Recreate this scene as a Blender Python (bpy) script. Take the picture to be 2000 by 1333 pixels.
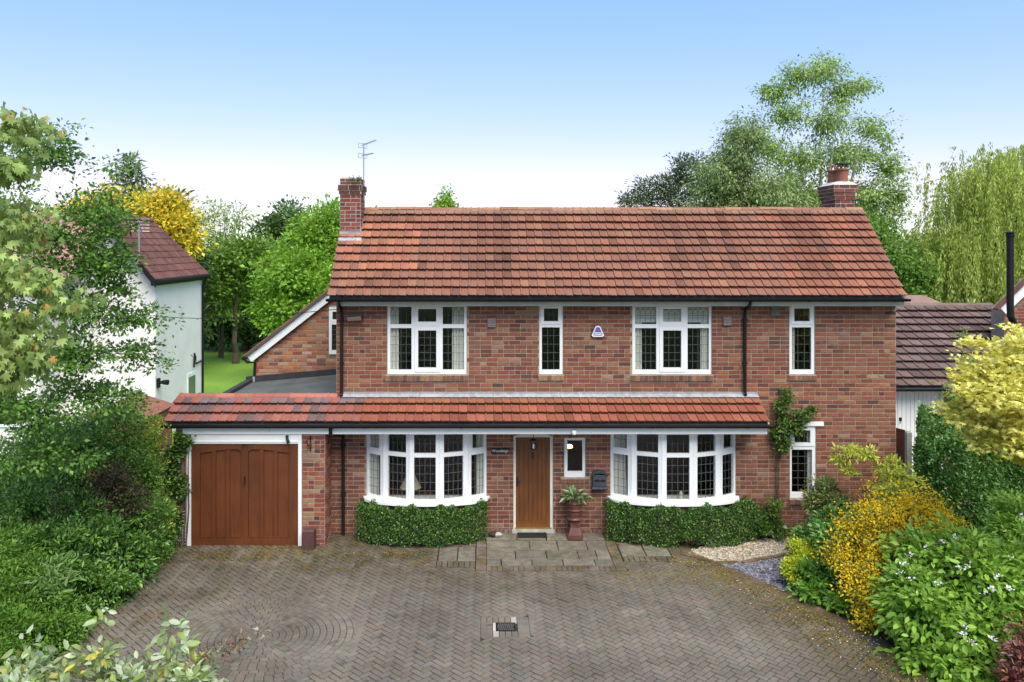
import bpy, math, random
import numpy as np
from mathutils import Matrix, Vector

for o in list(bpy.data.objects):
    bpy.data.objects.remove(o, do_unlink=True)

SC = bpy.context.scene
COL = SC.collection
R = math.radians
rnd = random.Random(7)

# ------------------------------------------------------------------ camera, sky, sun, exposure
F, CX, CY, H, D = 1600.0, 950.0, 480.0, 6.04, 17.04      # focal (px of a 2000 px frame), principal point, eye height, distance to the front wall
cam_d = bpy.data.cameras.new("camera")
cam = bpy.data.objects.new("camera", cam_d)
COL.objects.link(cam)
cam.location = (0, -D, H)
cam.rotation_euler = (R(90), 0, 0)
cam_d.sensor_width = 36.0
cam_d.lens = F / 2000 * 36
cam_d.shift_x = (1000 - CX) / 2000
cam_d.shift_y = -(666.5 - CY) / 2000
cam_d.clip_start = 0.1
cam_d.clip_end = 3000
SC.camera = cam

SUN_EL, SUN_AZ = R(56), R(160)          # azimuth clockwise from +Y: behind the camera, slightly right
world = bpy.data.worlds.new("World")
SC.world = world
world.use_nodes = True
wn = world.node_tree.nodes
wl = world.node_tree.links
bg = wn["Background"]
sky = wn.new("ShaderNodeTexSky")
sky.sky_type = 'NISHITA'
sky.sun_disc = False
sky.sun_elevation = SUN_EL
sky.sun_rotation = SUN_AZ
sky.altitude = 0
sky.air_density = 1.0
sky.dust_density = 0.0
sky.ozone_density = 2.0
hsv = wn.new("ShaderNodeHueSaturation")
hsv.inputs["Saturation"].default_value = 1.15
wl.new(sky.outputs[0], hsv.inputs["Color"])
# tone of the air, channel by channel: paler towards the horizon, periwinkle above
sep = wn.new("ShaderNodeSeparateColor")
cmb = wn.new("ShaderNodeCombineColor")
wl.new(hsv.outputs[0], sep.inputs[0])
chan = []
for ch, (ga, gg) in enumerate(((.96, .82), (.825, .56), (1.04, .42))):
    m1 = wn.new("ShaderNodeMath"); m1.operation = 'MULTIPLY'; m1.inputs[1].default_value = .2187
    m2 = wn.new("ShaderNodeMath"); m2.operation = 'POWER'; m2.inputs[1].default_value = gg
    m3 = wn.new("ShaderNodeMath"); m3.operation = 'MULTIPLY'; m3.inputs[1].default_value = ga / .2187
    wl.new(sep.outputs[ch], m1.inputs[0]); wl.new(m1.outputs[0], m2.inputs[0]); wl.new(m2.outputs[0], m3.inputs[0])
    chan.append(m3.outputs[0])
mn = wn.new("ShaderNodeMath"); mn.operation = 'MINIMUM'          # the haze never turns redder than white
wl.new(chan[0], mn.inputs[0]); wl.new(chan[1], mn.inputs[1])
for ch, s_ in enumerate((mn.outputs[0], chan[1], chan[2])):
    wl.new(s_, cmb.inputs[ch])
wl.new(cmb.outputs[0], bg.inputs[0])
bg.inputs[1].default_value = 0.053

sun_d = bpy.data.lights.new("sun", 'SUN')
sun_d.energy = 1.5
sun_d.angle = R(50)
sun_d.color = (1.0, 0.93, 0.80)
sun = bpy.data.objects.new("sun", sun_d)
COL.objects.link(sun)
sd = Vector((math.sin(SUN_AZ) * math.cos(SUN_EL), math.cos(SUN_AZ) * math.cos(SUN_EL), math.sin(SUN_EL)))
sun.rotation_euler = (-sd).to_track_quat('-Z', 'Y').to_euler()
sun.location = sd * 60

vs = SC.view_settings
vs.view_transform = 'Standard'
vs.look = 'None'
vs.exposure = 2.05
vs.gamma = 1
vs.use_curve_mapping = False
SC.cycles.max_bounces = 8
SC.cycles.transparent_max_bounces = 16
SC.cycles.use_denoising = True


def W(px, py, Z):
    """world point seen at photo pixel (px, py) at depth Z"""
    return Vector(((px - CX) * Z / F, Z - D, H - (py - CY) * Z / F))


def G(px, py, z=0.0):
    Z = (H - z) * F / (py - CY)
    return Vector(((px - CX) * Z / F, Z - D, z))


def wx(px, y=0.0):
    return (px - CX) * (D + y) / F


def wz(py, y=0.0):
    return H - (py - CY) * (D + y) / F


# ------------------------------------------------------------------ object helpers
LOC = {}


def tag(o, label=None, cat=None, group=None, kind=None):
    if label: o["label"] = label
    if cat: o["category"] = cat
    if group: o["group"] = group
    if kind: o["kind"] = kind
    return o


def thing(name, label, cat, loc, group=None):
    o = bpy.data.objects.new(name, None)
    o.empty_display_size = 0.2
    o.location = loc
    COL.objects.link(o)
    LOC[o.name] = Vector(loc)
    return tag(o, label, cat, group)


def put(name, mesh, parent=None, mat=None):
    o = bpy.data.objects.new(name, mesh)
    COL.objects.link(o)
    if mat is not None and not mesh.materials:
        mesh.materials.append(mat)
    if parent is not None:
        o.parent = parent
        if parent.name in LOC:
            o.matrix_parent_inverse = Matrix.Translation(-LOC[parent.name])
    return o


class MB:
    """collects shapes in world coordinates, build() links them as one mesh object"""

    def __init__(self):
        self.v, self.f, self.c = [], [], []
        self.col = None

    def add(self, vs, fs):
        n = len(self.v)
        self.v += [tuple(p) for p in vs]
        self.f += [tuple(i + n for i in f) for f in fs]
        if self.col is not None:
            self.c += [self.col] * len(vs)
        return self

    def box(self, x0, x1, y0, y1, z0, z1):
        vs = [(x, y, z) for z in (z0, z1) for y in (y0, y1) for x in (x0, x1)]
        return self.add(vs, [(0, 2, 3, 1), (4, 5, 7, 6), (0, 1, 5, 4), (2, 6, 7, 3), (0, 4, 6, 2), (1, 3, 7, 5)])

    def obox(self, o, a, b, c):
        """box from corner o along three edge vectors"""
        o, a, b, c = Vector(o), Vector(a), Vector(b), Vector(c)
        vs = [o + a * i + b * j + c * k for k in (0, 1) for j in (0, 1) for i in (0, 1)]
        return self.add(vs, [(0, 2, 3, 1), (4, 5, 7, 6), (0, 1, 5, 4), (2, 6, 7, 3), (0, 4, 6, 2), (1, 3, 7, 5)])

    def prism(self, poly, z0, z1, ch=0.0):
        """vertical prism over a plan polygon (ccw), top edge chamfered"""
        n = len(poly)
        vs = [(p[0], p[1], z0) for p in poly]
        if ch > 0:
            c = (sum(p[0] for p in poly) / n, sum(p[1] for p in poly) / n)
            vs += [(p[0], p[1], z1 - ch * .6) for p in poly]
            for p in poly:
                dx, dy = c[0] - p[0], c[1] - p[1]
                d = math.hypot(dx, dy) or 1
                k = min(ch * 1.4, d * .4) / d
                vs.append((p[0] + dx * k, p[1] + dy * k, z1))
            fs = [(i, (i + 1) % n, n + (i + 1) % n, n + i) for i in range(n)]
            fs += [(n + i, n + (i + 1) % n, 2 * n + (i + 1) % n, 2 * n + i) for i in range(n)]
            fs.append(tuple(range(2 * n, 3 * n)))
        else:
            vs += [(p[0], p[1], z1) for p in poly]
            fs = [(i, (i + 1) % n, n + (i + 1) % n, n + i) for i in range(n)]
            fs.append(tuple(range(n, 2 * n)))
            fs.append(tuple(reversed(range(n))))
        return self.add(vs, fs)

    def extr(self, poly, a, b):
        """extrude a 3D polygon by vector a->b offset: poly points + offset"""
        n = len(poly)
        off = Vector(b) - Vector(a)
        vs = [Vector(p) for p in poly] + [Vector(p) + off for p in poly]
        fs = [(i, (i + 1) % n, n + (i + 1) % n, n + i) for i in range(n)]
        fs += [tuple(reversed(range(n))), tuple(range(n, 2 * n))]
        return self.add(vs, fs)

    def tube(self, pts, rad, n=6, cap=True):
        pts = [Vector(p) for p in pts]
        if not isinstance(rad, (list, tuple)):
            rad = [rad] * len(pts)
        vs, fs = [], []
        for i, p in enumerate(pts):
            d = (pts[min(i + 1, len(pts) - 1)] - pts[max(i - 1, 0)])
            if d.length < 1e-9: d = Vector((0, 0, 1))
            d.normalize()
            a = d.cross(Vector((0, 0, 1)) if abs(d.z) < .9 else Vector((1, 0, 0))).normalized()
            b = d.cross(a)
            for k in range(n):
                t = 2 * math.pi * k / n
                vs.append(p + (a * math.cos(t) + b * math.sin(t)) * rad[i])
        for i in range(len(pts) - 1):
            for k in range(n):
                fs.append((i * n + k, i * n + (k + 1) % n, (i + 1) * n + (k + 1) % n, (i + 1) * n + k))
        if cap:
            fs.append(tuple(reversed(range(n))))
            fs.append(tuple(range((len(pts) - 1) * n, len(pts) * n)))
        return self.add(vs, fs)

    def lathe(self, prof, c, n=16, sq=0.0):
        """revolve (radius, z) pairs round the vertical through c"""
        vs, fs = [], []
        for r, z in prof:
            for k in range(n):
                t = 2 * math.pi * (k + .5) / n
                vs.append((c[0] + r * math.cos(t), c[1] + r * math.sin(t), c[2] + z))
        m = len(prof)
        for i in range(m - 1):
            for k in range(n):
                fs.append((i * n + k, i * n + (k + 1) % n, (i + 1) * n + (k + 1) % n, (i + 1) * n + k))
        fs.append(tuple(reversed(range(n))))
        fs.append(tuple(range((m - 1) * n, m * n)))
        return self.add(vs, fs)

    def build(self, name, mat, parent=None, kind=None, smooth=False):
        me = bpy.data.meshes.new(name)
        me.from_pydata(self.v, [], self.f)
        if self.c:
            at = me.color_attributes.new("Col", 'FLOAT_COLOR', 'POINT')
            at.data.foreach_set("color", np.array([(*c[:3], 1.0) for c in self.c], np.float32).ravel())
        if smooth:
            me.polygons.foreach_set("use_smooth", [True] * len(me.polygons))
        me.update()
        o = put(name, me, parent, mat)
        if kind: o["kind"] = kind
        return o


def np_mesh(name, V, Fi, C=None):
    """mesh from arrays: V (n,3), Fi (m,k), C (n,3)"""
    me = bpy.data.meshes.new(name)
    V = np.asarray(V, np.float32)
    Fi = np.asarray(Fi, np.int32)
    m, k = Fi.shape
    me.vertices.add(len(V))
    me.vertices.foreach_set("co", V.ravel())
    me.loops.add(m * k)
    me.loops.foreach_set("vertex_index", Fi.ravel())
    me.polygons.add(m)
    me.polygons.foreach_set("loop_start", np.arange(0, m * k, k, dtype=np.int32))
    me.update(calc_edges=True)
    if C is not None:
        at = me.color_attributes.new("Col", 'FLOAT_COLOR', 'POINT')
        at.data.foreach_set("color", np.hstack([np.asarray(C, np.float32), np.ones((len(V), 1), np.float32)]).ravel())
    return me


# ------------------------------------------------------------------ materials
def new_mat(name):
    m = bpy.data.materials.new(name)
    m.use_nodes = True
    nt = m.node_tree
    return m, nt, nt.nodes["Principled BSDF"], nt.nodes["Material Output"]


def nd(nt, t, **kw):
    n = nt.nodes.new(t)
    for k, v in kw.items():
        setattr(n, k, v)
    return n


def noise(nt, scale, detail=4, rough=.6, vec=None, dist=0.0):
    n = nd(nt, "ShaderNodeTexNoise")
    n.inputs["Scale"].default_value = scale
    n.inputs["Detail"].default_value = detail
    n.inputs["Roughness"].default_value = rough
    n.inputs["Distortion"].default_value = dist
    if vec is not None:
        nt.links.new(vec, n.inputs["Vector"])
    return n


def ramp(nt, src, stops):
    r = nd(nt, "ShaderNodeValToRGB")
    e = r.color_ramp.elements
    while len(e) < len(stops):
        e.new(0.5)
    for i, (p, c) in enumerate(stops):
        e[i].position = p
        e[i].color = (*c, 1) if len(c) == 3 else c
    nt.links.new(src, r.inputs[0])
    return r


def mix(nt, fac, a, b, mode='MIX'):
    m = nd(nt, "ShaderNodeMix", data_type='RGBA', blend_type=mode)
    for i, s in ((0, fac), (6, a), (7, b)):
        if hasattr(s, "is_linked"):
            nt.links.new(s, m.inputs[i])
        elif i == 0:
            m.inputs[0].default_value = s
        else:
            m.inputs[i].default_value = (*s, 1)
    return m.outputs[2]


def bump(nt, bsdf, h, strength=.3, dist=.01):
    b = nd(nt, "ShaderNodeBump")
    b.inputs["Strength"].default_value = strength
    b.inputs["Distance"].default_value = dist
    nt.links.new(h, b.inputs["Height"])
    nt.links.new(b.outputs[0], bsdf.inputs["Normal"])


def pos(nt):
    return nd(nt, "ShaderNodeNewGeometry").outputs["Position"]


def plain(name, col, rough=.6, var=.18, scale=6, spec=.4, metal=0.0, bmp=.15, bscale=60):
    """one colour with soft wear and fine relief"""
    m, nt, b, out = new_mat(name)
    p = pos(nt)
    n = noise(nt, scale, 5, .65, p)
    lo = tuple(c * (1 - var) for c in col)
    hi = tuple(min(1, c * (1 + var)) for c in col)
    r = ramp(nt, n.outputs[0], [(.3, lo), (.7, hi)])
    nt.links.new(r.outputs[0], b.inputs["Base Color"])
    b.inputs["Roughness"].default_value = rough
    b.inputs["Specular IOR Level"].default_value = spec
    b.inputs["Metallic"].default_value = metal
    if bmp:
        n2 = noise(nt, bscale, 3, .6, p)
        bump(nt, b, n2.outputs[0], bmp, .004)
    return m


def piece_mat(name, attr, rough=.85, spec=.25, stain=None, nscale=25, namt=.35, bmp=.5, bscale=90):
    """colour of each piece from its own value (object colour or 'Col'), grain and stains on top"""
    m, nt, b, out = new_mat(name)
    if attr:
        a = nd(nt, "ShaderNodeAttribute", attribute_name="Col")
        col = a.outputs["Color"]
    else:
        a = nd(nt, "ShaderNodeObjectInfo")
        col = a.outputs["Color"]
    p = pos(nt)
    n = noise(nt, nscale, 6, .7, p)
    g = ramp(nt, n.outputs[0], [(.25, (1 - namt,) * 3), (.75, (1 + namt * .6,) * 3)])
    col = mix(nt, 1.0, col, g.outputs[0], 'MULTIPLY')
    if stain:
        col = stain(nt, p, col)
    nt.links.new(col, b.inputs["Base Color"])
    b.inputs["Roughness"].default_value = rough
    b.inputs["Specular IOR Level"].default_value = spec
    n2 = noise(nt, bscale, 4, .7, p)
    bump(nt, b, n2.outputs[0], bmp, .006)
    return m


def leaf_mat(name, rough=.45, trans=.35, spec=.35):
    m, nt, b, out = new_mat(name)
    a = nd(nt, "ShaderNodeAttribute", attribute_name="Col")
    b.inputs["Roughness"].default_value = rough
    b.inputs["Specular IOR Level"].default_value = spec
    nt.links.new(a.outputs["Color"], b.inputs["Base Color"])
    t = nd(nt, "ShaderNodeBsdfTranslucent")
    hs = nd(nt, "ShaderNodeHueSaturation")
    hs.inputs["Hue"].default_value = .485
    hs.inputs["Value"].default_value = 1.25
    nt.links.new(a.outputs["Color"], hs.inputs["Color"])
    nt.links.new(hs.outputs[0], t.inputs["Color"])
    mx = nd(nt, "ShaderNodeMixShader")
    mx.inputs[0].default_value = trans
    nt.links.new(b.outputs[0], mx.inputs[1])
    nt.links.new(t.outputs[0], mx.inputs[2])
    nt.links.new(mx.outputs[0], out.inputs["Surface"])
    return m


def glass_mat(name, tint=(1, 1, 1)):
    m, nt, b, out = new_mat(name)
    nt.nodes.remove(b)
    t = nd(nt, "ShaderNodeBsdfTransparent")
    t.inputs[0].default_value = (*[c * .86 for c in tint], 1)
    g = nd(nt, "ShaderNodeBsdfGlossy")
    g.inputs["Roughness"].default_value = .02
    lw = nd(nt, "ShaderNodeLayerWeight")                            # Schlick reflectance of a thin pane, the same from both sides
    lw.inputs[0].default_value = .5
    pw = nd(nt, "ShaderNodeMath", operation='POWER')
    pw.inputs[1].default_value = 5.0
    nt.links.new(lw.outputs["Facing"], pw.inputs[0])
    two = nd(nt, "ShaderNodeMath", operation='MULTIPLY_ADD')
    two.inputs[1].default_value = .9
    two.inputs[2].default_value = .075
    nt.links.new(pw.outputs[0], two.inputs[0])
    n = noise(nt, 1.7, 2, .5, pos(nt))
    bp = nd(nt, "ShaderNodeBump")
    bp.inputs["Strength"].default_value = .12
    bp.inputs["Distance"].default_value = .02
    nt.links.new(n.outputs[0], bp.inputs["Height"])
    nt.links.new(bp.outputs[0], g.inputs["Normal"])
    mx = nd(nt, "ShaderNodeMixShader")
    nt.links.new(two.outputs[0], mx.inputs[0])
    nt.links.new(t.outputs[0], mx.inputs[1])
    nt.links.new(g.outputs[0], mx.inputs[2])
    nt.links.new(mx.outputs[0], out.inputs["Surface"])
    return m


def band(nt, p, axis, lo, hi):
    """0..1 ramp of a world coordinate"""
    s = nd(nt, "ShaderNodeSeparateXYZ")
    nt.links.new(p, s.inputs[0])
    r = nd(nt, "ShaderNodeMapRange")
    r.inputs["From Min"].default_value = lo
    r.inputs["From Max"].default_value = hi
    nt.links.new(s.outputs[axis], r.inputs["Value"])
    return r.outputs[0]


def math_n(nt, op, a, b=None):
    m = nd(nt, "ShaderNodeMath", operation=op)
    for i, s in enumerate((a, b)):
        if s is None: continue
        if hasattr(s, "is_linked"): nt.links.new(s, m.inputs[i])
        else: m.inputs[i].default_value = s
    m.use_clamp = op in ('MULTIPLY', 'ADD') 
    return m.outputs[0]


def brick_stain(nt, p, col):
    n = noise(nt, 1.3, 5, .7, p, .4)
    f = ramp(nt, n.outputs[0], [(.58, (0, 0, 0)), (.76, (.32, .32, .32))])
    col = mix(nt, f.outputs[0], col, (.42, .33, .27))           # pale bloom of lime in patches
    n = noise(nt, .9, 4, .6, p)
    f = ramp(nt, n.outputs[0], [(.55, (0, 0, 0)), (.8, (.55, .55, .55))])
    return mix(nt, f.outputs[0], col, (.10, .06, .05))


def tile_stain(nt, p, col):
    n = noise(nt, 28, 3, .5, p)
    f = ramp(nt, n.outputs[0], [(.66, (0, 0, 0)), (.72, (.6, .6, .6))])
    col = mix(nt, f.outputs[0], col, (.05, .035, .03))           # lichen dots
    n = noise(nt, 2.0, 5, .75, p, .3)
    f = ramp(nt, n.outputs[0], [(.52, (0, 0, 0)), (.75, (.6, .6, .6))])
    return mix(nt, f.outputs[0], col, (.13, .085, .07))


def paver_stain(nt, p, col):
    # moss creeping in along the right edge, by the garage and round the left of the cobble circle; dark tyre and leaf stains
    s = nd(nt, "ShaderNodeSeparateXYZ")
    nt.links.new(p, s.inputs[0])
    nb = noise(nt, 2.2, 5, .7, p, .5)
    nf = noise(nt, 14, 4, .75, p)
    # distance from the right border (a line leaning out towards the viewer)
    e = math_n(nt, 'MULTIPLY_ADD', s.outputs[1], .33)
    e.node.inputs[2].default_value = 0
    d = nd(nt, "ShaderNodeMath", operation='ADD')
    nt.links.new(s.outputs[0], d.inputs[0]); nt.links.new(e, d.inputs[1])
    mr = nd(nt, "ShaderNodeMapRange")
    mr.inputs["From Min"].default_value = 2.5
    mr.inputs["From Max"].default_value = 3.7
    nt.links.new(d.outputs[0], mr.inputs["Value"])
    a = math_n(nt, 'ADD', mr.outputs[0], 0.0)
    b = math_n(nt, 'MULTIPLY', a, ramp(nt, nb.outputs[0], [(.28, (.1,) * 3), (.62, (1,) * 3)]).outputs[0])
    # near the house wall and garage
    c = band(nt, p, 1, -3.2, -1.3)
    c = math_n(nt, 'MULTIPLY', c, ramp(nt, nb.outputs[0], [(.36, (0,) * 3), (.60, (.9,) * 3)]).outputs[0])
    # left half
    l = band(nt, p, 0, -2.0, -6.0)
    l = math_n(nt, 'MULTIPLY', l, ramp(nt, nb.outputs[0], [(.42, (0,) * 3), (.64, (.75,) * 3)]).outputs[0])
    dark = math_n(nt, 'MAXIMUM', math_n(nt, 'MAXIMUM', b, c), l)
    col = mix(nt, math_n(nt, 'MULTIPLY', dark, .9), col, (.038, .031, .02))
    moss = math_n(nt, 'MULTIPLY', dark, ramp(nt, nf.outputs[0], [(.46, (0,) * 3), (.58, (1,) * 3)]).outputs[0])
    mn = noise(nt, 3.1, 3, .5, p)
    mossc = ramp(nt, mn.outputs[0], [(.38, (.085, .08, .018)), (.62, (.20, .125, .018))])
    col = mix(nt, math_n(nt, 'MULTIPLY', moss, .85), col, mossc.outputs[0])
    sp = noise(nt, 3.3, 3, .6, p)
    f = ramp(nt, sp.outputs[0], [(.62, (0,) * 3), (.70, (.6,) * 3)])
    col = mix(nt, f.outputs[0], col, (.06, .056, .05))            # oil and leaf spots
    br = noise(nt, .55, 4, .65, p, .3)
    f = ramp(nt, br.outputs[0], [(.36, (.72, .71, .69)), (.62, (1.12, 1.11, 1.09))])
    return mix(nt, 1.0, col, f.outputs[0], 'MULTIPLY')             # broad worn and grimy areas


M = {}
M['brick_o'] = piece_mat('brick_single', False, stain=brick_stain)
M['brick_a'] = piece_mat('brick_joined', True, stain=brick_stain)
M['tile_o'] = piece_mat('clay_tile_single', False, rough=.8, stain=tile_stain, nscale=18, namt=.3)
M['tile_a'] = piece_mat('clay_tile_joined', True, rough=.8, stain=tile_stain, nscale=18, namt=.3)
M['newtile_o'] = piece_mat('red_tile_single', False, rough=.75, nscale=14, namt=.22)
M['paver_o'] = piece_mat('paver_single', False, rough=.9, stain=paver_stain, nscale=60, namt=.25, bmp=.35)
M['paver_a'] = piece_mat('paver_joined', True, rough=.9, stain=paver_stain, nscale=60, namt=.25, bmp=.35)
def flag_stain(nt, p, col):
    n = noise(nt, 3.0, 6, .75, p, .6)
    f = ramp(nt, n.outputs[0], [(.42, (0,) * 3), (.66, (.8,) * 3)])
    col = mix(nt, f.outputs[0], col, (.075, .065, .045))
    n = noise(nt, 7.0, 5, .75, p, .8)
    f = ramp(nt, n.outputs[0], [(.58, (0,) * 3), (.70, (.6,) * 3)])
    return mix(nt, f.outputs[0], col, (.26, .23, .18))


M['stone_o'] = piece_mat('flagstone', False, rough=.9, stain=flag_stain, nscale=9, namt=.45, bmp=.9, bscale=22)
M['pebble_a'] = piece_mat('pebble', True, rough=.7, nscale=90, namt=.2, bmp=.2)
M['pale_mortar'] = plain('pale_mortar', (.46, .41, .35), .95, .25, 9, .1, bmp=.6, bscale=150)
M['mortar'] = plain('mortar', (.335, .268, .205), .95, .25, 9, .1, bmp=.6, bscale=150)
M['upvc'] = plain('white_plastic', (.78, .79, .8), .35, .03, 3, .45, bmp=0)
M['fascia'] = plain('painted_board', (.70, .72, .70), .45, .06, 4, .4, bmp=.05)
M['black'] = plain('black_plastic', (.010, .010, .011), .55, .2, 8, .25, bmp=.05)
M['lead'] = plain('lead_came', (.11, .112, .115), .7, .15, 30, .3, .0, bmp=0)
M['flash'] = plain('lead_flashing', (.30, .31, .325), .7, .3, 7, .3, .0, bmp=.5, bscale=14)
M['cement'] = plain('cement', (.42, .40, .36), .95, .25, 8, .1, bmp=.8, bscale=40)
M['felt'] = plain('roof_felt', (.10, .105, .10), .85, .3, 1.3, .25, bmp=.3, bscale=40)
M['render'] = plain('white_render', (.82, .77, .76), .9, .07, 1.3, .15, bmp=.9, bscale=55)
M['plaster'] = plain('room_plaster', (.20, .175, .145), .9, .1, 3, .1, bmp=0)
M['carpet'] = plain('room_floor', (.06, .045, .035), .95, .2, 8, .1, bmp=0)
M['soil'] = plain('soil', (.052, .038, .026), 1, .5, 5, .05, bmp=1, bscale=25)
M['joint'] = plain('joint_sand', (.045, .04, .032), 1, .4, 8, .05, bmp=.6, bscale=60)
M['iron'] = plain('black_iron', (.02, .02, .022), .5, .3, 30, .5, .6, bmp=.3)
M['steel'] = plain('galvanised_steel', (.42, .43, .44), .4, .15, 20, .5, .8, bmp=.1)
M['cream'] = plain('cream_paint', (.66, .63, .54), .5, .08, 5, .35, bmp=.1)
M['glass'] = glass_mat('window_glass')
M['terracotta'] = plain('terracotta', (.24, .085, .05), .7, .25, 9, .3, bmp=.3)
M['darkpot'] = plain('dark_glazed_pot', (.115, .042, .03), .4, .35, 8, .5, bmp=.25, bscale=25)
M['bark'] = plain('bark', (.10, .08, .06), .95, .4, 12, .1, bmp=1, bscale=30)
M['birchbark'] = plain('birch_bark', (.33, .31, .28), .8, .5, 5, .2, bmp=.5, bscale=20)
M['leaf'] = leaf_mat('leaf_matt')
M['gloss'] = leaf_mat('leaf_glossy', .34, .22, .5)
M['petal'] = leaf_mat('petal', .7, .35, .1)
M['cloth'] = plain('curtain_cloth', (.72, .74, .66), .9, .06, 4, .1, bmp=0)
M['white'] = plain('white_paint', (.76, .77, .76), .5, .05, 4, .4, bmp=.05)
M['mat'] = plain('rubber_mat', (.03, .028, .026), .95, .4, 40, .1, bmp=1, bscale=80)
M['blue'] = plain('blue_print', (.05, .11, .42), .4, .1, 10, .4, bmp=0)
M['red'] = plain('red_print', (.75, .03, .12), .4, .1, 10, .4, bmp=0)
M['boxgrey'] = plain('slate_blue_paint', (.045, .055, .07), .45, .2, 15, .45, bmp=.1)
M['vent'] = plain('grey_vent', (.20, .18, .18), .6, .15, 20, .3, bmp=.1)


def wood(name, c0, c1, vertical=True, rough=.45):
    m, nt, b, out = new_mat(name)
    p = pos(nt)
    mp = nd(nt, "ShaderNodeMapping")
    mp.inputs["Scale"].default_value = (22, 22, 1.3) if vertical else (1.3, 22, 22)
    nt.links.new(p, mp.inputs[0])
    n = noise(nt, 1.6, 6, .65, mp.outputs[0], .6)
    r = ramp(nt, n.outputs[0], [(.3, c0), (.7, c1)])
    n2 = noise(nt, 1.4, 3, .5, p)
    v = ramp(nt, n2.outputs[0], [(.3, (.75,) * 3), (.7, (1.15,) * 3)])
    nt.links.new(mix(nt, 1, r.outputs[0], v.outputs[0], 'MULTIPLY'), b.inputs["Base Color"])
    b.inputs["Roughness"].default_value = rough
    bump(nt, b, n.outputs[0], .15, .003)
    return m


M['oak'] = wood('door_oak', (.10, .031, .007), (.185, .063, .013))
M['gar'] = wood('garage_door_wood', (.092, .024, .006), (.148, .042, .010), True, .5)
M['fence'] = wood('fence_wood', (.12, .04, .018), (.2, .075, .035), False, .8)
M['brownbox'] = plain('brown_paint', (.085, .04, .035), .6, .15, 12, .3, bmp=.2)


def emis(name, col, s):
    m, nt, b, out = new_mat(name)
    b.inputs["Emission Color"].default_value = (*col, 1)
    b.inputs["Emission Strength"].default_value = s
    b.inputs["Base Color"].default_value = (*col, 1)
    return m


M['lit'] = emis('lit_bulb', (1, .55, .18), 3.0)
# ------------------------------------------------------------------ pieces: bricks, tiles, pavers
class Pieces:
    def __init__(self):
        self.tpl, self.items, self.me = {}, [], {}

    def add(self, key, mat4, col, pri, parent):
        self.items.append((pri, key, mat4, col, parent))

    def emit(self, name, mo, ma, limit):
        """the largest in view become objects of their own (shared mesh data), the rest one joined part per parent"""
        order = sorted(range(len(self.items)), key=lambda i: -self.items[i][0])
        rest = {}
        for rank, i in enumerate(order):
            pri, key, m4, col, par = self.items[i]
            if rank < limit:
                if key not in self.me:
                    me = bpy.data.meshes.new(name)
                    v, f = self.tpl[key]
                    me.from_pydata([tuple(p) for p in v], [], f)
                    me.materials.append(mo)
                    self.me[key] = me
                o = bpy.data.objects.new(name, self.me[key])
                COL.objects.link(o)
                o.parent = par
                base = LOC.get(par.name)
                o.matrix_local = (Matrix.Translation(-base) @ m4) if base is not None else m4
                o.color = (*col[:3], 1)
            else:
                rest.setdefault(par.name, (par, []))[1].append((key, m4, col))
        for par, lst in rest.values():
            mb = MB()
            for key, m4, col in lst:
                v, f = self.tpl[key]
                mb.col = col
                a = np.array(m4)
                w = v @ a[:3, :3].T + a[:3, 3]
                mb.add(w.tolist(), f)
            mb.build(name + "s", ma, par, 'stuff')


def frame(o, u, n):
    return Vector(o), Vector(u).normalized(), Vector(n).normalized()


def L(fr, a, b, z):
    """a along the wall, b outwards, z up"""
    return fr[0] + fr[1] * a + fr[2] * b + Vector((0, 0, z))


FRONT = frame((0, 0, 0), (1, 0, 0), (0, -1, 0))


def plate(mb, fr, x0, x1, z0, z1, holes, b0, b1):
    """slab in the wall plane with rectangular holes (front face at b1, back at b0)"""
    xs = sorted({x0, x1, *[min(max(h[i], x0), x1) for h in holes for i in (0, 1)]})
    zs = sorted({z0, z1, *[min(max(h[i], z0), z1) for h in holes for i in (2, 3)]})
    nx, nz = len(xs) - 1, len(zs) - 1

    def solid(i, j):
        if i < 0 or j < 0 or i >= nx or j >= nz: return False
        cx, cz = (xs[i] + xs[i + 1]) / 2, (zs[j] + zs[j + 1]) / 2
        return not any(h[0] < cx < h[1] and h[2] < cz < h[3] for h in holes)
    for i in range(nx):
        for j in range(nz):
            if not solid(i, j): continue
            a0, a1, c0, c1 = xs[i], xs[i + 1], zs[j], zs[j + 1]
            q = lambda a, b, c: L(fr, a, b, c)
            mb.add([q(a0, b1, c0), q(a1, b1, c0), q(a1, b1, c1), q(a0, b1, c1)], [(0, 1, 2, 3)])
            mb.add([q(a0, b0, c0), q(a1, b0, c0), q(a1, b0, c1), q(a0, b0, c1)], [(3, 2, 1, 0)])
            if not solid(i - 1, j): mb.add([q(a0, b0, c0), q(a0, b1, c0), q(a0, b1, c1), q(a0, b0, c1)], [(0, 1, 2, 3)])
            if not solid(i + 1, j): mb.add([q(a1, b0, c0), q(a1, b1, c0), q(a1, b1, c1), q(a1, b0, c1)], [(3, 2, 1, 0)])
            if not solid(i, j - 1): mb.add([q(a0, b0, c0), q(a1, b0, c0), q(a1, b1, c0), q(a0, b1, c0)], [(0, 1, 2, 3)])
            if not solid(i, j + 1): mb.add([q(a0, b0, c1), q(a1, b0, c1), q(a1, b1, c1), q(a0, b1, c1)], [(3, 2, 1, 0)])


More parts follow.
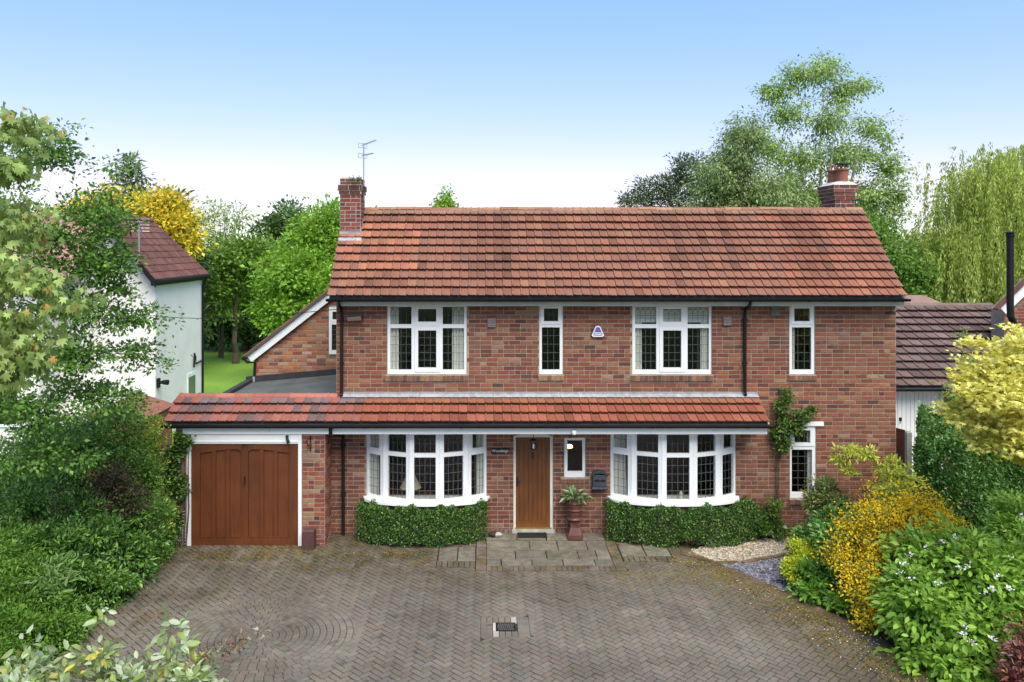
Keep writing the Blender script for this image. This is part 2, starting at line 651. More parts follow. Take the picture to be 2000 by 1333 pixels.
BR = Pieces()
for k in range(6):
    r2 = random.Random(k + 40)
    j = lambda s: r2.uniform(-s, s)
    v = []
    for (x, z) in ((0, 0), (1, 0), (1, 1), (0, 1)): v.append((x, -.55, z))
    for (x, z) in ((0, 0), (1, 0), (1, 1), (0, 1)): v.append((x + j(.006), .45, z + j(.03)))
    for (x, z) in ((.022, .06), (.978, .06), (.978, .94), (.022, .94)): v.append((x + j(.01), 1.0 + j(.25), z + j(.04)))
    f = [(i, (i + 1) % 4, 4 + (i + 1) % 4, 4 + i) for i in range(4)] + [(4 + i, 4 + (i + 1) % 4, 8 + (i + 1) % 4, 8 + i) for i in range(4)] + [(8, 9, 10, 11)]
    BR.tpl[k] = (np.array(v), f)

COURSE, PITCH = .0885, .24
PAL_MAIN = [((.232, .082, .05), 6), ((.255, .10, .056), 4), ((.20, .07, .046), 5), ((.285, .135, .075), 2), ((.15, .056, .042), 2), ((.245, .115, .075), 2.2), ((.10, .054, .044), .45), ((.30, .185, .12), .6)]
PAL_PIER = [((.235, .068, .044), 4), ((.30, .185, .105), 1.6), ((.29, .105, .055), 2), ((.17, .05, .04), 2.5), ((.26, .15, .10), 1.2), ((.09, .045, .038), .6)]
PAL_WING = [((.36, .13, .065), 4), ((.42, .18, .08), 3), ((.28, .085, .055), 2), ((.38, .22, .14), 2), ((.16, .085, .07), 1), ((.46, .30, .2), .7)]
PAL_CHIM = [((.19, .058, .044), 4), ((.155, .05, .04), 3), ((.24, .08, .055), 1.6), ((.10, .05, .042), 1.4)]


def pick(pal, r=rnd, kv=.12):
    t = r.uniform(0, sum(w for _, w in pal))
    for c, w in pal:
        t -= w
        if t <= 0: break
    k = r.uniform(1 - kv, 1 + kv)
    return tuple(min(1, x * k * r.uniform(.97, 1.03)) for x in c)


def lay(fr, x0, x1, z0, z1, holes, pal, parent, clip=None, pri=1.0, flemish=0, tint=None):
    nrow = int(round((z1 - z0) / COURSE))
    hz = (z1 - z0) / nrow
    for i in range(nrow):
        a, b = z0 + i * hz, z0 + (i + 1) * hz
        lo, hi = x0, x1
        if clip:
            c = clip((a + b) / 2)
            if c is None: continue
            lo, hi = max(lo, c[0]), min(hi, c[1])
        cuts = []
        x = x0 - (PITCH / 2 if i % 2 else 0) - rnd.uniform(0, .01)
        hdr = (i % 5 == 3)
        while x < x1:
            w = PITCH
            if hdr and rnd.random() < .75: w = PITCH / 2
            elif flemish and rnd.random() < flemish: w = PITCH / 2
            elif rnd.random() < .05: w = PITCH / 2
            cuts.append((x, x + w))
            x += w
        for p, q in cuts:
            segs = [(max(p, lo), min(q, hi))]
            for h in holes:
                if min(b, h[3]) - max(a, h[2]) < .35 * hz: continue
                ns = []
                for s, e in segs:
                    if h[0] > s: ns.append((s, min(e, h[0])))
                    if h[1] < e: ns.append((max(s, h[1]), e))
                segs = [s for s in ns if s[1] > s[0]]
            for s, e in segs:
                if e - s < .045: continue
                g = .0084
                key = rnd.randrange(6)
                gv = .0062
                u = fr[1] * (e - s - 2 * gv)
                o = L(fr, s + gv, 0.0, a + g + rnd.uniform(-.0015, .0015))
                n = fr[2] * .009
                m4 = Matrix(((u.x, n.x, 0, o.x), (u.y, n.y, 0, o.y), (u.z, n.z, hz - 2 * g, o.z), (0, 0, 0, 1)))
                col = pick(pal)
                if tint: col = tint(s, a, col)
                BR.add(key, m4, col, pri * (e - s) / .24 + rnd.uniform(0, .001), parent)


# ------------------------------------------------------------------ the ground and what lies on it
gm = MB()
n = 60
gm.add([(-400, -120, 0), (400, -120, 0), (400, 700, 0), (-400, 700, 0)], [(0, 1, 2, 3)])
M['ground'] = plain('rough_grass', (.05, .075, .022), 1, .4, 1.2, .05, bmp=1, bscale=12)
gr = gm.build('ground', M['ground'])
tag(gr, kind='structure')


def sheet(name, poly, z, mat):
    mb = MB()
    mb.add([(p[0], p[1], z) for p in poly], [tuple(range(len(poly)))])
    return tag(mb.build(name, mat), kind='structure')


# lawn behind, bright striped grass
m, nt, b, out = new_mat('lawn_grass')
p_ = pos(nt)
n1 = noise(nt, .35, 4, .6, p_)
n2 = noise(nt, 9, 5, .8, p_)
c_ = ramp(nt, n1.outputs[0], [(.3, (.13, .26, .02)), (.7, (.21, .38, .035))])
g_ = ramp(nt, n2.outputs[0], [(.25, (.6,) * 3), (.75, (1.25,) * 3)])
nt.links.new(mix(nt, 1, c_.outputs[0], g_.outputs[0], 'MULTIPLY'), b.inputs["Base Color"])
b.inputs["Roughness"].default_value = .9
bump(nt, b, n2.outputs[0], 1, .05)
M['lawn'] = m
sheet('lawn', [(-26, 3.6), (12, 3.6), (12, 34), (-26, 34)], .004, M['lawn'])
sheet('planting_bed', [(-12.5, -9.5), (-6.2, -9.5), (-6.2, -.3), (-6.4, 2), (-12.5, 2)], .006, M['soil'])
sheet('shrub_bed', [(4.2, -1.2), (5.2, -2.75), (6.2, -5.7), (7.0, -9.5), (14, -9.5), (14, 3), (8.6, 3), (8.6, -.05), (4.5, -.05)], .006, M['soil'])

PV = Pieces()
DRX0 = -6.22


def drive_right(y):
    """x of the drive's right border at depth y"""
    pts = [(0.2, 3.9), (-1.05, 3.95), (-1.55, 4.30), (-2.9, 5.20), (-4.4, 5.9), (-5.7, 6.25), (-9.5, 6.9)]
    for (y0, x0), (y1, x1) in zip(pts, pts[1:]):
        if y1 <= y <= y0:
            return x0 + (x1 - x0) * (y0 - y) / (y0 - y1)
    return 6.9 if y < -9.5 else 3.9


drive_poly = [(DRX0, -9.4), (6.9, -9.4), (6.25, -5.7), (5.9, -4.4), (5.2, -2.9), (4.3, -1.55), (3.95, -1.05), (3.9, .02), (DRX0, .02)]
drive = sheet('driveway', drive_poly, .010, M['joint'])


def clip_hp(poly, nx, ny, d):
    """keep the part where nx*x + ny*y >= d"""
    out = []
    for i in range(len(poly)):
        p, q = poly[i], poly[(i + 1) % len(poly)]
        a, b = nx * p[0] + ny * p[1] - d, nx * q[0] + ny * q[1] - d
        if a >= 0: out.append(p)
        if (a >= 0) != (b >= 0):
            t = a / (a - b)
            out.append((p[0] + (q[0] - p[0]) * t, p[1] + (q[1] - p[1]) * t))
    return out


def area(poly):
    return abs(sum(poly[i][0] * poly[(i + 1) % len(poly)][1] - poly[(i + 1) % len(poly)][0] * poly[i][1] for i in range(len(poly)))) / 2


PTOP = .036
PAL_PAV = [((.168, .143, .117), 5), ((.178, .151, .123), 3), ((.158, .135, .111), 3), ((.172, .137, .113), 1), ((.156, .146, .130), .6)]
CIRC = (-3.46, -4.46, 1.40)
RECTS = [(-.205, 2.605, -1.925, .1), (-.09, .68, -4.47, -3.80), (-.95, -.2, -1.75, -.7), (2.6, 3.6, -1.5, -.6)]
hv = [(0, 0), (1, 0), (1, 1), (0, 1)]
tv = [(x, y, 0) for x, y in hv] + [(x, y, .82) for x, y in hv] + [(x * (1 - .05) + .025, y * (1 - .1) + .05, 1) for x, y in hv]
PV.tpl['p'] = (np.array(tv), [(i, (i + 1) % 4, 4 + (i + 1) % 4, 4 + i) for i in range(4)] + [(4 + i, 4 + (i + 1) % 4, 8 + (i + 1) % 4, 8 + i) for i in range(4)] + [(8, 9, 10, 11)])
cutpav = MB()


def place_paver(poly, cut_only=False):
    """poly: four plan corners (ccw)"""
    c = (sum(p[0] for p in poly) / 4, sum(p[1] for p in poly) / 4)
    a0 = area(poly)
    full = True
    if not cut_only:
        if c[0] < DRX0 - .2 or c[1] > .1 or c[1] < -9.3: return
        q = clip_hp(poly, 1, 0, DRX0)
        # right border (straight piece at this depth)
        xr0, xr1 = drive_right(c[1] - .15), drive_right(c[1] + .15)
        dx, dy = xr1 - xr0, .30
        l = math.hypot(dx, dy)
        nx, ny = -dy / l, dx / l
        q = clip_hp(q, nx, ny, nx * (drive_right(c[1]) - .12) + ny * c[1]) if len(q) > 2 else q
        q = clip_hp(q, 0, -1, .0) if len(q) > 2 else q
        if len(q) > 2:
            dd = math.hypot(c[0] - CIRC[0], c[1] - CIRC[1])
            if dd < CIRC[2] + .2 and dd > 1e-6:
                ux, uy = (c[0] - CIRC[0]) / dd, (c[1] - CIRC[1]) / dd
                q = clip_hp(q, ux, uy, ux * CIRC[0] + uy * CIRC[1] + CIRC[2])
        for r in RECTS:
            if len(q) < 3: break
            if max(p[0] for p in q) <= r[0] or min(p[0] for p in q) >= r[1] or max(p[1] for p in q) <= r[2] or min(p[1] for p in q) >= r[3]: continue
            best = max((clip_hp(q, *h) for h in ((-1, 0, -r[0]), (1, 0, r[1]), (0, -1, -r[2]), (0, 1, r[3]))), key=lambda s: area(s) if len(s) > 2 else 0)
            q = best
        if len(q) < 3 or area(q) < .0022: return
        full = area(q) > a0 * .999
        if not full:
            poly = q
    col = pick(PAL_PAV, kv=.07)
    dz = rnd.uniform(-.0035, .002)
    if full and len(poly) == 4:
        o = Vector((*poly[0], .004))
        u = Vector((poly[1][0] - poly[0][0], poly[1][1] - poly[0][1], 0))
        v = Vector((poly[3][0] - poly[0][0], poly[3][1] - poly[0][1], 0))
        un, vn = u.normalized() * .0078, v.normalized() * .0078
        o += un + vn
        u -= un * 2
        v -= vn * 2
        h = PTOP - .004 + dz
        tx, ty = rnd.uniform(-.002, .002), rnd.uniform(-.002, .002)
        m4 = Matrix(((u.x, v.x, 0, o.x), (u.y, v.y, 0, o.y), (tx, ty, h, o.z), (0, 0, 0, 1)))
        Z = c[1] + D
        vis = -6.0 < c[1] < -.5 and abs(c[0] - 1.0) < 5.5 and not (c[0] < -1.6 and c[1] < -3.9) and c[1] > -5.75
        PV.add('p', m4, col, (100 / Z / Z if vis else 0) + rnd.uniform(0, .0001), drive)
    else:
        k = [(p[0] + (c[0] - p[0]) * .03, p[1] + (c[1] - p[1]) * .03) for p in poly]
        cutpav.col = col
        cutpav.prism(k, .004, PTOP + dz, .004)


s2 = math.sqrt(.5)


def rot(x, y):
    x, y = x * .1, y * .1
    return (x * s2 - y * s2 - .03, x * s2 + y * s2 - .02)


for i in range(-110, 60):
    for j in range(-48, 48):
        ox, oy = i + 2 * j, i - 2 * j
        c0 = rot(ox + 1, oy + .5)
        if not (DRX0 - .4 < c0[0] < 7.3 and -9.6 < c0[1] < .4): continue
        for (x0, y0, x1, y1) in ((0, 0, 2, 1), (2, -1, 3, 1)):
            place_paver([rot(ox + x0, oy + y0), rot(ox + x1, oy + y0), rot(ox + x1, oy + y1), rot(ox + x0, oy + y1)])
# cobble circle: rings of small blocks
r0 = .07
ring = 0
cutpav.col = pick(PAL_PAV)
cutpav.prism([(CIRC[0] + .07 * math.cos(t * math.pi / 4), CIRC[1] + .07 * math.sin(t * math.pi / 4)) for t in range(8)], .004, PTOP, .006)
while r0 < CIRC[2] - .03:
    r1 = min(r0 + .1025, CIRC[2])
    nseg = max(5, int(2 * math.pi * r1 / .135))
    ph = rnd.uniform(0, 6)
    for k in range(nseg):
        t0, t1 = ph + 2 * math.pi * k / nseg, ph + 2 * math.pi * (k + 1) / nseg
        g = .0045
        t0 += g / r1; t1 -= g / r1
        pl = [(CIRC[0] + rr * math.cos(t), CIRC[1] + rr * math.sin(t)) for rr, t in ((r0 + g, t0), (r1 - g, t0), (r1 - g, (t0 + t1) / 2), (r1 - g, t1), (r0 + g, t1))]
        cutpav.col = tuple(x * 1.02 for x in pick(PAL_PAV))
        cutpav.prism(pl, .004, PTOP + rnd.uniform(-.004, .002), .006)
    r0 = r1
# soldier course along the right border
yy = .0
while yy > -9.3:
    x = drive_right(yy)
    x2 = drive_right(yy - .1)
    t = Vector((x2 - x, -.1)).normalized()
    nrm = Vector((-t.y, t.x)) * -1 if t.x >= 0 else Vector((t.y, -t.x))
    nrm = Vector((t.y, -t.x))                      # points to the drive's inside (left)
    if nrm.x > 0: nrm = -nrm
    p = Vector((x, yy))
    c4 = [p + nrm * .115, p + nrm * .115 + t * .094, p + nrm * -.085 + t * .094, p - nrm * .085]
    cutpav.col = pick([((.20, .115, .075), 2), ((.24, .16, .11), 2), ((.15, .10, .075), 2)])
    cutpav.prism([(q.x, q.y) for q in c4], .004, PTOP + .006 + rnd.uniform(-.003, .003), .006)
    st = .1 * t
    yy += st.y
    if yy > -.0: break
PV.emit('paver', M['paver_o'], M['paver_a'], 300)
cutpav.build('cut_pavers', M['paver_a'], drive, 'stuff')

# flagstone path to the door
path = sheet('front_path', [(-.2, -1.92), (2.6, -1.92), (2.6, .02), (-.2, .02)], .014, M['joint'])
PAL_FLAG = [((.20, .175, .135), 3), ((.175, .155, .12), 2), ((.23, .20, .155), 2), ((.15, .132, .105), 1)]


def flag(x0, x1, y0, y1, par=path, z=.052):
    g = .008
    mb = MB()
    j = lambda: rnd.uniform(-.006, .006)
    pl = [(x0 + g + j(), y0 + g + j()), ((x0 + x1) / 2, y0 + g + j()), (x1 - g + j(), y0 + g + j()), (x1 - g + j(), y1 - g + j()), (x0 + g + j(), y1 - g + j())]
    mb.prism(pl, .006, z + rnd.uniform(-.005, .003), .010)
    o = mb.build('flagstone', M['stone_o'], par)
    o.color = (*pick(PAL_FLAG), 1)


rows = [(-.41, -.02, [0, .62, 1.22, 1.8, 2.4], .075), (-.91, -.41, [0, .86, 1.42, 2.0, 2.4], .052), (-1.38, -.91, [0, .56, 1.16, 1.78, 2.13, 2.4], .05), (-1.70, -1.38, [0, .28, .86, 1.45, 2.05, 2.4], .05)]
for y0, y1, xs, z in rows:
    for a, b in zip(xs, xs[1:]):
        flag(a, b, y0, y1, path, z)
tone = [((.175, .13, .108), 3), ((.19, .15, .125), 2), ((.155, .125, .105), 2)]


def edge_paver(x0, x1, y0, y1, par=path, z=.046, pal=tone):
    mb = MB()
    g = .004
    mb.prism([(x0 + g, y0 + g), (x1 - g, y0 + g), (x1 - g, y1 - g), (x0 + g, y1 - g)], .006, z + rnd.uniform(-.003, .003), .005)
    o = mb.build('paver', M['paver_o'], par)
    o.color = (*pick(pal), 1)


k = 0.0
while k < 2.4 - .05:
    w = .1 if rnd.random() < .75 else .2
    w = min(w, 2.4 - k)
    edge_paver(k, k + w, -1.92, -1.70)
    k += w
k = -1.92
while k < -.05:
    edge_paver(-.2, 0, k, k + .1)
    edge_paver(2.4, 2.6, k, k + .1)
    k += .1
for a, b, c, d in ((-.93, -.56, -1.45, -.72), (-.56, -.21, -1.45, -.72), (2.62, 3.1, -1.2, -.62), (3.1, 3.58, -1.2, -.62)):
    flag(a, b, c, d, drive, .042)
for k in range(7):
    edge_paver(-.94 + k * .105, -.94 + k * .105 + .1, -1.74, -1.46, drive, .04, PAL_PAV)
for k in range(9):
    edge_paver(2.62 + k * .105, 2.62 + k * .105 + .1, -1.48, -1.22, drive, .04, PAL_PAV)

# drain with its collar of blocks
M['grate'] = plain('worn_iron', (.15, .145, .14), .5, .25, 30, .4, .3, bmp=.2)
dr = thing('drain_cover', 'black slotted iron drain grate set in the block paving', 'drain', (.3, -4.13, 0))
gx0, gx1, gy0, gy1 = .155, .455, -4.275, -3.995
b = MB()
b.box(gx0, gx1, gy0, gy0 + .02, .01, PTOP); b.box(gx0, gx1, gy1 - .02, gy1, .01, PTOP)
b.box(gx0, gx0 + .02, gy0 + .021, gy1 - .021, .01, PTOP); b.box(gx1 - .02, gx1, gy0 + .021, gy1 - .021, .01, PTOP)
b.build('frame', M['iron'], dr)
for i in range(9):
    for jj, (a0, a1) in enumerate(((gy0 + .022, -4.14), (-4.13, gy1 - .022))):
        x = gx0 + .028 + i * .0295
        s = .012 if jj else -.012
        b = MB()
        b.extr([(x - s, a0, .016), (x + .013 - s, a0, .016), (x + .013 + s, a1, .016), (x + s, a1, .016)], (0, 0, 0), (0, 0, .019))
        b.build('bar', M['grate'], dr)
b = MB(); b.box(gx0 + .005, gx1 - .005, gy0 + .005, gy1 - .005, .006, .012); b.build('sump', M['black'], dr)
grey = [((.16, .138, .114), 2), ((.145, .127, .107), 2)]
for k in range(6):
    edge_paver(-.09 + k * .096, -.09 + (k + 1) * .096, -3.99, -3.80, drive, .037, grey if k != 5 else [((.33, .31, .265), 1)])
edge_paver(.486, .68, -3.895, -3.80, drive, .037, grey)
edge_paver(.486, .68, -3.99, -3.895, drive, .037, grey)
for k in range(5):
    edge_paver(-.09, .10, -4.47 + k * .096, -4.47 + (k + 1) * .096, drive, .037, grey)
    edge_paver(.49, .68, -4.47 + k * .096, -4.47 + (k + 1) * .096, drive, .037, grey)
for k in range(4):
    edge_paver(.10 + k * .0975, .10 + (k + 1) * .0975, -4.47, -4.285, drive, .037, grey if k else [((.33, .31, .265), 1)])
edge_paver(.10, .15, -4.28, -3.995, drive, .035, [((.5, .46, .4), 1)])

# gravel bed, slate bed and their edging
gpoly = [G(1330, 1083), G(1398, 1100), G(1445, 1100), G(1560, 1082), G(1562, 1054), G(1430, 1054)]
spoly = [G(1405, 1107), G(1560, 1084), G(1600, 1120), G(1552, 1168)]


def inside(poly, x, y):
    c = False
    for i in range(len(poly)):
        a, b = poly[i], poly[i - 1]
        if (a[1] > y) != (b[1] > y) and x < (b[0] - a[0]) * (y - a[1]) / (b[1] - a[1]) + a[0]: c = not c
    return c


sheet('gravel_bed', gpoly, .012, M['cement'])
sheet('slate_bed', spoly, .012, M['soil'])


def scatter(poly, n, size, flat, pal, z, name, label, cat):
    mb = MB()
    xs = [p[0] for p in poly]; ys = [p[1] for p in poly]
    while n:
        x, y = rnd.uniform(min(xs), max(xs)), rnd.uniform(min(ys), max(ys))
        if not inside(poly, x, y): continue
        n -= 1
        s = size * rnd.uniform(.55, 1.35)
        a = rnd.uniform(0, 6.28)
        ex = Vector((math.cos(a), math.sin(a), rnd.uniform(-.35, .35))).normalized()
        ey = Vector((-ex.y, ex.x, rnd.uniform(-.35, .35))).normalized()
        ez = ex.cross(ey)
        ex *= s; ey *= s * rnd.uniform(.5, .85); ez *= s * flat
        c = Vector((x, y, z + rnd.uniform(0, size * .7)))
        mb.col = pick(pal)
        v = [c + ex, c + ex * .3 + ey, c - ex * .7 + ey * .6, c - ex, c - ex * .3 - ey, c + ex * .6 - ey * .7, c + ez, c - ez]
        mb.add(v, [(i, (i + 1) % 6, 6) for i in range(6)] + [((i + 1) % 6, i, 7) for i in range(6)])
    o = mb.build(name, M['pebble_a'])
    return tag(o, label, cat, kind='stuff')


scatter(gpoly, 2600, .024, .55, [((.42, .34, .235), 4), ((.50, .42, .31), 3), ((.31, .245, .17), 2), ((.58, .52, .42), 1.2), ((.25, .2, .15), 1)], .018, 'gravel', 'cream gravel spread in the bed by the right bay', 'gravel')
scatter(spoly, 2600, .034, .16, [((.19, .185, .22), 4), ((.26, .25, .29), 3), ((.13, .125, .155), 3), ((.34, .33, .36), 1)], .018, 'slate_chippings', 'purple grey slate chippings in the bed beside the drive', 'slate')
edging = MB()
for (a, b_) in ((G(1332, 1086), G(1400, 1104)), (G(1400, 1104), G(1450, 1103)), (G(1450, 1103), G(1562, 1083))):
    d = b_ - a
    nn = max(1, int(d.length / .105))
    t = d.normalized()
    s = Vector((-t.y, t.x, 0)) * .05
    for k in range(nn):
        p = a + t * (k * .105)
        q = p + t * .1
        mb = MB()
        mb.prism([tuple((p - s)[:2]), tuple((q - s)[:2]), tuple((q + s)[:2]), tuple((p + s)[:2])], .004, .062, .006)
        o = mb.build('edging_brick', M['paver_o'], drive)
        o.color = (*pick([((.22, .13, .085), 1), ((.26, .18, .12), 1)]), 1)
# fallen petals and moss crumbs along the right of the drive
mb = MB()
n = 900
while n:
    y = -rnd.uniform(1.2, 6.5)
    x = drive_right(y) - abs(rnd.gauss(0, .55))
    if y < -4 and rnd.random() < .5: x = drive_right(y) - abs(rnd.gauss(0, .3))
    n -= 1
    s = rnd.uniform(.006, .016)
    a = rnd.uniform(0, 6.28)
    c, k = math.cos(a) * s, math.sin(a) * s
    mb.col = pick([((.75, .72, .66), 4 if y < -4 else 1), ((.35, .24, .06), 3), ((.16, .10, .03), 2)])
    z = PTOP + .004
    mb.add([(x + c, y + k, z), (x - k * .6, y + c * .6, z + .006), (x - c, y - k, z), (x + k * .6, y - c * .6, z + .004)], [(0, 1, 2, 3)])
for _ in range(700):                       # by the garage and under the hedge
    y = -rnd.uniform(.75, 2.4)
    x = rnd.uniform(-6.1, -.4)
    s = rnd.uniform(.004, .010)
    a = rnd.uniform(0, 6.28)
    c, k = math.cos(a) * s, math.sin(a) * s
    mb.col = pick([((.6, .58, .5), 1), ((.2, .17, .05), 3), ((.12, .09, .03), 2)])
    z = PTOP + .004
    mb.add([(x + c, y + k, z), (x - k * .6, y + c * .6, z + .005), (x - c, y - k, z), (x + k * .6, y - c * .6, z + .003)], [(0, 1, 2, 3)])
mo = MB()
for _ in range(3600):                      # cushions of moss in the joints by the border, the path and the garage
    q = rnd.random()
    if q < .62:
        y = -rnd.uniform(1.2, 6.4); x = drive_right(y) - .1 - abs(rnd.gauss(0, .42))
    elif q < .8:
        y = -1.95 - abs(rnd.gauss(0, .28)); x = rnd.uniform(2.3, 4.6)
    else:
        y = -.85 - abs(rnd.gauss(0, .45)); x = rnd.uniform(-5.2, -1.2) + rnd.gauss(0, .3)
    if -.25 < x < 2.65 and y > -1.95: continue
    s = rnd.uniform(.008, .026)
    a = rnd.uniform(0, 6.28)
    mo.col = pick([((.16, .115, .02), 3), ((.21, .15, .025), 2), ((.09, .085, .02), 3), ((.12, .075, .025), 2)])
    z = PTOP - .006
    ring_ = [(x + s * rnd.uniform(.6, 1.3) * math.cos(a + k * 1.2566), y + s * rnd.uniform(.6, 1.3) * math.sin(a + k * 1.2566), z) for k in range(5)]
    mo.add(ring_ + [(x, y, z + .008 + s * .35)], [(k, (k + 1) % 5, 5) for k in range(5)])
tag(mo.build('moss', M['pebble_a']), 'yellow olive moss growing in the joints along the drive border', 'moss', kind='stuff')
tag(mb.build('fallen_petals', M['pebble_a']), 'fallen petals and crumbs littering the edges of the drive', 'litter', kind='stuff')
sheet('side_path', [(8.75, 0), (11.9, 0), (11.9, 4.4), (8.75, 4.4)], .009, plain('pink_gravel', (.30, .21, .20), 1, .35, 30, .1, bmp=1, bscale=60))
# ------------------------------------------------------------------ the brick house
house = thing('brick_house', 'red brick detached house with clay tiled roof and two white bay windows', 'house', (2.7, 0, 0))
HX0, HX1, HXL, HYB = wx(657), wx(1750), -3.24, 3.5
EAVE_Y, EAVE_Z, RIDGE_Y, RIDGE_Z = -.36, 4.97, 1.62, 6.86


def rect(px0, px1, py0, py1, y=0.0):
    return (wx(px0, y), wx(px1, y), wz(py1, y), wz(py0, y))


BAY1, BAY2 = -1.245, 3.88
BAYS = {}
o_w1, o_w2, o_w3, o_w4 = rect(756, 912, 596, 732), rect(1053, 1100, 596, 732), rect(1235, 1390, 596, 732), rect(1542, 1592, 596, 732)
o_w5, o_small, o_door = rect(1543, 1594, 833, 974), rect(1102, 1144, 855, 934), rect(1003, 1080, 849, 1040)
o_b1, o_b2 = (BAY1 - 1.245, BAY1 + 1.245, .78, 2.32), (BAY2 - 1.298, BAY2 + 1.298, .78, 2.32)
HOLES = [o_w1, o_w2, o_w3, o_w4, o_w5, o_small, o_door, o_b1, o_b2, (HXL - 1, HX0, 2.80, 9)]
wall = MB()
plate(wall, FRONT, HXL, HX1, 0, 4.93, HOLES, -.28, 0)
wall.box(HX0, HX0 + .25, .281, HYB, 0, 4.9)
wall.box(HX1 - .25, HX1, .281, HYB, 0, 4.9)
wall.box(HX0 + .251, HX1 - .251, HYB - .2, HYB, 0, 4.9)
for gx in (HX0 + .002, HX1 - .102):                      # gable triangles under the roof
    wall.extr([(gx, -.0, 4.9), (gx, HYB - .2, 4.9), (gx, RIDGE_Y, RIDGE_Z - .2)], (0, 0, 0), (.1, 0, 0))
wall_o = wall.build('wall', M['mortar'], house)


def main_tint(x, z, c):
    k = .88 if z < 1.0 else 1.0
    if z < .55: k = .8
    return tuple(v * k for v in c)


SILLS = [(o_w1[0] - .03, o_w1[1] + .03, o_w1[2] - .135, o_w1[2]), (o_w2[0] - .02, o_w2[1] + .02, o_w2[2] - .125, o_w2[2]),
         (o_w3[0] - .03, o_w3[1] + .03, o_w3[2] - .135, o_w3[2]), (o_w4[0] - .02, o_w4[1] + .02, o_w4[2] - .125, o_w4[2]),
         (o_small[0] - .07, o_small[1] + .07, o_small[2] - .105, o_small[2]), (o_w5[0] - .01, o_w5[1] + .01, o_w5[2] - .12, o_w5[2])]
LINTEL = rect(1552, 1608, 824, 832)
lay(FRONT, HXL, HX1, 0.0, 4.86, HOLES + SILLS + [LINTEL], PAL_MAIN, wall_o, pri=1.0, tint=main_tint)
# plinth strip of bullnose bricks along the door step
# brick-on-edge sills
for (a, b, c, d) in SILLS:
    so = MB()
    so.obox((a, -.035, c), (b - a, 0, 0), (0, .06, 0), (0, 0, d - c - .012))
    so = so.build('brick_sill', M['mortar'], house)
    nn = max(2, int(round((b - a) / .092)))
    w = (b - a) / nn
    if d - c < .11: pass
    for k in range(nn):
        m4 = Matrix(((w - .012, 0, 0, a + k * w + .006), (0, -.014, 0, -.036), (0, 0, d - c - .016, c + .002), (0, 0, 0, 1)))
        BR.add(rnd.randrange(6), m4, pick([((.19, .10, .065), 3), ((.12, .075, .055), 3), ((.30, .17, .09), 2), ((.22, .09, .06), 2)]), .2, so)

# rooms: floors and ceiling, dark plaster
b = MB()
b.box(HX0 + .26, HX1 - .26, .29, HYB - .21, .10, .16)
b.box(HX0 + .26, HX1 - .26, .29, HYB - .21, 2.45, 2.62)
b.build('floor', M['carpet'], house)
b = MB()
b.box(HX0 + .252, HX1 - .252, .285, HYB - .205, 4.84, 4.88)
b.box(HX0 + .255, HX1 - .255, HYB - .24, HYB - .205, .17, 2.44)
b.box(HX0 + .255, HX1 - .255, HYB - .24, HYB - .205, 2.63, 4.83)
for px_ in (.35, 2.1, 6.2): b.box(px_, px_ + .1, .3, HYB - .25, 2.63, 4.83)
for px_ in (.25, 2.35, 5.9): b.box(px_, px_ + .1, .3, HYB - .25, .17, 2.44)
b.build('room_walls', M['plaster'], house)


# ------------------------------------------------------------------ windows
def lead_lights(mb, fr, a0, a1, z0, z1, b, nx, nz, arch):
    t, th = .0038, .004
    def bar(p, q):
        d = (q[0] - p[0], q[1] - p[1])
        l = math.hypot(*d)
        if l < 1e-6: return
        nx_, nz_ = -d[1] / l * t, d[0] / l * t
        pts = [(p[0] + nx_, p[1] + nz_), (q[0] + nx_, q[1] + nz_), (q[0] - nx_, q[1] - nz_), (p[0] - nx_, p[1] - nz_)]
        mb.extr([L(fr, x, b, z) for x, z in pts], L(fr, 0, 0, 0), L(fr, 0, th, 0))
    s = (a1 - a0) / nx
    if arch:
        zm = z0 + (z1 - z0) * .50
        bar((a0, zm), (a1, zm))
        for i in range(1, nx):
            bar((a0 + i * s, z0), (a0 + i * s, zm + (z1 - z0) * .12))
        zs = zm + (z1 - z0) * .12
        for i in range(0, nx + 1):
            x = a0 + i * s
            for sg in (-1, 1):
                pr = (x, zs)
                for k in range(1, 6):
                    u = k / 5
                    q = (x + sg * s * u ** 1.7, zs + (z1 - zs) * (1 - (1 - u) ** 1.2))
                    if a0 <= q[0] <= a1 and a0 <= pr[0] <= a1: bar(pr, q)
                    pr = q
    else:
        for i in range(1, nx): bar((a0 + i * s, z0), (a0 + i * s, z1))
        for i in range(1, nz): bar((a0, z0 + (z1 - z0) * i / nz), (a1, z0 + (z1 - z0) * i / nz))


def window(fr, out, lights, fb0, fb1, name='window', parent=None, sash=(), lead=True):
    """frame mesh with holes, one pane per light; lights: (x0,x1,z0,z1,nx,nz,arch)"""
    mb = MB()
    plate(mb, fr, *out, [l[:4] for l in lights], fb0, fb1)
    for (x0, x1, z0, z1) in sash:
        hole = [l[:4] for l in lights if l[0] >= x0 and l[1] <= x1 and l[2] >= z0 and l[3] <= z1]
        plate(mb, fr, x0, x1, z0, z1, hole, fb1 + .0005, fb1 + .014)
    w = mb.build(name, M['upvc'], parent or house)
    fill_panes(w, fr, lights, (fb0 + fb1) / 2, lead)
    return w


def fill_panes(w, fr, lights, bm, lead=True):
    lm = MB()
    for (x0, x1, z0, z1, nx, nz, arch) in lights:
        g = MB()
        g.add([L(fr, x, bm, z) for x, z in ((x0, z0), (x1, z0), (x1, z1), (x0, z1))], [(0, 1, 2, 3)])
        g.build('pane', M['glass'], w)
        if lead and nx: lead_lights(lm, fr, x0, x1, z0, z1, bm + .003, nx, nz, arch)
    if lm.v: lm.build('leading', M['lead'], w)


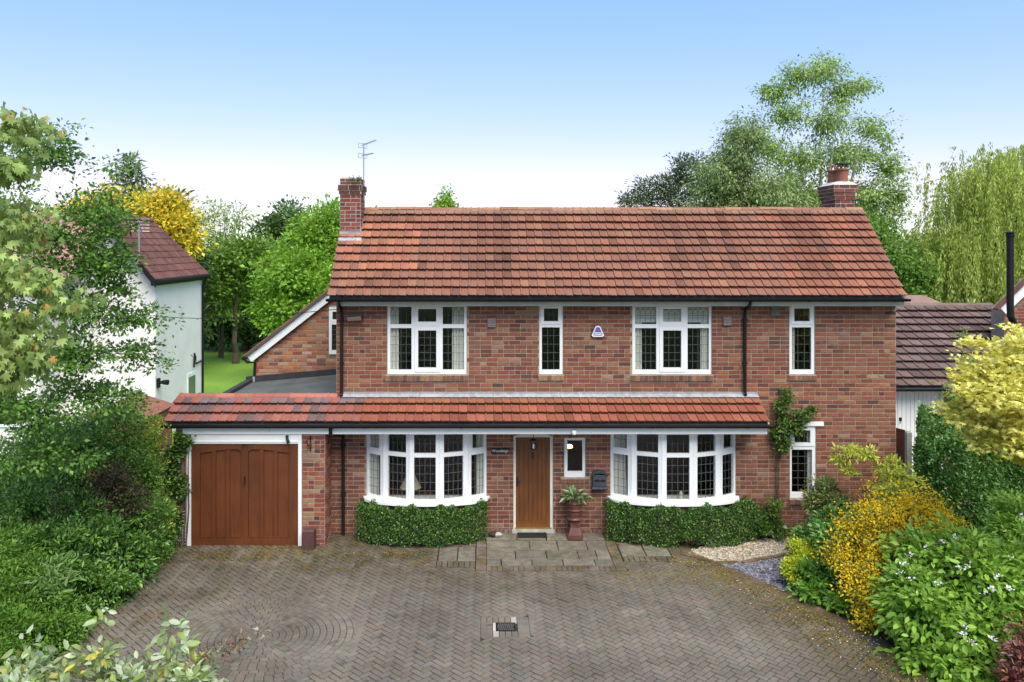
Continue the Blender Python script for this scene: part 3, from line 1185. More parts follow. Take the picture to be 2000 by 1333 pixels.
def pl(px0, px1, py0, py1, nx, nz, arch=False):
    return (wx(px0), wx(px1), wz(py1), wz(py0), nx, nz, arch)


def triple(x):      # three-light casement, pixel origin x of its left edge
    ls = [pl(x + 5.5, x + 47, 600, 634, 4, 2, True), pl(x + 60, x + 95.5, 604, 629, 3, 2, True), pl(x + 108, x + 150, 600, 634, 4, 2, True),
          pl(x + 5.5, x + 47, 641.5, 723, 4, 5), pl(x + 60, x + 95.5, 646, 719, 3, 5), pl(x + 108, x + 150, 641.5, 723, 4, 5)]
    sash = [(wx(x + 53), wx(x + 103), wz(637), wz(598.5)), (wx(x + 53), wx(x + 103), wz(727), wz(639))]
    return window(FRONT, rect(x, x + 155, 596.5, 731.5), ls, -.09, -.025, sash=sash)


def narrow(x, x2):
    w = x2 - x
    ls = [pl(x + 9, x2 - 9, 603, 628, 3, 2, True), pl(x + 5, x2 - 6, 640, 723, 3, 5)]
    return window(FRONT, rect(x, x2, 596.5, 731.5), ls, -.09, -.025, sash=[(wx(x + 3), wx(x2 - 3), wz(634), wz(598.5))])


triple(756.5); triple(1235.5)
narrow(1053.5, 1099.5); narrow(1542.5, 1591.5)
window(FRONT, rect(1543.5, 1593.5, 833.5, 973.5), [pl(1552, 1583, 841, 866, 3, 2, True), pl(1547, 1587, 879, 963, 3, 6)], -.09, -.02, sash=[(wx(1546), wx(1591), wz(872), wz(835))])
w = window(FRONT, rect(1102.5, 1143.5, 855.5, 933.5), [pl(1108.5, 1138, 861, 922, 0, 0)], -.09, -.03)
b = MB(); b.obox((LINTEL[0], -.03, LINTEL[2]), (LINTEL[1] - LINTEL[0], 0, 0), (0, .05, 0), (0, 0, LINTEL[3] - LINTEL[2])); b.build('lintel', M['upvc'], house)


def bay(cx, k):
    vx = [-1.33 * k, -.91 * k, -.325 * k, .325 * k, .91 * k, 1.33 * k]
    vy = [0, .26, .46, .46, .26, 0]
    P = [Vector((cx + a, -c, 0)) for a, c in zip(vx, vy)]
    zb, zt = .835, 2.30
    tr0, tr1 = 1.76, 1.83
    fm = MB()
    facets = []
    for i in range(5):
        u = P[i + 1] - P[i]
        l = u.length
        n = Vector((u.y, -u.x, 0)).normalized()
        fr = (P[i], u.normalized(), n)
        m = .085 if i in (1, 2, 3) else .06
        mr = m
        if i == 0: m, mr = .05, .10
        if i == 4: m, mr = .10, .05
        lo = (m, l - mr, zb + .06, tr0 - .01, 4 if i in (1, 2, 3) else 3, 5, False)
        up = (m, l - mr, tr1, 2.21, 4 if i in (1, 2, 3) else 3, 2, True)
        if i in (0, 4):
            lo = (lo[0], lo[1], zb + .055, tr0 - .03, 3, 5, False)
            up = (up[0] + .02, up[1] - .02, tr1 + .035, 2.21, 2, 2, True)
        plate(fm, fr, 0, l, zb, zt, [lo[:4], up[:4]], -.07, 0)
        if i in (0, 4):
            plate(fm, fr, up[0] - .035, up[1] + .035, up[2] - .03, up[3] + .03, [up[:4]], .0005, .014)
        facets.append((fr, [lo, up]))
    for i in range(1, 5):                                   # corner posts
        fm.tube([P[i] + Vector((0, .028, zb)), P[i] + Vector((0, .028, zt))], .034, 8)
    w = fm.build('bay_window', M['upvc'], house)
    for fr, ls in facets:
        fill_panes(w, fr, ls, -.035)
    # curved sill board
    sm = MB()
    outer = [Vector((cx - 1.43 * k, 0.02, 0))]
    for a in range(0, 13):
        t = math.pi * a / 12
        outer.append(Vector((cx - 1.40 * k * math.cos(t), -.545 * math.sin(t) ** .85 - .02, 0)))
    outer.append(Vector((cx + 1.43 * k, 0.02, 0)))
    sm.prism([(p.x, p.y) for p in outer], .785, zb + .004, .008)
    sm.build('sill', M['upvc'], w)
    # low wall under the bay
    bw = MB()
    bw.prism([(p.x, p.y) for p in P], 0, .784)
    bo = bw.build('bay_wall', M['mortar'], house)
    for i in range(5):
        u = P[i + 1] - P[i]
        n = Vector((u.y, -u.x, 0)).normalized()
        lay((P[i], u.normalized(), n), 0, u.length, 0, .78, [], PAL_MAIN, bo, pri=.1)
    # boarded soffit over the bay
    return w


bay(BAY1, .936)
bay(BAY2, .976)

# ------------------------------------------------------------------ front door
fm = MB()
dx0, dx1, dz0, dz1 = wx(1007.5), wx(1074.5), .175, wz(855)
ax0, ax1 = wx(1003), wx(1080)
fm.box(ax0, dx0, .02, .10, .10, wz(852)); fm.box(dx1, ax1, .02, .10, .10, wz(852))
n = 10
arch = [(ax0, wz(855))] + [(ax0 + (ax1 - ax0) * i / n, wz(852.5) + .055 * math.sin(math.pi * i / n)) for i in range(n + 1)] + [(ax1, wz(855))]
fm.extr([(x, .021, z) for x, z in reversed(arch)], (0, 0, 0), (0, .078, 0))
fm.build('door_frame', M['cream'], house)
door = MB()
door.box(dx0 + .004, dx1 - .004, .065, .105, dz0, dz1)
door_o = door.build('front_door', M['oak'], house)
b = MB()
st = .075
b.box(dx0 + .004, dx0 + st, .048, .0645, dz0, dz1); b.box(dx1 - st, dx1 - .004, .048, .0645, dz0, dz1)
b.box(dx0 + st + .001, dx1 - st - .001, .048, .0645, dz0, dz0 + .12); b.box(dx0 + st + .001, dx1 - st - .001, .048, .0645, dz1 - .09, dz1)
b.build('door_rail', M['oak'], door_o)
nn = 6
pw = (dx1 - dx0 - 2 * st) / nn
for i in range(nn):
    b = MB()
    x = dx0 + st + i * pw
    b.obox((x + .006, .050, dz0 + .121), (pw - .012, 0, 0), (0, .0145, 0), (0, 0, dz1 - .09 - dz0 - .122))
    b.build('plank', M['oak'], door_o)
b = MB()
b.box(dx0 + .012, dx0 + .045, .043, .0478, 1.02, 1.22)
b.tube([(dx0 + .03, .035, 1.14), (dx0 + .03, .0, 1.14), (dx0 + .12, -.002, 1.145)], .009, 6)
b.tube([(dx0 + .03, .044, 1.07), (dx0 + .03, .036, 1.07)], .012, 8)
b.build('handle', M['iron'], door_o)
b = MB()
xm = (dx0 + dx1) / 2
b.box(xm - .022, xm + .012, .043, .053, 1.70, 1.73)
b.tube([(xm - .005, .042, 1.70), (xm - .005, .03, 1.65), (xm - .005, .042, 1.60)], .010, 6)
b.build('knocker', M['iron'], door_o)
b = MB(); b.box(ax0 + .03, ax1 - .03, -.01, .05, .145, .172); b.build('threshold', plain('brass', (.55, .38, .12), .3, .1, 10, .5, .8, bmp=0), house)
b = MB()
b.box(ax0 - .03, ax1 + .03, -.06, .12, .0, .14)
b.build('door_step', M['cement'], house)
b = MB()
for k in range(26):
    x = .0 + k * .092
    if ax0 - .05 < x < ax1: continue
    m4 = Matrix(((.08, 0, 0, x), (0, -.02, 0, -.03), (0, 0, .085, .055), (0, 0, 0, 1)))
    BR.add(rnd.randrange(6), m4, pick([((.22, .14, .12), 1), ((.17, .10, .09), 1)]), .15, wall_o)

# ------------------------------------------------------------------ roofs and tiles
TP = Pieces()
RF = Pieces()


def tile_tpl(w, l, seed):
    """interlocking clay tile: rounded rib on one side, shallow waves on the pan, wavy lower edge; x across, y up the slope, z out"""
    r2 = random.Random(seed)
    xs = [0, .06, .17, .24, .40, .50, .62, .80, .97]
    hs = [.016, .022, .021, .005, .009, .005, .009, .006, .004]
    v, f = [], []
    n = len(xs)
    t0 = .088 + r2.uniform(-.003, .005)
    for (y, lift) in ((0, t0), (l, .012)):
        for x, h in zip(xs, hs):
            v.append((x * w, y + (0 if y else (-.006 if h < .007 else 0)), lift + h))
    for x in xs:
        v.append((x * w, 0, t0 - .017))
    for i in range(n - 1):
        f.append((i, i + 1, n + i + 1, n + i))
        f.append((2 * n + i, 2 * n + i + 1, i + 1, i))
    v += [(0, l, 0), (xs[-1] * w, l, 0)]
    f.append((2 * n, 0, n, 3 * n))
    f.append((n - 1, 3 * n - 1, 3 * n + 1, 2 * n - 1))
    return np.array(v), f


def roof_tiles(P, par, O, ux, us, width, length, tw, gauge, colf, prif, keys, stagger=0.0):
    ux, us = Vector(ux).normalized(), Vector(us).normalized()
    nn = ux.cross(us)
    ncol, nrow = int(round(width / tw)), int(round(length / gauge))
    sx = width / ncol / tw
    sy = length / nrow / gauge
    for r in range(nrow):
        for c in range(ncol):
            o = O + ux * (c * width / ncol + rnd.uniform(-.002, .002)) + us * (r * length / nrow + rnd.uniform(-.004, .004)) + nn * rnd.uniform(0, .004)
            a, b = ux * sx, us * sy
            sk = rnd.uniform(-.012, .012)
            b = b + ux * sk
            m4 = Matrix(((a.x, b.x, nn.x, o.x), (a.y, b.y, nn.y, o.y), (a.z, b.z, nn.z, o.z), (0, 0, 0, 1)))
            P.add(keys[rnd.randrange(len(keys))], m4, colf(c / ncol, r / nrow), prif(c, r), par)


TW = .178
SL = math.hypot(RIDGE_Y - EAVE_Y, RIDGE_Z - EAVE_Z)
RX0, RX1 = wx(640, EAVE_Y), wx(1770.5, EAVE_Y)
us_m = Vector((0, RIDGE_Y - EAVE_Y, RIDGE_Z - EAVE_Z)).normalized()
nm = Vector((1, 0, 0)).cross(us_m)
rb = MB()
e0 = Vector((RX0 + .02, EAVE_Y + .03, EAVE_Z + .01)) - nm * .02
top = Vector((RX0 + .02, RIDGE_Y, RIDGE_Z)) - nm * .02
rb.extr([e0, e0 + Vector((RX1 - RX0 - .04, 0, 0)), top + Vector((RX1 - RX0 - .04, 0, 0)), top], nm * 0, nm * -.07)
bk = Vector((RX0 + .02, 2 * RIDGE_Y - EAVE_Y, EAVE_Z))
rb.extr([top + Vector((0, .002, 0)), top + Vector((RX1 - RX0 - .04, .002, 0)), bk + Vector((RX1 - RX0 - .04, 0, 0)), bk], (0, 0, 0), (0, 0, -.08))
roof = rb.build('roof', M['felt'], house)
for k in range(4):
    TP.tpl[('m', k)] = tile_tpl(TW, SL / 11 + .05, k)
rn = random.Random(3)
streaks = [(rn.random(), rn.uniform(.006, .03), rn.uniform(.35, .8), rn.uniform(0, .6)) for _ in range(20)]


def main_col(u, v):
    base = pick([((.225, .092, .064), 5), ((.25, .103, .068), 3), ((.20, .086, .064), 3), ((.165, .08, .066), 1.8), ((.27, .125, .08), .8)])
    k = 1.0
    for s, w, a, v0 in streaks:
        if abs(u - s) < w * 1.6 and v > v0 * .6 + rnd.uniform(-.15, .15): k *= 1 - .34 * a * max(0, 1 - abs(u - s) / (w * 1.6)) * rnd.uniform(.3, 1.3)
    if rnd.random() < .03: k *= .75
    base = tuple(.55 * x + .45 * y for x, y in zip(base, (.228, .095, .065)))
    if u < .14 and .25 < v < .8 and rnd.random() < .7: base = pick([((.33, .125, .075), 2), ((.28, .105, .07), 1)])
    if u > .8: base = tuple(x * y for x, y in zip(base, (1.1, 1.0, .95)))
    if v > .82: base = tuple(.55 * x + .45 * y for x, y in zip(base, (.24, .15, .10)))
    return tuple(x * k * y for x, y in zip(base, (1.12, 1.17, 1.12)))


roof_tiles(TP, roof, Vector((RX0, EAVE_Y, EAVE_Z)), (1, 0, 0), us_m, RX1 - RX0, SL, TW, SL / 11, main_col, lambda c, r: 2 - r * .1 + rnd.uniform(0, .001), [('m', k) for k in range(4)])
# ridge tiles
nr = 29
for k in range(nr):
    x = RX0 + .42 + (RX1 - RX0 - .43) * k / nr
    w = (RX1 - RX0 - .43) / nr
    mb = MB()
    dzr = .012 * math.sin(k * .9) + rnd.uniform(-.006, .006)
    pts, pts2 = [], []
    for a in range(7):
        t = math.pi * (a / 6) * .86 + math.pi * .07
        rr = .105 + rnd.uniform(-.003, .003)
        y, z = RIDGE_Y - math.cos(t) * rr * 1.05, RIDGE_Z - .035 + dzr + math.sin(t) * rr * .8
        pts.append((x + .004, y, z)); pts2.append((x + w - .004, y, z))
    mb.add(pts + pts2, [(i, i + 1, 7 + i + 1, 7 + i) for i in range(6)])
    mb.tube([(p[0] - .004, p[1], p[2]) for p in pts], .011, 5)
    o = mb.build('ridge_tile', M['tile_o'], roof)
    o.color = (*pick([((.33, .16, .10), 2), ((.30, .12, .08), 2), ((.36, .2, .13), 1)]), 1)
b = MB()
b.box(RX0 + .4, RX1 - .01, RIDGE_Y - .125, RIDGE_Y - .085, RIDGE_Z - .075, RIDGE_Z - .028)
b.build('ridge_mortar', M['cement'], roof)

# lean-to and garage roof: one long slope
LE_Y, LE_Z = -.72, 2.475
LT_Y, LT_Z = .0, 2.88
LX0, LXM, LX1 = wx(321, LE_Y), wx(660, 0), wx(1503.5, LE_Y)
LSL = math.hypot(LT_Y - LE_Y, LT_Z - LE_Z)
us_l = Vector((0, LT_Y - LE_Y, LT_Z - LE_Z)).normalized()
nl = Vector((1, 0, 0)).cross(us_l)
rb = MB()
a0 = Vector((LX0 + .03, LE_Y + .02, LE_Z + .008)) - nl * .015
a1 = Vector((LX0 + .03, LT_Y + .0, LT_Z)) - nl * .015
rb.extr([a0, a0 + Vector((LX1 - LX0 - .06, 0, 0)), a1 + Vector((LX1 - LX0 - .06, -.01, 0)), a1 + Vector((0, -.01, 0))], nl * 0, nl * -.06)
lroof = rb.build('lean_to_roof', M['felt'], house)
for k in range(4):
    RF.tpl[('l', k)] = tile_tpl(TW, LSL / 3 + .05, 10 + k)


def lean_col(u, v):
    if u < .315:
        c = pick([((.25, .09, .065), 3), ((.285, .105, .075), 3), ((.20, .10, .085), 2), ((.14, .088, .08), 1.6)])
        if v > .5 and rnd.random() < .35: c = pick([((.19, .13, .13), 1)])
    else:
        c = pick([((.262, .083, .05), 4), ((.29, .096, .056), 3), ((.225, .072, .045), 2)])
        if v > .6: c = tuple(.75 * x + .25 * y for x, y in zip(c, (.24, .15, .08)))
    if rnd.random() < .04: c = tuple(x * .7 for x in c)
    return c


roof_tiles(RF, lroof, Vector((LX0, LE_Y, LE_Z)), (1, 0, 0), us_l, LX1 - LX0, LSL, TW, LSL / 3, lean_col, lambda c, r: 9, [('l', k) for k in range(4)])
# garage ridge tiles
x = LX0 + .03
while x < LXM - .1:
    w = min(.385, LXM - x)
    mb = MB()
    for (xa, xb, rr) in ((x + .002, x + .035, .125), (x + .035, x + w - .002, .112)):
        p1 = [(xa, .02 - math.cos(math.pi * a / 6) * rr, LT_Z - .01 + math.sin(math.pi * a / 6) * rr * .85) for a in range(7)]
        p2 = [(xb, p[1], p[2]) for p in p1]
        mb.add(p1 + p2, [(i, i + 1, 7 + i + 1, 7 + i) for i in range(6)] + [tuple(range(7)), tuple(reversed(range(7, 14)))])
    o = mb.build('ridge_tile', M['newtile_o'], lroof)
    o.color = (*pick([((.37, .13, .095), 3), ((.32, .11, .08), 2)]), 1)
    x += w
TP.emit('roof_tile', M['tile_o'], M['tile_a'], 95)
RF.emit('roof_tile', M['newtile_o'], M['tile_a'], 400)
# lead flashing along the wall
b = MB()
x = LXM + .09
while x < wx(1480):
    w = min(rnd.uniform(1.3, 1.7), wx(1480) - x)
    b.obox((x, -.012, LT_Z + .06), (w - .006, 0, rnd.uniform(-.006, .006)), (0, .01, 0), (0, 0, .05))
    b.obox((x, -.112, LT_Z + .022), (w - .006, 0, 0), (0, .10, .045), (0, -.004, .006))
    x += w
b.build('flashing', M['flash'], house)
b = MB()
b.obox((LX1 - .04, LE_Y + .01, LE_Z - .03), (.035, 0, 0), us_l * LSL, nl * .05)
b.obox((LX0 + .005, LE_Y + .01, LE_Z - .03), (.035, 0, 0), us_l * LSL, nl * .05)
b.build('verge', M['cement'], lroof)


def half_gutter(name, x0, x1, y, z, r=.055, par=house):
    mb = MB()
    n = 8
    o, i_ = [], []
    for k in range(n + 1):
        t = math.pi * k / n
        o.append((-math.cos(t) * r, -math.sin(t) * r)); i_.append((-math.cos(t) * (r - .006), -math.sin(t) * (r - .006)))
    prof = o + list(reversed(i_))
    mb.extr([(x0, y + p[0], z + p[1]) for p in prof], (x0, 0, 0), (x1, 0, 0))
    xx = x0 + .3
    while xx < x1:                                  # union clips
        mb.tube([(xx, y - math.cos(math.pi * k / n) * (r + .003), z - math.sin(math.pi * k / n) * (r + .003)) for k in range(n + 1)], .009, 5)
        xx += 1.9
    return mb.build(name, M['black'], par)


half_gutter('gutter', RX0 - .02, RX1 + .04, EAVE_Y - .055, EAVE_Z - .012, .058)
half_gutter('gutter', LX0 - .08, LX1 + .02, LE_Y - .05, LE_Z - .012, .056)
b = MB()
b.box(HX0 + .03, HX1 + .015, EAVE_Y + .045, EAVE_Y + .075, 4.805, 4.935)
b.box(HX0 + .03, HX1 + .015, EAVE_Y + .0755, -.012, 4.81, 4.83)
b.build('fascia', plain('aged_board', (.42, .43, .38), .6, .1, 4, .3, bmp=.1), house)
b = MB()
f0 = LE_Y + .03
b.box(LX0 + .35, LXM - .06, f0, f0 + .025, 2.275, 2.405)
b.box(LXM + .005, LX1 - .04, f0, f0 + .025, 2.275, 2.405)
b.box(LX1 - .065, LX1 - .04, f0 + .026, -.01, 2.275, 2.46)
b.build('fascia', M['upvc'], house)
b = MB()
b.box(LXM + .01, LX1 - .07, f0 + .026, -.012, 2.302, 2.318)
b.build('soffit', M['upvc'], house)


def pipe(pts, r=.034, par=house, brackets=()):
    mb = MB()
    mb.tube(pts, r, 10)
    for (x, y, z) in brackets:
        mb.box(x - r - .012, x + r + .012, y - r - .006, y + r + .03, z - .018, z + .018)
    return mb.build('downpipe', M['black'], par)


xd = wx(668.5)
pipe([(xd, EAVE_Y - .055, 4.9), (xd, EAVE_Y - .03, 4.83), (xd, -.075, 4.72), (xd, -.07, 4.6), (xd, -.07, 2.98), (xd, -.12, 2.93)], brackets=[(xd, -.07, 4.5), (xd, -.07, 3.6)])
xd = wx(1453)
pipe([(xd, EAVE_Y - .055, 4.9), (xd, EAVE_Y - .03, 4.83), (xd, -.075, 4.72), (xd, -.07, 4.6), (xd, -.07, 3.0), (xd, -.12, 2.95)], brackets=[(xd, -.07, 4.5), (xd, -.07, 3.6)])
xd = wx(671.5)
pipe([(xd - .12, LE_Y - .05, 2.42), (xd - .12, LE_Y - .03, 2.26), (xd, -.09, 2.12), (xd, -.075, 2.0), (xd, -.075, .05)], brackets=[(xd, -.075, 1.9), (xd, -.075, .9)])

# ------------------------------------------------------------------ chimneys
PAL_SOOT = [((.12, .05, .042), 3), ((.085, .05, .04), 3), ((.17, .06, .048), 2), ((.15, .12, .08), 1)]


def chimney(name, x0, x1, y0, y1, z0, z1, bands, faces, name2=False):
    mb = MB()
    mb.box(x0, x1, y0, y1, z0, z1)
    for (e, a, b_) in bands: mb.box(x0 - e, x1 + e, y0 - e, y1 + e, a, b_)
    co = mb.build(name, M['pale_mortar'], house)
    segs = [(0.0, z0, min([a for _, a, _ in bands]))] + [(e, a, b_) for e, a, b_ in bands]
    for e, a, b_ in segs:
        for fc in faces:
            if fc == 'f': fr, l = frame((x0 - e, y0 - e, 0), (1, 0, 0), (0, -1, 0)), x1 - x0 + 2 * e
            if fc == 'r': fr, l = frame((x1 + e, y0 - e, 0), (0, 1, 0), (1, 0, 0)), y1 - y0 + 2 * e
            if fc == 'l': fr, l = frame((x0 - e, y1 + e, 0), (0, -1, 0), (-1, 0, 0)), y1 - y0 + 2 * e
            lay(fr, 0, l, a, b_, [], PAL_CHIM if not (e or a > 7.5) or name2 else PAL_SOOT, co, pri=.3)
    return co


cy0 = 16.9 + 1.08 - D
Zc = cy0 + D
c1x0, c1x1 = (664 - CX) * Zc / F, (704 - CX) * Zc / F
zt = H + (CY - 347) * Zc / F
ch1 = chimney('chimney', c1x0, c1x1, cy0, cy0 + .60, 5.95, zt - .30, [(.022, zt - .37, zt - .29), (.04, zt - .29, zt - .16), (.0, zt - .16, zt - .02)], 'fr')
b = MB(); b.box(c1x0 + .03, c1x1 - .03, cy0 + .03, cy0 + .56, zt - .025, zt); b.build('flaunching', M['cement'], ch1)
b = MB()
ys = cy0
zr = EAVE_Z + (cy0 - EAVE_Y) * us_m.z / us_m.y
b.obox((c1x0 - .01, cy0 - .14, zr - .10), (c1x1 - c1x0 + .05, 0, 0), (0, .13, .125), nm * .045)
b.obox((c1x0 - .01, cy0 - .016, zr + .02), (c1x1 - c1x0 + .03, 0, 0), (0, .014, 0), (0, 0, .12))
for k in range(2):
    b.box(c1x1 + .002, c1x1 + .016, cy0 + .0 + k * .15, cy0 + .15 + k * .15, zr + .02 + k * .14, zr + .24 + k * .14)
b.build('flashing', M['flash'], ch1)

Zc = 18.7
c2x0, c2x1 = (1632 - CX) * Zc / F, (1668.5 - CX) * Zc / F
cy0 = Zc - D
zt = H + (CY - 361) * Zc / F
ch2 = chimney('chimney', c2x0, c2x1, cy0, cy0 + .78, 6.2, zt - .32, [(.02, zt - .34, zt - .255), (.04, zt - .255, zt - .17), (.06, zt - .17, zt)], 'fl', True)
b = MB()
b.add([(c2x0 - .05, cy0 - .05, zt), (c2x1 + .05, cy0 - .05, zt), (c2x1 + .05, cy0 + .83, zt), (c2x0 - .05, cy0 + .83, zt),
       (c2x0 + .06, cy0 + .08, zt + .075), (c2x1 - .06, cy0 + .08, zt + .075), (c2x1 - .06, cy0 + .7, zt + .075), (c2x0 + .06, cy0 + .7, zt + .075)],
      [(0, 1, 5, 4), (1, 2, 6, 5), (2, 3, 7, 6), (3, 0, 4, 7), (4, 5, 6, 7)])
b.build('flaunching', plain('white_cement', (.62, .60, .57), .9, .12, 10, .1, bmp=.4), ch2)
for (dy, cowl) in ((.2, True), (.58, False)):
    c = ((c2x0 + c2x1) / 2 + (.03 if cowl else -.02), cy0 + dy, zt + .04)
    b = MB()
    b.lathe([(.13, 0), (.135, .03), (.118, .06), (.112, .26), (.118, .30), (.14, .305), (.14, .335), (.115, .34), (.10, .345)], c, 18)
    p = b.build('chimney_pot', M['terracotta'], ch2)
    b = MB()
    if cowl:
        for k in range(5):
            t = k * 2 * math.pi / 5
            b.tube([(c[0] + .085 * math.cos(t), c[1] + .085 * math.sin(t), c[2] + .33), (c[0] + .10 * math.cos(t), c[1] + .10 * math.sin(t), c[2] + .45)], .008, 5)
        b.lathe([(.17, .44), (.165, .455), (.09, .475), (.02, .485)], c, 18)
        p = b.build('cowl', M['iron'], ch2)
    else:
        b.tube([(c[0] - .11 * math.cos(math.pi * k / 10), c[1], c[2] + .33 + .13 * math.sin(math.pi * k / 10)) for k in range(11)], .014, 6)
        b.tube([(c[0], c[1] - .11 * math.cos(math.pi * k / 10), c[2] + .33 + .13 * math.sin(math.pi * k / 10)) for k in range(11)], .014, 6)
        b.build('cowl', M['terracotta'], ch2)

# ------------------------------------------------------------------ garage
GY = -.65
gx0, gx1 = wx(373, GY), wx(582.5, GY)
pier0, pier1 = wx(590.5, GY), wx(634.5, GY)
b = MB()
b.box(pier0, pier1, GY, -.001, 0, 2.40)
gw = b.build('garage_wall', M['mortar'], house)
lay(frame((0, GY, 0), (1, 0, 0), (0, -1, 0)), pier0, pier1, 0, 2.33, [], PAL_PIER, gw, pri=1.2, flemish=.35)
lay(frame((pier1, GY, 0), (0, 1, 0), (1, 0, 0)), 0, -GY, 0, 2.33, [], PAL_PIER, gw, pri=.4)
b = MB()
b.box(LX0 + .2, gx0 - .086, GY, 3.4, 0, 2.40)
gw2 = b.build('garage_wall', M['mortar'], house)
lay(frame((0, GY, 0), (1, 0, 0), (0, -1, 0)), LX0 + .2, gx0 - .086, 0, 2.33, [], PAL_PIER, gw2, pri=.2)
fm = MB()
dtop = wz(867, GY)
fm.box(gx0 - .085, gx0, GY - .012, GY + .09, 0, dtop + .20)
fm.box(gx1, gx1 + .07, GY - .012, GY + .09, 0, dtop + .20)
fm.box(gx0 + .001, gx1 - .001, GY - .008, GY + .09, dtop, dtop + .195)
fm.box(gx0 + .001, gx1 - .001, GY - .02, GY - .0085, dtop + .03, dtop + .055)
fm.build('garage_door_frame', M['white'], house)
gd = MB()
gd.box(gx0 + .003, gx1 - .003, GY + .045, GY + .075, .02, dtop - .003)
gdo = gd.build('garage_door', M['gar'], house)
gw_, gh = gx1 - gx0, dtop
b = MB()
fy0, fy1 = GY + .012, GY + .0448
b.box(gx0 + .003, gx0 + .17, fy0, fy1, .02, dtop - .003); b.box(gx1 - .17, gx1 - .003, fy0, fy1, .02, dtop - .003)
b.box(gx0 + .171, gx1 - .171, fy0, fy1, .02, .20)
midx = (gx0 + gx1) / 2
b.box(midx - .055, midx + .055, fy0, fy1, .201, dtop - .13)
for s in (-1, 1):                                     # head rail with a shallow arch over each leaf
    xa, xb = (gx0 + .171, midx - .056) if s < 0 else (midx + .056, gx1 - .171)
    poly = [(xa, dtop - .003), (xb, dtop - .003)]
    for k in range(9):
        u = 1 - k / 8
        edge = abs(u - (1 if s > 0 else 0))
        poly.append((xa + (xb - xa) * u, dtop - .115 - .085 * (1 - math.sin(math.pi * min(1, max(0, (u if s < 0 else 1 - u) * 1.15)) / 2)) - (.05 * max(0, (u if s < 0 else 1 - u) - .88) / .12)))
    b.extr([(x, fy0, z) for x, z in poly], (0, 0, 0), (0, fy1 - fy0, 0))
    for k in (1, 2):
        x = xa + (xb - xa) * k / 3
        b.box(x - .028, x + .028, fy0 + .002, fy1, .201, dtop - .128)
b.build('rail', M['gar'], gdo)
for s in (-1, 1):
    xa, xb = (gx0 + .171, midx - .056) if s < 0 else (midx + .056, gx1 - .171)
    for k in range(3):
        x0_, x1_ = xa + (xb - xa) * k / 3 + (.032 if k else .004), xa + (xb - xa) * (k + 1) / 3 - (.032 if k < 2 else .004)
        b = MB(); b.box(x0_ + .012, x1_ - .012, fy1 - .010, fy1 + .0005, .216, dtop - .20); b.build('panel', M['gar'], gdo)
        b = MB()
        for (m0_, m1_, n0_, n1_) in ((x0_ - .004, x0_ + .008, .204, dtop - .15), (x1_ - .008, x1_ + .004, .204, dtop - .15), (x0_ + .0085, x1_ - .0085, .204, .214)):
            b.box(m0_, m1_, fy0 - .006, fy1 - .001, n0_, n1_)
        b.build('moulding', M['gar'], gdo)
b = MB()
b.box(midx - .018, midx + .018, fy0 - .008, fy0 - .0005, 1.30, 1.42)
b.tube([(midx, fy0 - .009, 1.33), (midx, fy0 - .05, 1.33), (midx + .02, fy0 - .052, 1.26)], .011, 6)
b.build('handle', M['iron'], gdo)
# flat roof behind the garage ridge
b = MB()
fl, fr_ = -5.95, HX0 - .01
b.add([(fl, .09, 2.62), (fr_, .09, 2.86), (fr_, 3.49, 2.87), (fl, 3.49, 2.62)], [(0, 1, 2, 3)])
b.add([(fl, .09, 2.5), (fl, 3.49, 2.5), (fl, 3.49, 2.62), (fl, .09, 2.62)], [(0, 1, 2, 3)])
b.build('flat_roof', M['felt'], house)
b = MB()
b.obox((fl - .06, .1, 2.50), (.18, 0, .02), (0, 4.6, 0), (0, 0, .19))
b.obox((fl - .05, 3.40, 2.625), (fr_ - fl + .05, 0, .245), (0, .06, 0), (0, 0, .14))
b.build('roof_kerb', plain('black_felt', (.035, .037, .04), .8, .3, 5, .3, bmp=.5), house)

# ------------------------------------------------------------------ rear wing with its sloping verge
WY = 3.5
WZ = WY + D
wl0 = (497 - CX) * WZ / F
va, vb = W(483, 697, WZ - .12), W(640, 574, WZ - .12)
sl = (vb.z - va.z) / (vb.x - va.x)
b = MB()
xr = 1.0
top_at = lambda x: va.z + (x - va.x) * sl - .10
b.extr([(wl0, WY, 2.3), (xr, WY, 2.3), (xr, WY, top_at(-2.2)), (-2.2, WY, top_at(-2.2)), (wl0, WY, top_at(wl0))], (0, 0, 0), (0, .25, 0))
wo = b.build('rear_wall', M['mortar'], house)
wwin = (wx(643, WY), wx(678, WY), wz(692, WY), wz(600, WY))
lay(frame((0, WY, 0), (1, 0, 0), (0, -1, 0)), wl0, -2.3, 2.4, 5.8, [wwin], PAL_WING, wo, clip=lambda z: ((z + .1 - va.z) / sl + va.x + .03, 9) if z < 5.7 else None, pri=.5)
window(frame((0, WY, 0), (1, 0, 0), (0, -1, 0)), wwin, [(wx(650, WY), wx(671, WY), wz(624, WY), wz(609, WY), 2, 2, False), (wx(648.5, WY), wx(673, WY), wz(684, WY), wz(634, WY), 2, 5, False)], .006, .04)
b = MB(); b.box(wwin[0] + .01, wwin[1] - .01, WY - .0055, WY - .0015, wwin[2] + .01, wwin[3] - .01); b.build('unlit_room_board', M['black'], house)  # black board behind the panes, painting in the dark of the room
rs = Vector((1, 0, sl)).normalized()
rp = Vector((-rs.z, 0, rs.x))
b = MB()
b.obox(va - rp * .17, rs * 4.2, (0, .03, 0), rp * .155)
b.obox(va + Vector((0, -.008, 0)) - rp * .04, rs * 4.2, (0, .0075, 0), rp * .03)
b.build('bargeboard', M['upvc'], house)
b = MB()
b.obox(va - rs * .06 + Vector((0, -.05, 0)), rs * 4.3, (0, 5.0, 0), rp * .05)
wr = b.build('wing_roof', M['felt'], house)
WT = Pieces()
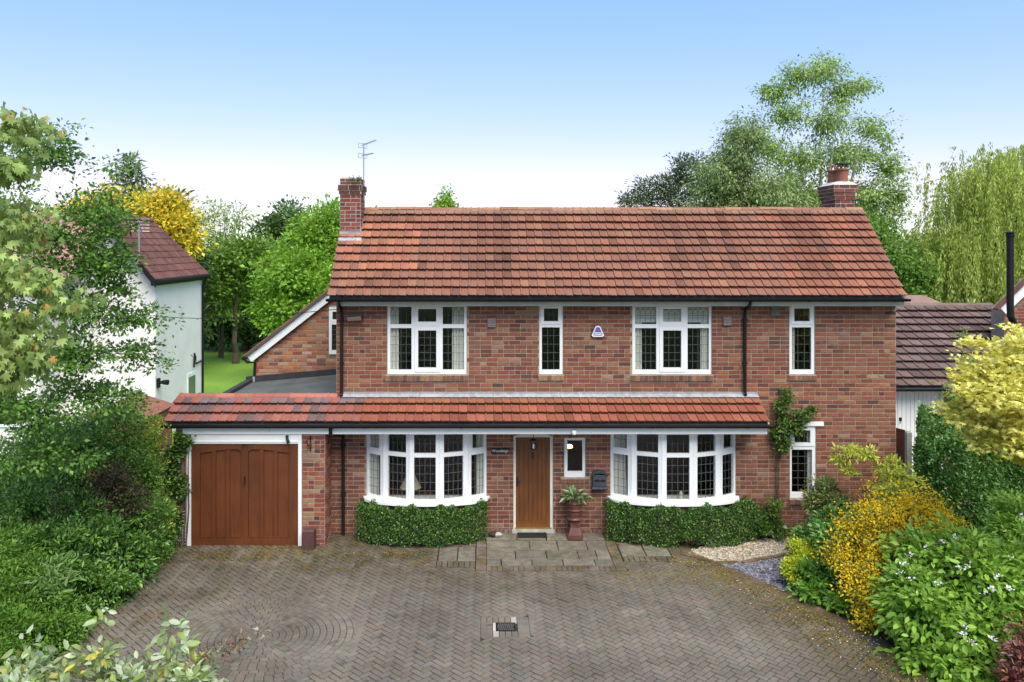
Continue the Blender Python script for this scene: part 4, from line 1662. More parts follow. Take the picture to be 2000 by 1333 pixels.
WT.tpl['w'] = (np.array([(x, y, z) for z in (0, .035) for y in (0, .29) for x in (0, .196)]) + np.array([0, 0, .0]), [(0, 2, 3, 1), (4, 5, 7, 6), (0, 1, 5, 4), (2, 6, 7, 3), (0, 4, 6, 2), (1, 3, 7, 5)])
for r in range(17):
    for c in range(2):
        o = va - rs * .08 + rs * (r * .25) + Vector((0, -.06 + c * .2, 0)) + rp * (.052)
        a, b_, nn_ = Vector((0, 1, 0)), (rs * 1.0 + rp * -.06).normalized(), rp
        WT.add('w', Matrix(((a.x, b_.x, nn_.x, o.x), (a.y, b_.y, nn_.y, o.y), (a.z, b_.z, nn_.z, o.z), (0, 0, 0, 1))), pick([((.30, .12, .09), 2), ((.25, .10, .08), 2)]), 1, wr)
WT.emit('roof_tile', M['tile_o'], M['tile_a'], 100)
gp = va + Vector((-.06, 0, -.03))
b = MB()
b.tube([gp + Vector((0, -.12, 0)), gp + Vector((0, 4, 0))], .05, 8)
b.build('gutter', M['black'], house)
p = W(497, 705, WZ - .1)
q = W(493, 752, WZ - .1)
pipe([gp + Vector((.02, -.06, -.03)), gp + Vector((.08, -.06, -.10)), Vector((p.x, WY - .06, p.z - .05)), Vector((p.x - .02, WY - .07, q.z + .03)), Vector((p.x - .04, WY - .2, q.z))], .034)
b = MB(); b.tube([Vector((p.x - .02, WY - .07, q.z + .08)), Vector((p.x - .025, WY - .07, q.z + .2))], .042, 8); b.build('pipe_collar', M['flash'], house)
BR.emit('brick', M['brick_o'], M['brick_a'], 300)
# ------------------------------------------------------------------ things on and by the house
def rbox(mb, x0, x1, y0, y1, z0, z1, c=.01):
    """box with its front edges chamfered (front = -y)"""
    mb.add([(x0, y1, z0), (x1, y1, z0), (x1, y1, z1), (x0, y1, z1), (x0, y0 + c, z0), (x1, y0 + c, z0), (x1, y0 + c, z1), (x0, y0 + c, z1),
            (x0 + c, y0, z0 + c), (x1 - c, y0, z0 + c), (x1 - c, y0, z1 - c), (x0 + c, y0, z1 - c)],
           [(3, 2, 1, 0), (0, 1, 5, 4), (1, 2, 6, 5), (2, 3, 7, 6), (3, 0, 4, 7), (4, 5, 9, 8), (5, 6, 10, 9), (6, 7, 11, 10), (7, 4, 8, 11), (8, 9, 10, 11)])


def text_mesh(txt, size, depth):
    cu = bpy.data.curves.new('t', 'FONT')
    cu.body = txt
    cu.size = size
    cu.extrude = depth
    cu.align_x = 'CENTER'
    cu.align_y = 'CENTER'
    cu.resolution_u = 4
    o = bpy.data.objects.new('t', cu)
    COL.objects.link(o)
    dg = bpy.context.evaluated_depsgraph_get()
    me = bpy.data.meshes.new_from_object(o.evaluated_get(dg))
    bpy.data.objects.remove(o)
    return me


# house name sign
sx, sz = wx(977), wz(880.5)
t = thing('house_sign', 'small black name plate reading Woodleigh on the brick beside the front door', 'sign', (sx, -.02, sz))
b = MB(); rbox(b, sx - .185, sx + .185, -.035, -.0125, sz - .055, sz + .055, .008); b.build('board', plain('black_sign', (.014, .014, .014), .45, .2, 10, .4, bmp=0), t)
me = text_mesh("Woodleigh", .078, .0015)
me.transform(Matrix.Translation((sx, -.0372, sz)) @ Matrix.Rotation(R(90), 4, 'X'))
me.materials.append(M['white'])
put('lettering', me, t)

# letter box
x0, x1, y_ = wx(1155), wx(1185), -.012
zt_, zb_ = wz(916), wz(953)
t = thing('letter_box', 'dark slate letter box with arched roof fixed to the wall right of the door', 'letter box', ((x0 + x1) / 2, -.1, zb_))
b = MB(); rbox(b, x0 + .02, x1 - .02, -.125, y_, zb_ + .05, zt_ - .10, .008); body = b.build('body', M['boxgrey'], t)
b = MB()
xm, hw = (x0 + x1) / 2, (x1 - x0) / 2
arc = [(xm - hw * math.cos(math.pi * k / 10) , zt_ - .13 + .12 * math.sin(math.pi * k / 10) ** .7) for k in range(11)]
arc2 = [(xm - (hw - .0) * math.cos(math.pi * k / 10), zt_ - .155 + .10 * math.sin(math.pi * k / 10) ** .7) for k in range(10, -1, -1)]
b.extr([(x, -.15, z) for x, z in arc + arc2], (0, 0, 0), (0, .137, 0)); b.build('lid', M['boxgrey'], t)
b = MB(); b.extr([(x, -.121, z - .02) for x, z in arc if abs(x - xm) < hw * .95] , (0, 0, 0), (0, .1, 0)); b.build('gable', M['boxgrey'], t)
b = MB(); rbox(b, x0 - .005, x1 + .005, -.16, y_, zb_, zb_ + .045, .012); b.build('tray', M['boxgrey'], t)
b = MB(); b.tube([(xm, -.126, (zt_ + zb_) / 2), (xm, -.131, (zt_ + zb_) / 2)], .009, 8); b.build('lock', M['steel'], t)
b = MB(); b.box(x0 + .05, x1 - .05, -.1285, -.1255, zb_ + .16, zb_ + .20); b.build('flap', M['iron'], body)

# porch lantern hanging in front of the door
lx, ly = wx(1042, -.45), -.45
t = thing('porch_lantern', 'black glazed lantern hanging on a chain before the front door', 'lantern', (lx, ly, 2.0))
zl0, zl1 = wz(878, ly) , wz(861, ly)
b = MB()
b.tube([(lx, ly, 2.30), (lx, ly, zl1 + .03)], .007, 6); b.build('chain', M['iron'], t)
b = MB()
for s in range(6):
    a = s * math.pi / 3
    b.tube([(lx + .05 * math.cos(a), ly + .05 * math.sin(a), zl0), (lx + .072 * math.cos(a), ly + .072 * math.sin(a), zl1)], .006, 4)
b.lathe([(.055, -.012), (.055, 0)], (lx, ly, zl0), 6)
b.lathe([(.08, 0), (.08, .01), (.02, .05)], (lx, ly, zl1), 6)
b.build('cage', M['iron'], t)
b = MB()
for s in range(6):
    a0, a1 = s * math.pi / 3, (s + 1) * math.pi / 3
    b.add([(lx + .049 * math.cos(a0), ly + .049 * math.sin(a0), zl0), (lx + .049 * math.cos(a1), ly + .049 * math.sin(a1), zl0), (lx + .071 * math.cos(a1), ly + .071 * math.sin(a1), zl1), (lx + .071 * math.cos(a0), ly + .071 * math.sin(a0), zl1)], [(0, 1, 2, 3)])
b.build('glazing', M['glass'], t)
b = MB(); b.lathe([(.012, 0), (.02, .02), (.02, .08), (.01, .10)], (lx, ly, zl0 + .01), 8); b.build('bulb', M['white'], t)

# lit lamp indoors behind the small window
p = Vector((wx(1112, .5), .5, wz(873, .5)))
t = thing('wall_lamp', 'lit amber wall lamp glowing behind the small window by the door', 'lamp', p)
b = MB(); b.lathe([(.02, -.03), (.06, -.02), (.075, .0), (.06, .03), (.03, .045)], p, 12); b.build('shade', M['lit'], t)
b = MB(); b.tube([p + Vector((0, 0, -.03)), p + Vector((0, 0, -.14)), p + Vector((-.1, .02, -.15))], .01, 6); b.build('bracket', M['iron'], t)

# table lamp in the left bay
p = Vector((wx(802, .25), .25, .0))
zs0, zs1 = wz(952, .25), wz(927, .25)
t = thing('table_lamp', 'table lamp with a pleated cream shade standing in the left bay', 'lamp', (p.x, p.y, .78))
b = MB(); b.lathe([(.23, 0), (.222, .01), (.085, zs1 - zs0), (.08, zs1 - zs0 + .004)], (p.x, p.y, zs0), 20); b.build('shade', plain('cream_shade', (.62, .52, .36), .8, .08, 20, .1, bmp=0), t)
b = MB(); b.lathe([(.1, 0), (.1, .02), (.03, .05), (.05, .14), (.02, zs0 - .78)], (p.x, p.y, .78), 14); b.build('base', M['darkpot'], t)
t2 = thing('side_table', 'dark wooden table inside the left bay beneath the lamp', 'table', (p.x, p.y + .1, .16))
b = MB(); b.box(p.x - .45, p.x + .45, p.y - .2, p.y + .3, .74, .779); b.build('table_top', M['gar'], t2)
for sx_ in (-.4, .36):
    for sy_ in (-.16, .22):
        b = MB(); b.box(p.x + sx_, p.x + sx_ + .04, p.y + sy_, p.y + sy_ + .04, .16, .739); b.build('leg', M['gar'], t2)
# small ornament on the right bay's window board
p = Vector((wx(1330, -.2), -.2, .845))
t = thing('ornament', 'small pale ornament on the sill of the right bay', 'ornament', p)
b = MB(); b.lathe([(.05, 0), (.055, .02), (.03, .06), (.04, .09), (.025, .13), (.012, .15)], p, 12); b.build('figure', M['cream'], t)


# curtains
def curtain(px0, px1, py0, py1, y, label, seed, flare=0.0, mat='cloth'):
    r2 = random.Random(seed)
    x0, x1, z0, z1 = wx(px0, y), wx(px1, y), wz(py1, y), wz(py0, y)
    n, m_ = 36, 8
    v, f = [], []
    ph = r2.uniform(0, 6)
    folds = max(3, int((x1 - x0) / .06))
    for j in range(m_ + 1):
        tz = j / m_
        for i in range(n + 1):
            u = i / n
            a = ph + u * folds * 2 * math.pi + .6 * math.sin(tz * 3 + u * 4)
            xx = x0 + (x1 - x0) * u + flare * (1 - tz) ** 2 * u
            v.append((xx, y + .022 * math.sin(a) + .006 * math.sin(a * 2.3), z0 + (z1 - z0) * tz))
    for j in range(m_):
        for i in range(n):
            k = j * (n + 1) + i
            f.append((k, k + 1, k + n + 2, k + n + 1))
    t = thing('curtain', label, 'curtain', ((x0 + x1) / 2, y, z0), 'curtains in the front windows')
    mb = MB(); mb.add(v, f)
    o = mb.build('cloth', M[mat], t, smooth=True)
    b = MB(); b.tube([(x0 - .02, y, z1 + .005), (x1 + .02, y, z1 + .005)], .01, 6); b.build('rod', M['white'], t)


yc = .125
curtain(758, 779, 596, 735, yc, 'pale curtain at the left of the upper window nearest the left chimney', 1)
curtain(883, 912, 596, 735, yc, 'pale curtain at the right of the upper window nearest the left chimney', 2)
curtain(1237, 1254, 596, 735, yc, 'pale curtain at the left of the upper window right of the alarm box', 3)
curtain(1368, 1390, 596, 735, yc, 'pale curtain at the right of the upper window right of the alarm box', 4)
curtain(1543, 1552, 596, 735, yc, 'narrow pale curtain in the upper window nearest the right corner', 5)
curtain(722, 741, 845, 985, .06, 'cream curtain at the left end of the left bay', 6)
curtain(930, 949, 845, 985, .06, 'cream curtain at the right end of the left bay', 7)
curtain(1198, 1222, 845, 985, .05, 'cream curtain at the left end of the right bay', 8, .05)
curtain(1576, 1590, 833, 975, yc, 'pale curtain in the tall ground floor window by the climber', 9)
# roman blind behind the right triple window's top lights
for (pa, pb) in ((1241, 1282), (1295, 1331), (1343, 1386)):
    pass
t = thing('window_blind', 'pale roller blind drawn over the top lights right of the alarm box', 'blind', (wx(1312, .12), .12, wz(630, .12)))
b = MB()
for k in range(4):
    za = wz(630 - k * 8.5, .12)
    b.obox((wx(1239, .12), .12, za), (wx(1387, .12) - wx(1239, .12), 0, 0), (0, .008, 0), (0, -.012, .086))
b.build('cloth', M['cloth'], t)

# alarm box
ax, az = wx(1167), wz(647)
t = thing('alarm_box', 'white triangular alarm box with blue front and red dot on the upper wall', 'alarm', (ax, -.03, az))
tri = [(-.13, -.085), (-.10, -.115), (.10, -.115), (.13, -.085), (.05, .10), (.03, .115), (-.03, .115), (-.05, .10)]


def tri_plate(k, y0, y1, name, mat, dz=0.0, pts=None):
    b = MB()
    pts = pts or [(x * k, z * k + dz) for x, z in tri]
    b.extr([(ax + x, y0, az + z) for x, z in pts], (0, 0, 0), (0, y1 - y0, 0))
    return b.build(name, mat, t)


tri_plate(1.12, -.025, -.011, 'backplate', M['black'])
tri_plate(1.0, -.07, -.0255, 'body', M['upvc'])
tri_plate(.74, -.0735, -.0705, 'badge', M['blue'])
b = MB(); b.tube([(ax, -.074, az + .022), (ax, -.077, az + .022)], .026, 14); b.build('emblem', M['red'], t)
for k, z in enumerate((-.030, -.062)):
    for s in (-1, 1):
        b = MB(); b.box(ax + (.004 if s > 0 else -.075), ax + (.075 if s > 0 else -.004), -.0775, -.0736, az + z - .010, az + z + .010); b.build('stripe', M['upvc'], t)

# vents
for i, (px_, py_, lb) in enumerate(((960, 630, 'grey louvred vent on the brick left of the narrow upper window'), (1419.5, 627, 'grey louvred vent on the brick left of the right downpipe'), (1513, 608, 'grey louvred vent under the eaves right of the downpipe'))):
    vx, vz = wx(px_), wz(py_)
    t = thing('wall_vent', lb, 'vent', (vx, -.02, vz), 'wall vents')
    b = MB(); rbox(b, vx - .088, vx + .088, -.04, -.011, vz - .09, vz + .09, .006); b.build('frame', M['vent'], t)
    for k in range(5):
        b = MB(); b.obox((vx - .078, -.046, vz - .082 + k * .032), (.156, 0, 0), (0, -.022, -.004), (0, .016, .026)); b.build('louvre', M['vent'], t)

# flood light with its bracket
fx, fz = wx(695), wz(613)
t = thing('flood_light', 'bronze framed flood light tilted down under the eaves by the left downpipe', 'flood light', (fx, -.1, fz))
b = MB()
up = Vector((0, -.11, .10)); ou = Vector((0, -.06, -.07))
o = Vector((fx - .17, -.10, fz - .08))
b.obox(o, (.34, 0, .025), up, ou); b.build('housing', plain('bronze', (.016, .015, .014), .6, .1, 10, .3, .0, bmp=0), t)
b = MB()
q = o + Vector((.022, 0, 0)) + ou * 1.03 + up * .12
b.obox(q, (.296, 0, .022), up * .78, ou * .04); b.build('lens', plain('frosted_lens', (.42, .36, .29), .3, .05, 5, .5, bmp=0), t)
b = MB(); b.box(fx - .03, fx + .03, -.13, -.011, fz - .07, fz - .01); b.build('bracket', M['black'], t)
# white sensor on the fascia
p = Vector((wx(1121, LE_Y), LE_Y, wz(845, LE_Y)))
t = thing('motion_sensor', 'small white motion sensor hanging from the fascia above the small window', 'sensor', p)
b = MB(); b.box(p.x - .04, p.x + .04, p.y - .03, p.y + .028, p.z - .035, p.z + .05); b.build('body', M['upvc'], t)
b = MB(); b.lathe([(.012, -.04), (.026, -.03), (.03, .0), (.02, .01)], p + Vector((0, -.045, -.0)), 12); b.build('lens', M['upvc'], t)
# small black lamp on the garage header
p = Vector((wx(564, GY), GY - .03, wz(857, GY)))
t = thing('garage_light', 'small black spot lamp on the white board above the garage door', 'lamp', p)
b = MB(); b.tube([p + Vector((-.03, -.02, .05)), p + Vector((.0, -.05, -.03)), p + Vector((.025, -.06, -.07))], [.022, .032, .03], 8); b.build('head', M['black'], t)
b = MB(); b.box(p.x - .05, p.x + .0, p.y - .02, p.y + .02, p.z + .02, p.z + .07); b.build('mount', M['black'], t)
# hanging basket bracket on the pier
p = Vector((wx(607, GY), GY - .012, wz(866, GY)))
t = thing('basket_bracket', 'wrought iron hanging basket bracket on the pier beside the garage', 'bracket', p)
b = MB()
b.tube([p + Vector((0, 0, .15)), p + Vector((0, 0, -.16))], .011, 6)
b.tube([p + Vector((0, 0, .12)), p + Vector((-.02, -.32, .12))], .009, 6)
b.tube([p + Vector((0, 0, -.12)), p + Vector((-.012, -.14, -.04)), p + Vector((-.018, -.29, .11))], .008, 6)
b.tube([p + Vector((-.03 - .045 * math.cos(k * .7), -.02, -.06 + .045 * math.sin(k * .7))) for k in range(9)], .007, 5)
b.build('scroll', M['iron'], t)
# brown box post at the foot of the pier
p = Vector((wx(607, GY), GY - .14, 0))
t = thing('boundary_box', 'dark brown painted block standing at the foot of the garage pier', 'block', p)
b = MB()
b.add([(p.x - .115, p.y - .11, .03), (p.x + .115, p.y - .11, .03), (p.x + .115, p.y + .11, .03), (p.x - .115, p.y + .11, .03), (p.x - .112, p.y - .108, .40), (p.x + .112, p.y - .108, .40), (p.x + .112, p.y + .108, .40), (p.x - .112, p.y + .108, .40), (p.x - .09, p.y - .086, .418), (p.x + .09, p.y - .086, .418), (p.x + .09, p.y + .086, .418), (p.x - .09, p.y + .086, .418)],
      [(0, 1, 5, 4), (1, 2, 6, 5), (2, 3, 7, 6), (3, 0, 4, 7), (4, 5, 9, 8), (5, 6, 10, 9), (6, 7, 11, 10), (7, 4, 8, 11), (8, 9, 10, 11)])
b.build('body', M['brownbox'], t)
# door mat
t = thing('door_mat', 'dark ribbed rubber mat on the step of the front door', 'mat', ((ax0 + ax1) / 2, -.25, .08))
b = MB()
m0, m1 = wx(1011, -.2), wx(1068, -.2)
b.box(m0, m1, -.33, -.07, .078, .094)
for k in range(9): b.box(m0 + .01, m1 - .01, -.325 + k * .028, -.325 + k * .028 + .014, .0945, .102)
b.build('pad', M['mat'], t)
# pale stone by the left hedge
p = G(968, 1050, .08)
t = thing('ornamental_stone', 'black and white lump of rock by the wall left of the door', 'stone', p)
r2 = random.Random(5)
for (ox, sc, mt, nm_) in ((-.06, .10, 'iron', 'dark_half'), (.05, .085, 'white', 'pale_half')):
    b = MB()
    vv = []
    for i in range(5):
        for k in range(8):
            ph, th = math.pi * i / 4, k * math.pi / 4
            rr = sc * r2.uniform(.75, 1.15)
            vv.append((p.x + ox + rr * math.sin(ph) * math.cos(th) * 1.1, p.y + .05 + rr * math.sin(ph) * math.sin(th) * .8, .078 + sc * .55 + rr * .6 * math.cos(ph)))
    b.add(vv, [(i * 8 + k, i * 8 + (k + 1) % 8, (i + 1) * 8 + (k + 1) % 8, (i + 1) * 8 + k) for i in range(4) for k in range(8)])
    b.build(nm_, M['cement'] if mt == 'white' else M['soil'], t)

# chimney pot planter
p = Vector((wx(1122.5, -.28), -.28, .075))
t = thing('chimney_pot_planter', 'tall ringed chimney pot used as a planter beside the front door', 'planter', p)
b = MB()
s = .155
b.box(p.x - s, p.x + s, p.y - s, p.y + s, p.z, p.z + .085)
q0, q1 = .135, .095
b.add([(p.x + a * q0, p.y + c * q0, p.z + .0855) for a, c in ((-1, -1), (1, -1), (1, 1), (-1, 1))] + [(p.x + a * q1, p.y + c * q1, p.z + .22) for a, c in ((-1, -1), (1, -1), (1, 1), (-1, 1))] + [(p.x + a * q1, p.y + c * q1, p.z + .34) for a, c in ((-1, -1), (1, -1), (1, 1), (-1, 1))],
      [(0, 1, 5, 4), (1, 2, 6, 5), (2, 3, 7, 6), (3, 0, 4, 7), (4, 5, 9, 8), (5, 6, 10, 9), (6, 7, 11, 10), (7, 4, 8, 11), (8, 9, 10, 11)])
b.build('plinth', M['darkpot'], t)
b = MB()
b.lathe([(.10, .34), (.135, .36), (.155, .375), (.16, .39), (.14, .405), (.132, .42), (.145, .50), (.14, .545), (.165, .56), (.17, .575), (.15, .59), (.14, .60), (.15, .66), (.145, .69), (.17, .705), (.175, .72), (.158, .735), (.155, .78), (.13, .78), (.125, .74)], p, 20)
b.build('pot', M['darkpot'], t, smooth=False)
PLANTER_TOP = p + Vector((0, 0, .76))

# tv aerial on the left chimney
p = Vector((c1x1 + .02, 17.98 - D + .35, H + (CY - 347) * 18.3 / F))
t = thing('tv_aerial', 'thin double tv aerial on a mast strapped to the left chimney', 'aerial', p + Vector((0, 0, -.5)))
zt2 = H + (CY - 284) * 18.3 / F
b = MB(); b.tube([p + Vector((0, 0, -.5)), Vector((p.x, p.y, zt2 + .03))], .014, 6); b.build('mast', M['steel'], t)
for zz, ex in ((zt2, .36), (H + (CY - 304) * 18.3 / F, .30)):
    b = MB()
    a_, d_ = Vector((p.x - .06, p.y + .05, zz)), Vector((ex, -.25, .09 if zz == zt2 else .03))
    b.tube([a_, a_ + d_], .008, 5)
    b.build('boom', M['steel'], t)
    for k in range(7):
        c = a_ + d_ * (.25 + k * .12)
        b = MB(); b.tube([c + Vector((-.03, -.08, 0)), c + Vector((.03, .08, 0))], .004, 4); b.build('element', M['steel'], t)
    b = MB()
    for dz in (-.05, .05):
        b.tube([a_ + Vector((-.05, -.10, dz)), a_ + Vector((.10, .14, dz))], .005, 4)
    b.tube([a_ + Vector((-.05, -.10, -.05)), a_ + Vector((-.05, -.10, .05))], .005, 4)
    b.tube([a_ + Vector((.10, .14, -.05)), a_ + Vector((.10, .14, .05))], .005, 4)
    b.build('reflector', M['steel'], t)

# overhead wire between the houses
p0, p1 = W(180, 602, 24), Vector((HX0 - .02, .4, wz(604, .4)))
b = MB()
b.tube([p0.lerp(p1, k / 16) + Vector((0, 0, -.25 * math.sin(math.pi * k / 16))) for k in range(17)], .008, 5)
tag(b.build('overhead_wire', M['black']), 'thin black cable slung from the white house to the brick gable', 'cable')

# ------------------------------------------------------------------ white neighbouring house on the left
NX, NZ0, NZ1 = -10.18, 25.2, 29.3
ny0, ny1 = NZ0 - D, NZ1 - D
nb = thing('white_house', 'white rendered house with brown tiled roof behind the left tree', 'house', (NX - 2.5, ny0, 0))
ez = 5.02
b = MB()
b.box(NX - 2.75, NX, ny0, ny1, 0, ez)
b.extr([(NX - 2.75, ny0, ez + .001), (NX - .001, ny0, ez + .001), (NX - 1.375, ny0, ez + 1.60)], (0, 0, 0), (0, .2, 0))
b.build('wall', M['render'], nb)
tn = math.tan(R(50.5))
e0 = Vector((NX + .17, ny0 - .42, ez - .02))
run = 1.375 + .17
apex_z = ez - .02 + run * tn
rid0, rid1 = Vector((NX - 1.375, ny0 - .42, apex_z)), Vector((NX - 1.375, ny1 + .2 - run * .8, apex_z))
e1 = Vector((NX + .17, ny1 + .2, ez - .02))
w0, w1 = Vector((NX - 2.75 - .17, ny0 - .42, ez - .02)), Vector((NX - 2.75 - .17, ny1 + .2, ez - .02))
b = MB()
b.add([e0, e1, rid1, rid0, w0, w1], [(0, 1, 2, 3), (1, 5, 2), (5, 4, 3, 2)])
nroof = b.build('roof', M['felt'], nb)
NT = MB()
su = (rid0 - e0).normalized()
nn = Vector((0, 1, 0)).cross(su)
if nn.z < 0: nn = -nn
tl = (rid0 - e0).length
rows_ = 9
for r in range(rows_):
    s0, s1 = tl * r / rows_, tl * (r + 1) / rows_ + .03
    a0 = e0 + su * s0
    endy = (e1 - e0).y - (s0 / tl) * (e1 - rid1).y
    x = 0.0
    while x < endy - .02:
        w = min(.2, endy - x)
        NT.col = pick([((.17, .075, .06), 3), ((.20, .09, .075), 2), ((.14, .065, .055), 2)])
        for (u0, u1, h) in ((0, .45, .05), (.45, 1, .036)):
            NT.obox(a0 + Vector((0, x + w * u0, 0)) + nn * .006, Vector((0, w * (u1 - u0) - .003, 0)), su * (s1 - s0) - nn * .022, nn * h)
        x += w
NT.build('roof_tiles', M['tile_a'], nroof, 'stuff')
b = MB()
b.tube([rid0 + Vector((0, -.02, .02)), rid1 + Vector((0, 0, .02))], .10, 8)
b.build('ridge_tiles', M['tile_o'], nroof, 'stuff').color = (.2, .09, .075, 1)
b = MB()
d_ = (rid0 - e0)
b.extr([e0 + Vector((0, -.01, -.02)), rid0 + Vector((0, -.01, -.02)), rid0 + Vector((0, -.01, -.24)), e0 + Vector((0, -.01, -.24))], (0, 0, 0), (0, .045, 0))
b.extr([w0 + Vector((0, -.01, -.02)), rid0 + Vector((0, -.01, -.02)), rid0 + Vector((0, -.01, -.24)), w0 + Vector((0, -.01, -.24))], (0, 0, 0), (0, .045, 0))
b.box(NX + .01, NX + .16, ny0 - .37, ny1 + .15, ez - .2, ez - .03)
b.build('bargeboard', M['black'], nb)
b = MB(); b.tube([e0 + Vector((.05, 0, -.03)), e1 + Vector((.05, 0, -.03))], .05, 8); b.build('gutter', M['black'], nb)
b = MB(); b.tube([Vector((NX + .16, ny1 - .02, ez - .15)), Vector((NX + .05, ny1 - .04, ez - .45)), Vector((NX + .05, ny1 - .04, 0))], .04, 8); b.build('downpipe', M['black'], nb)
b = MB()
b.tube([Vector((NX + .05, ny1 - .12, 1.95)), Vector((NX + .06, ny1 - .75, 1.92)), Vector((NX + .06, ny1 - .78, 2.15)), Vector((NX + .02, ny1 - .8, 2.3))], .03, 6)
b.tube([Vector((NX + .06, ny1 - .95, 1.82)), Vector((NX + .06, ny1 - .9, 2.25))], .03, 6)
b.build('waste_pipe', M['black'], nb)
b = MB(); b.box(NX - .02, NX + .03, ny1 - 1.45, ny1 - .65, .5, 1.66)
nw = b.build('window', M['upvc'], nb)
b = MB(); b.box(NX + .031, NX + .036, ny1 - 1.36, ny1 - .74, .6, 1.54); b.build('pane', plain('frosted_pane', (.10, .14, .11), .15, .2, 5, .5, bmp=0), nw)
# low tiled side roof at its foot
b = MB()
b.add([(NX - .1, ny0 - 4.5, 1.7), (NX + 1.0, ny0 - 4.5, 1.35), (NX + 1.0, ny0 - 1.0, 1.35), (NX - .1, ny0 - 1.0, 1.7)], [(0, 1, 2, 3)])
b.box(NX - .1, NX + .9, ny0 - 4.45, ny0 - 1.0, 0, 1.3)
b.build('side_porch', plain('porch_tile', (.24, .10, .07), .8, .2, 5, .2, bmp=.5), nb)
# front wing further left, its roof facing the road
b = MB()
b.box(-19, NX - 2.76, ny0 - 1.5, ny1, 0, ez)
b.build('front_wing', M['render'], nb)
fw = MB()
fz0, fz1 = ez - .05, ez + 2.05
fw.add([(-19.2, ny0 - 1.9, fz0), (NX - 1.9, ny0 - 1.9, fz0), (NX - 1.9, ny0 + 1.2, fz1), (-19.2, ny0 + 1.2, fz1), (-19.2, ny1 + .5, fz0), (NX - 1.9, ny1 + .5, fz0)], [(0, 1, 2, 3), (3, 2, 5, 4)])
fwo = fw.build('wing_roof', M['felt'], nb)
for (xa, za) in ((-17.6, 3.0), (-15.0, 3.0), (-17.6, .8), (-15.0, .8)):
    wp = window(frame((0, ny0 - 1.5, 0), (1, 0, 0), (0, -1, 0)), (xa, xa + 1.5, za, za + 1.25), [(xa + .07, xa + .72, za + .07, za + 1.18, 0, 0, False), (xa + .78, xa + 1.43, za + .07, za + 1.18, 0, 0, False)], .004, .05, parent=nb)
    b = MB(); b.box(xa + .02, xa + 1.48, ny0 - 1.5035, ny0 - 1.501, za + .02, za + 1.23); b.build('unlit_room_board', M['black'], nb)  # black sheet on the solid wall stands in for the shade indoors
NT = MB()
for r in range(11):
    y0_, z0_ = ny0 - 1.9 + 3.1 * r / 11, fz0 + (fz1 - fz0) * r / 11
    x = -19.2
    while x < NX - 1.92:
        NT.col = pick([((.36, .19, .16), 3), ((.30, .15, .13), 2), ((.40, .23, .20), 2)])
        NT.obox((x, y0_, z0_ + .012), (.15, 0, 0), (0, .31, .185), (0, -.015, .055))
        NT.obox((x + .15, y0_, z0_ + .012), (.148, 0, 0), (0, .31, .185), (0, -.008, .034))
        x += .3
NT.build('roof_tiles', M['tile_a'], fwo, 'stuff')
# its wall light and aerial
p = Vector((NX + .02, ny0 + .06, wz(749, ny0)))
t = thing('security_light', 'black security lamp on the white side wall of the left house', 'lamp', p)
b = MB(); b.box(p.x - .015, p.x + .05, p.y, p.y + .16, p.z - .16, p.z + .13); b.build('backplate', M['black'], t)
b = MB(); b.tube([p + Vector((.05, .08, 0)), p + Vector((.16, .08, .01))], .05, 8); b.tube([p + Vector((.16, .08, .01)), p + Vector((.32, .04, .01))], [.07, .085], 10); b.build('head', M['black'], t)
p = W(271, 545, 24.6)
t = thing('roof_aerial', 'silver tv aerial on a bent mast at the white house gable', 'aerial', p)
b = MB(); b.tube([W(257, 537, 24.6), W(272, 505, 24.6), W(271, 430, 24.6)], .022, 6); b.build('mast', M['steel'], t)
for k in range(5):
    q = W(271, 428 + k * 6, 24.6)
    b = MB(); b.tube([q + Vector((-.22, -.25 + k * .05, 0)), q + Vector((.24, .2, 0))], .010, 5); b.build('element', M['steel'], t)
b = MB(); b.tube([W(271, 428, 24.6) + Vector((0, -.1, 0)), W(271, 452, 24.6) + Vector((.05, .1, 0))], .012, 5); b.build('boom', M['steel'], t)

# ------------------------------------------------------------------ garage, fence and house on the right
RGY0, RGY1 = 21.4 - D, 24.6 - D
rz0, rz1 = 2.30, 4.21
rgx0, rgx1 = 8.9, (1936 - CX) * 24.6 / F
rg = thing('brown_roofed_garage', 'garage with brown tiled roof and white plank door behind the fence', 'garage', (12, RGY0 + .3, 0))
doorx0, doorx1 = wx(1748, RGY0 + .3), wx(1838, RGY0 + .3)
b = MB()
plate(b, frame((0, RGY0 + .35, 0), (1, 0, 0), (0, -1, 0)), rgx0, rgx1, 0, 2.30, [(doorx0 - .06, doorx1 + .06, -.1, 2.26)], -.2, 0)
b.box(rgx1 - .2, rgx1 - .001, RGY0 + .56, RGY1 * 2 - RGY0 - .4, 0, 2.3)
gwl = b.build('wall', M['mortar'], rg)
G2 = BR
BR = Pieces(); BR.tpl = G2.tpl
lay(frame((0, RGY0 + .35, 0), (1, 0, 0), (0, -1, 0)), doorx1 + .07, rgx1, 0, 2.28, [], PAL_WING, gwl)
BR.emit('brick', M['brick_o'], M['brick_a'], 200)
BR = G2
b = MB()
b.box(doorx0 - .06, doorx0, RGY0 + .30, RGY0 + .42, 0, 2.24); b.box(doorx1, doorx1 + .06, RGY0 + .30, RGY0 + .42, 0, 2.24); b.box(doorx0 - .06, doorx1 + .06, RGY0 + .30, RGY0 + .42, 2.241, 2.30)
b.build('door_frame', M['white'], rg)
b = MB(); b.box(doorx0, doorx1, RGY0 + .40, RGY0 + .44, .02, 2.24)
gdr = b.build('garage_door', M['white'], rg)
nn_ = 11
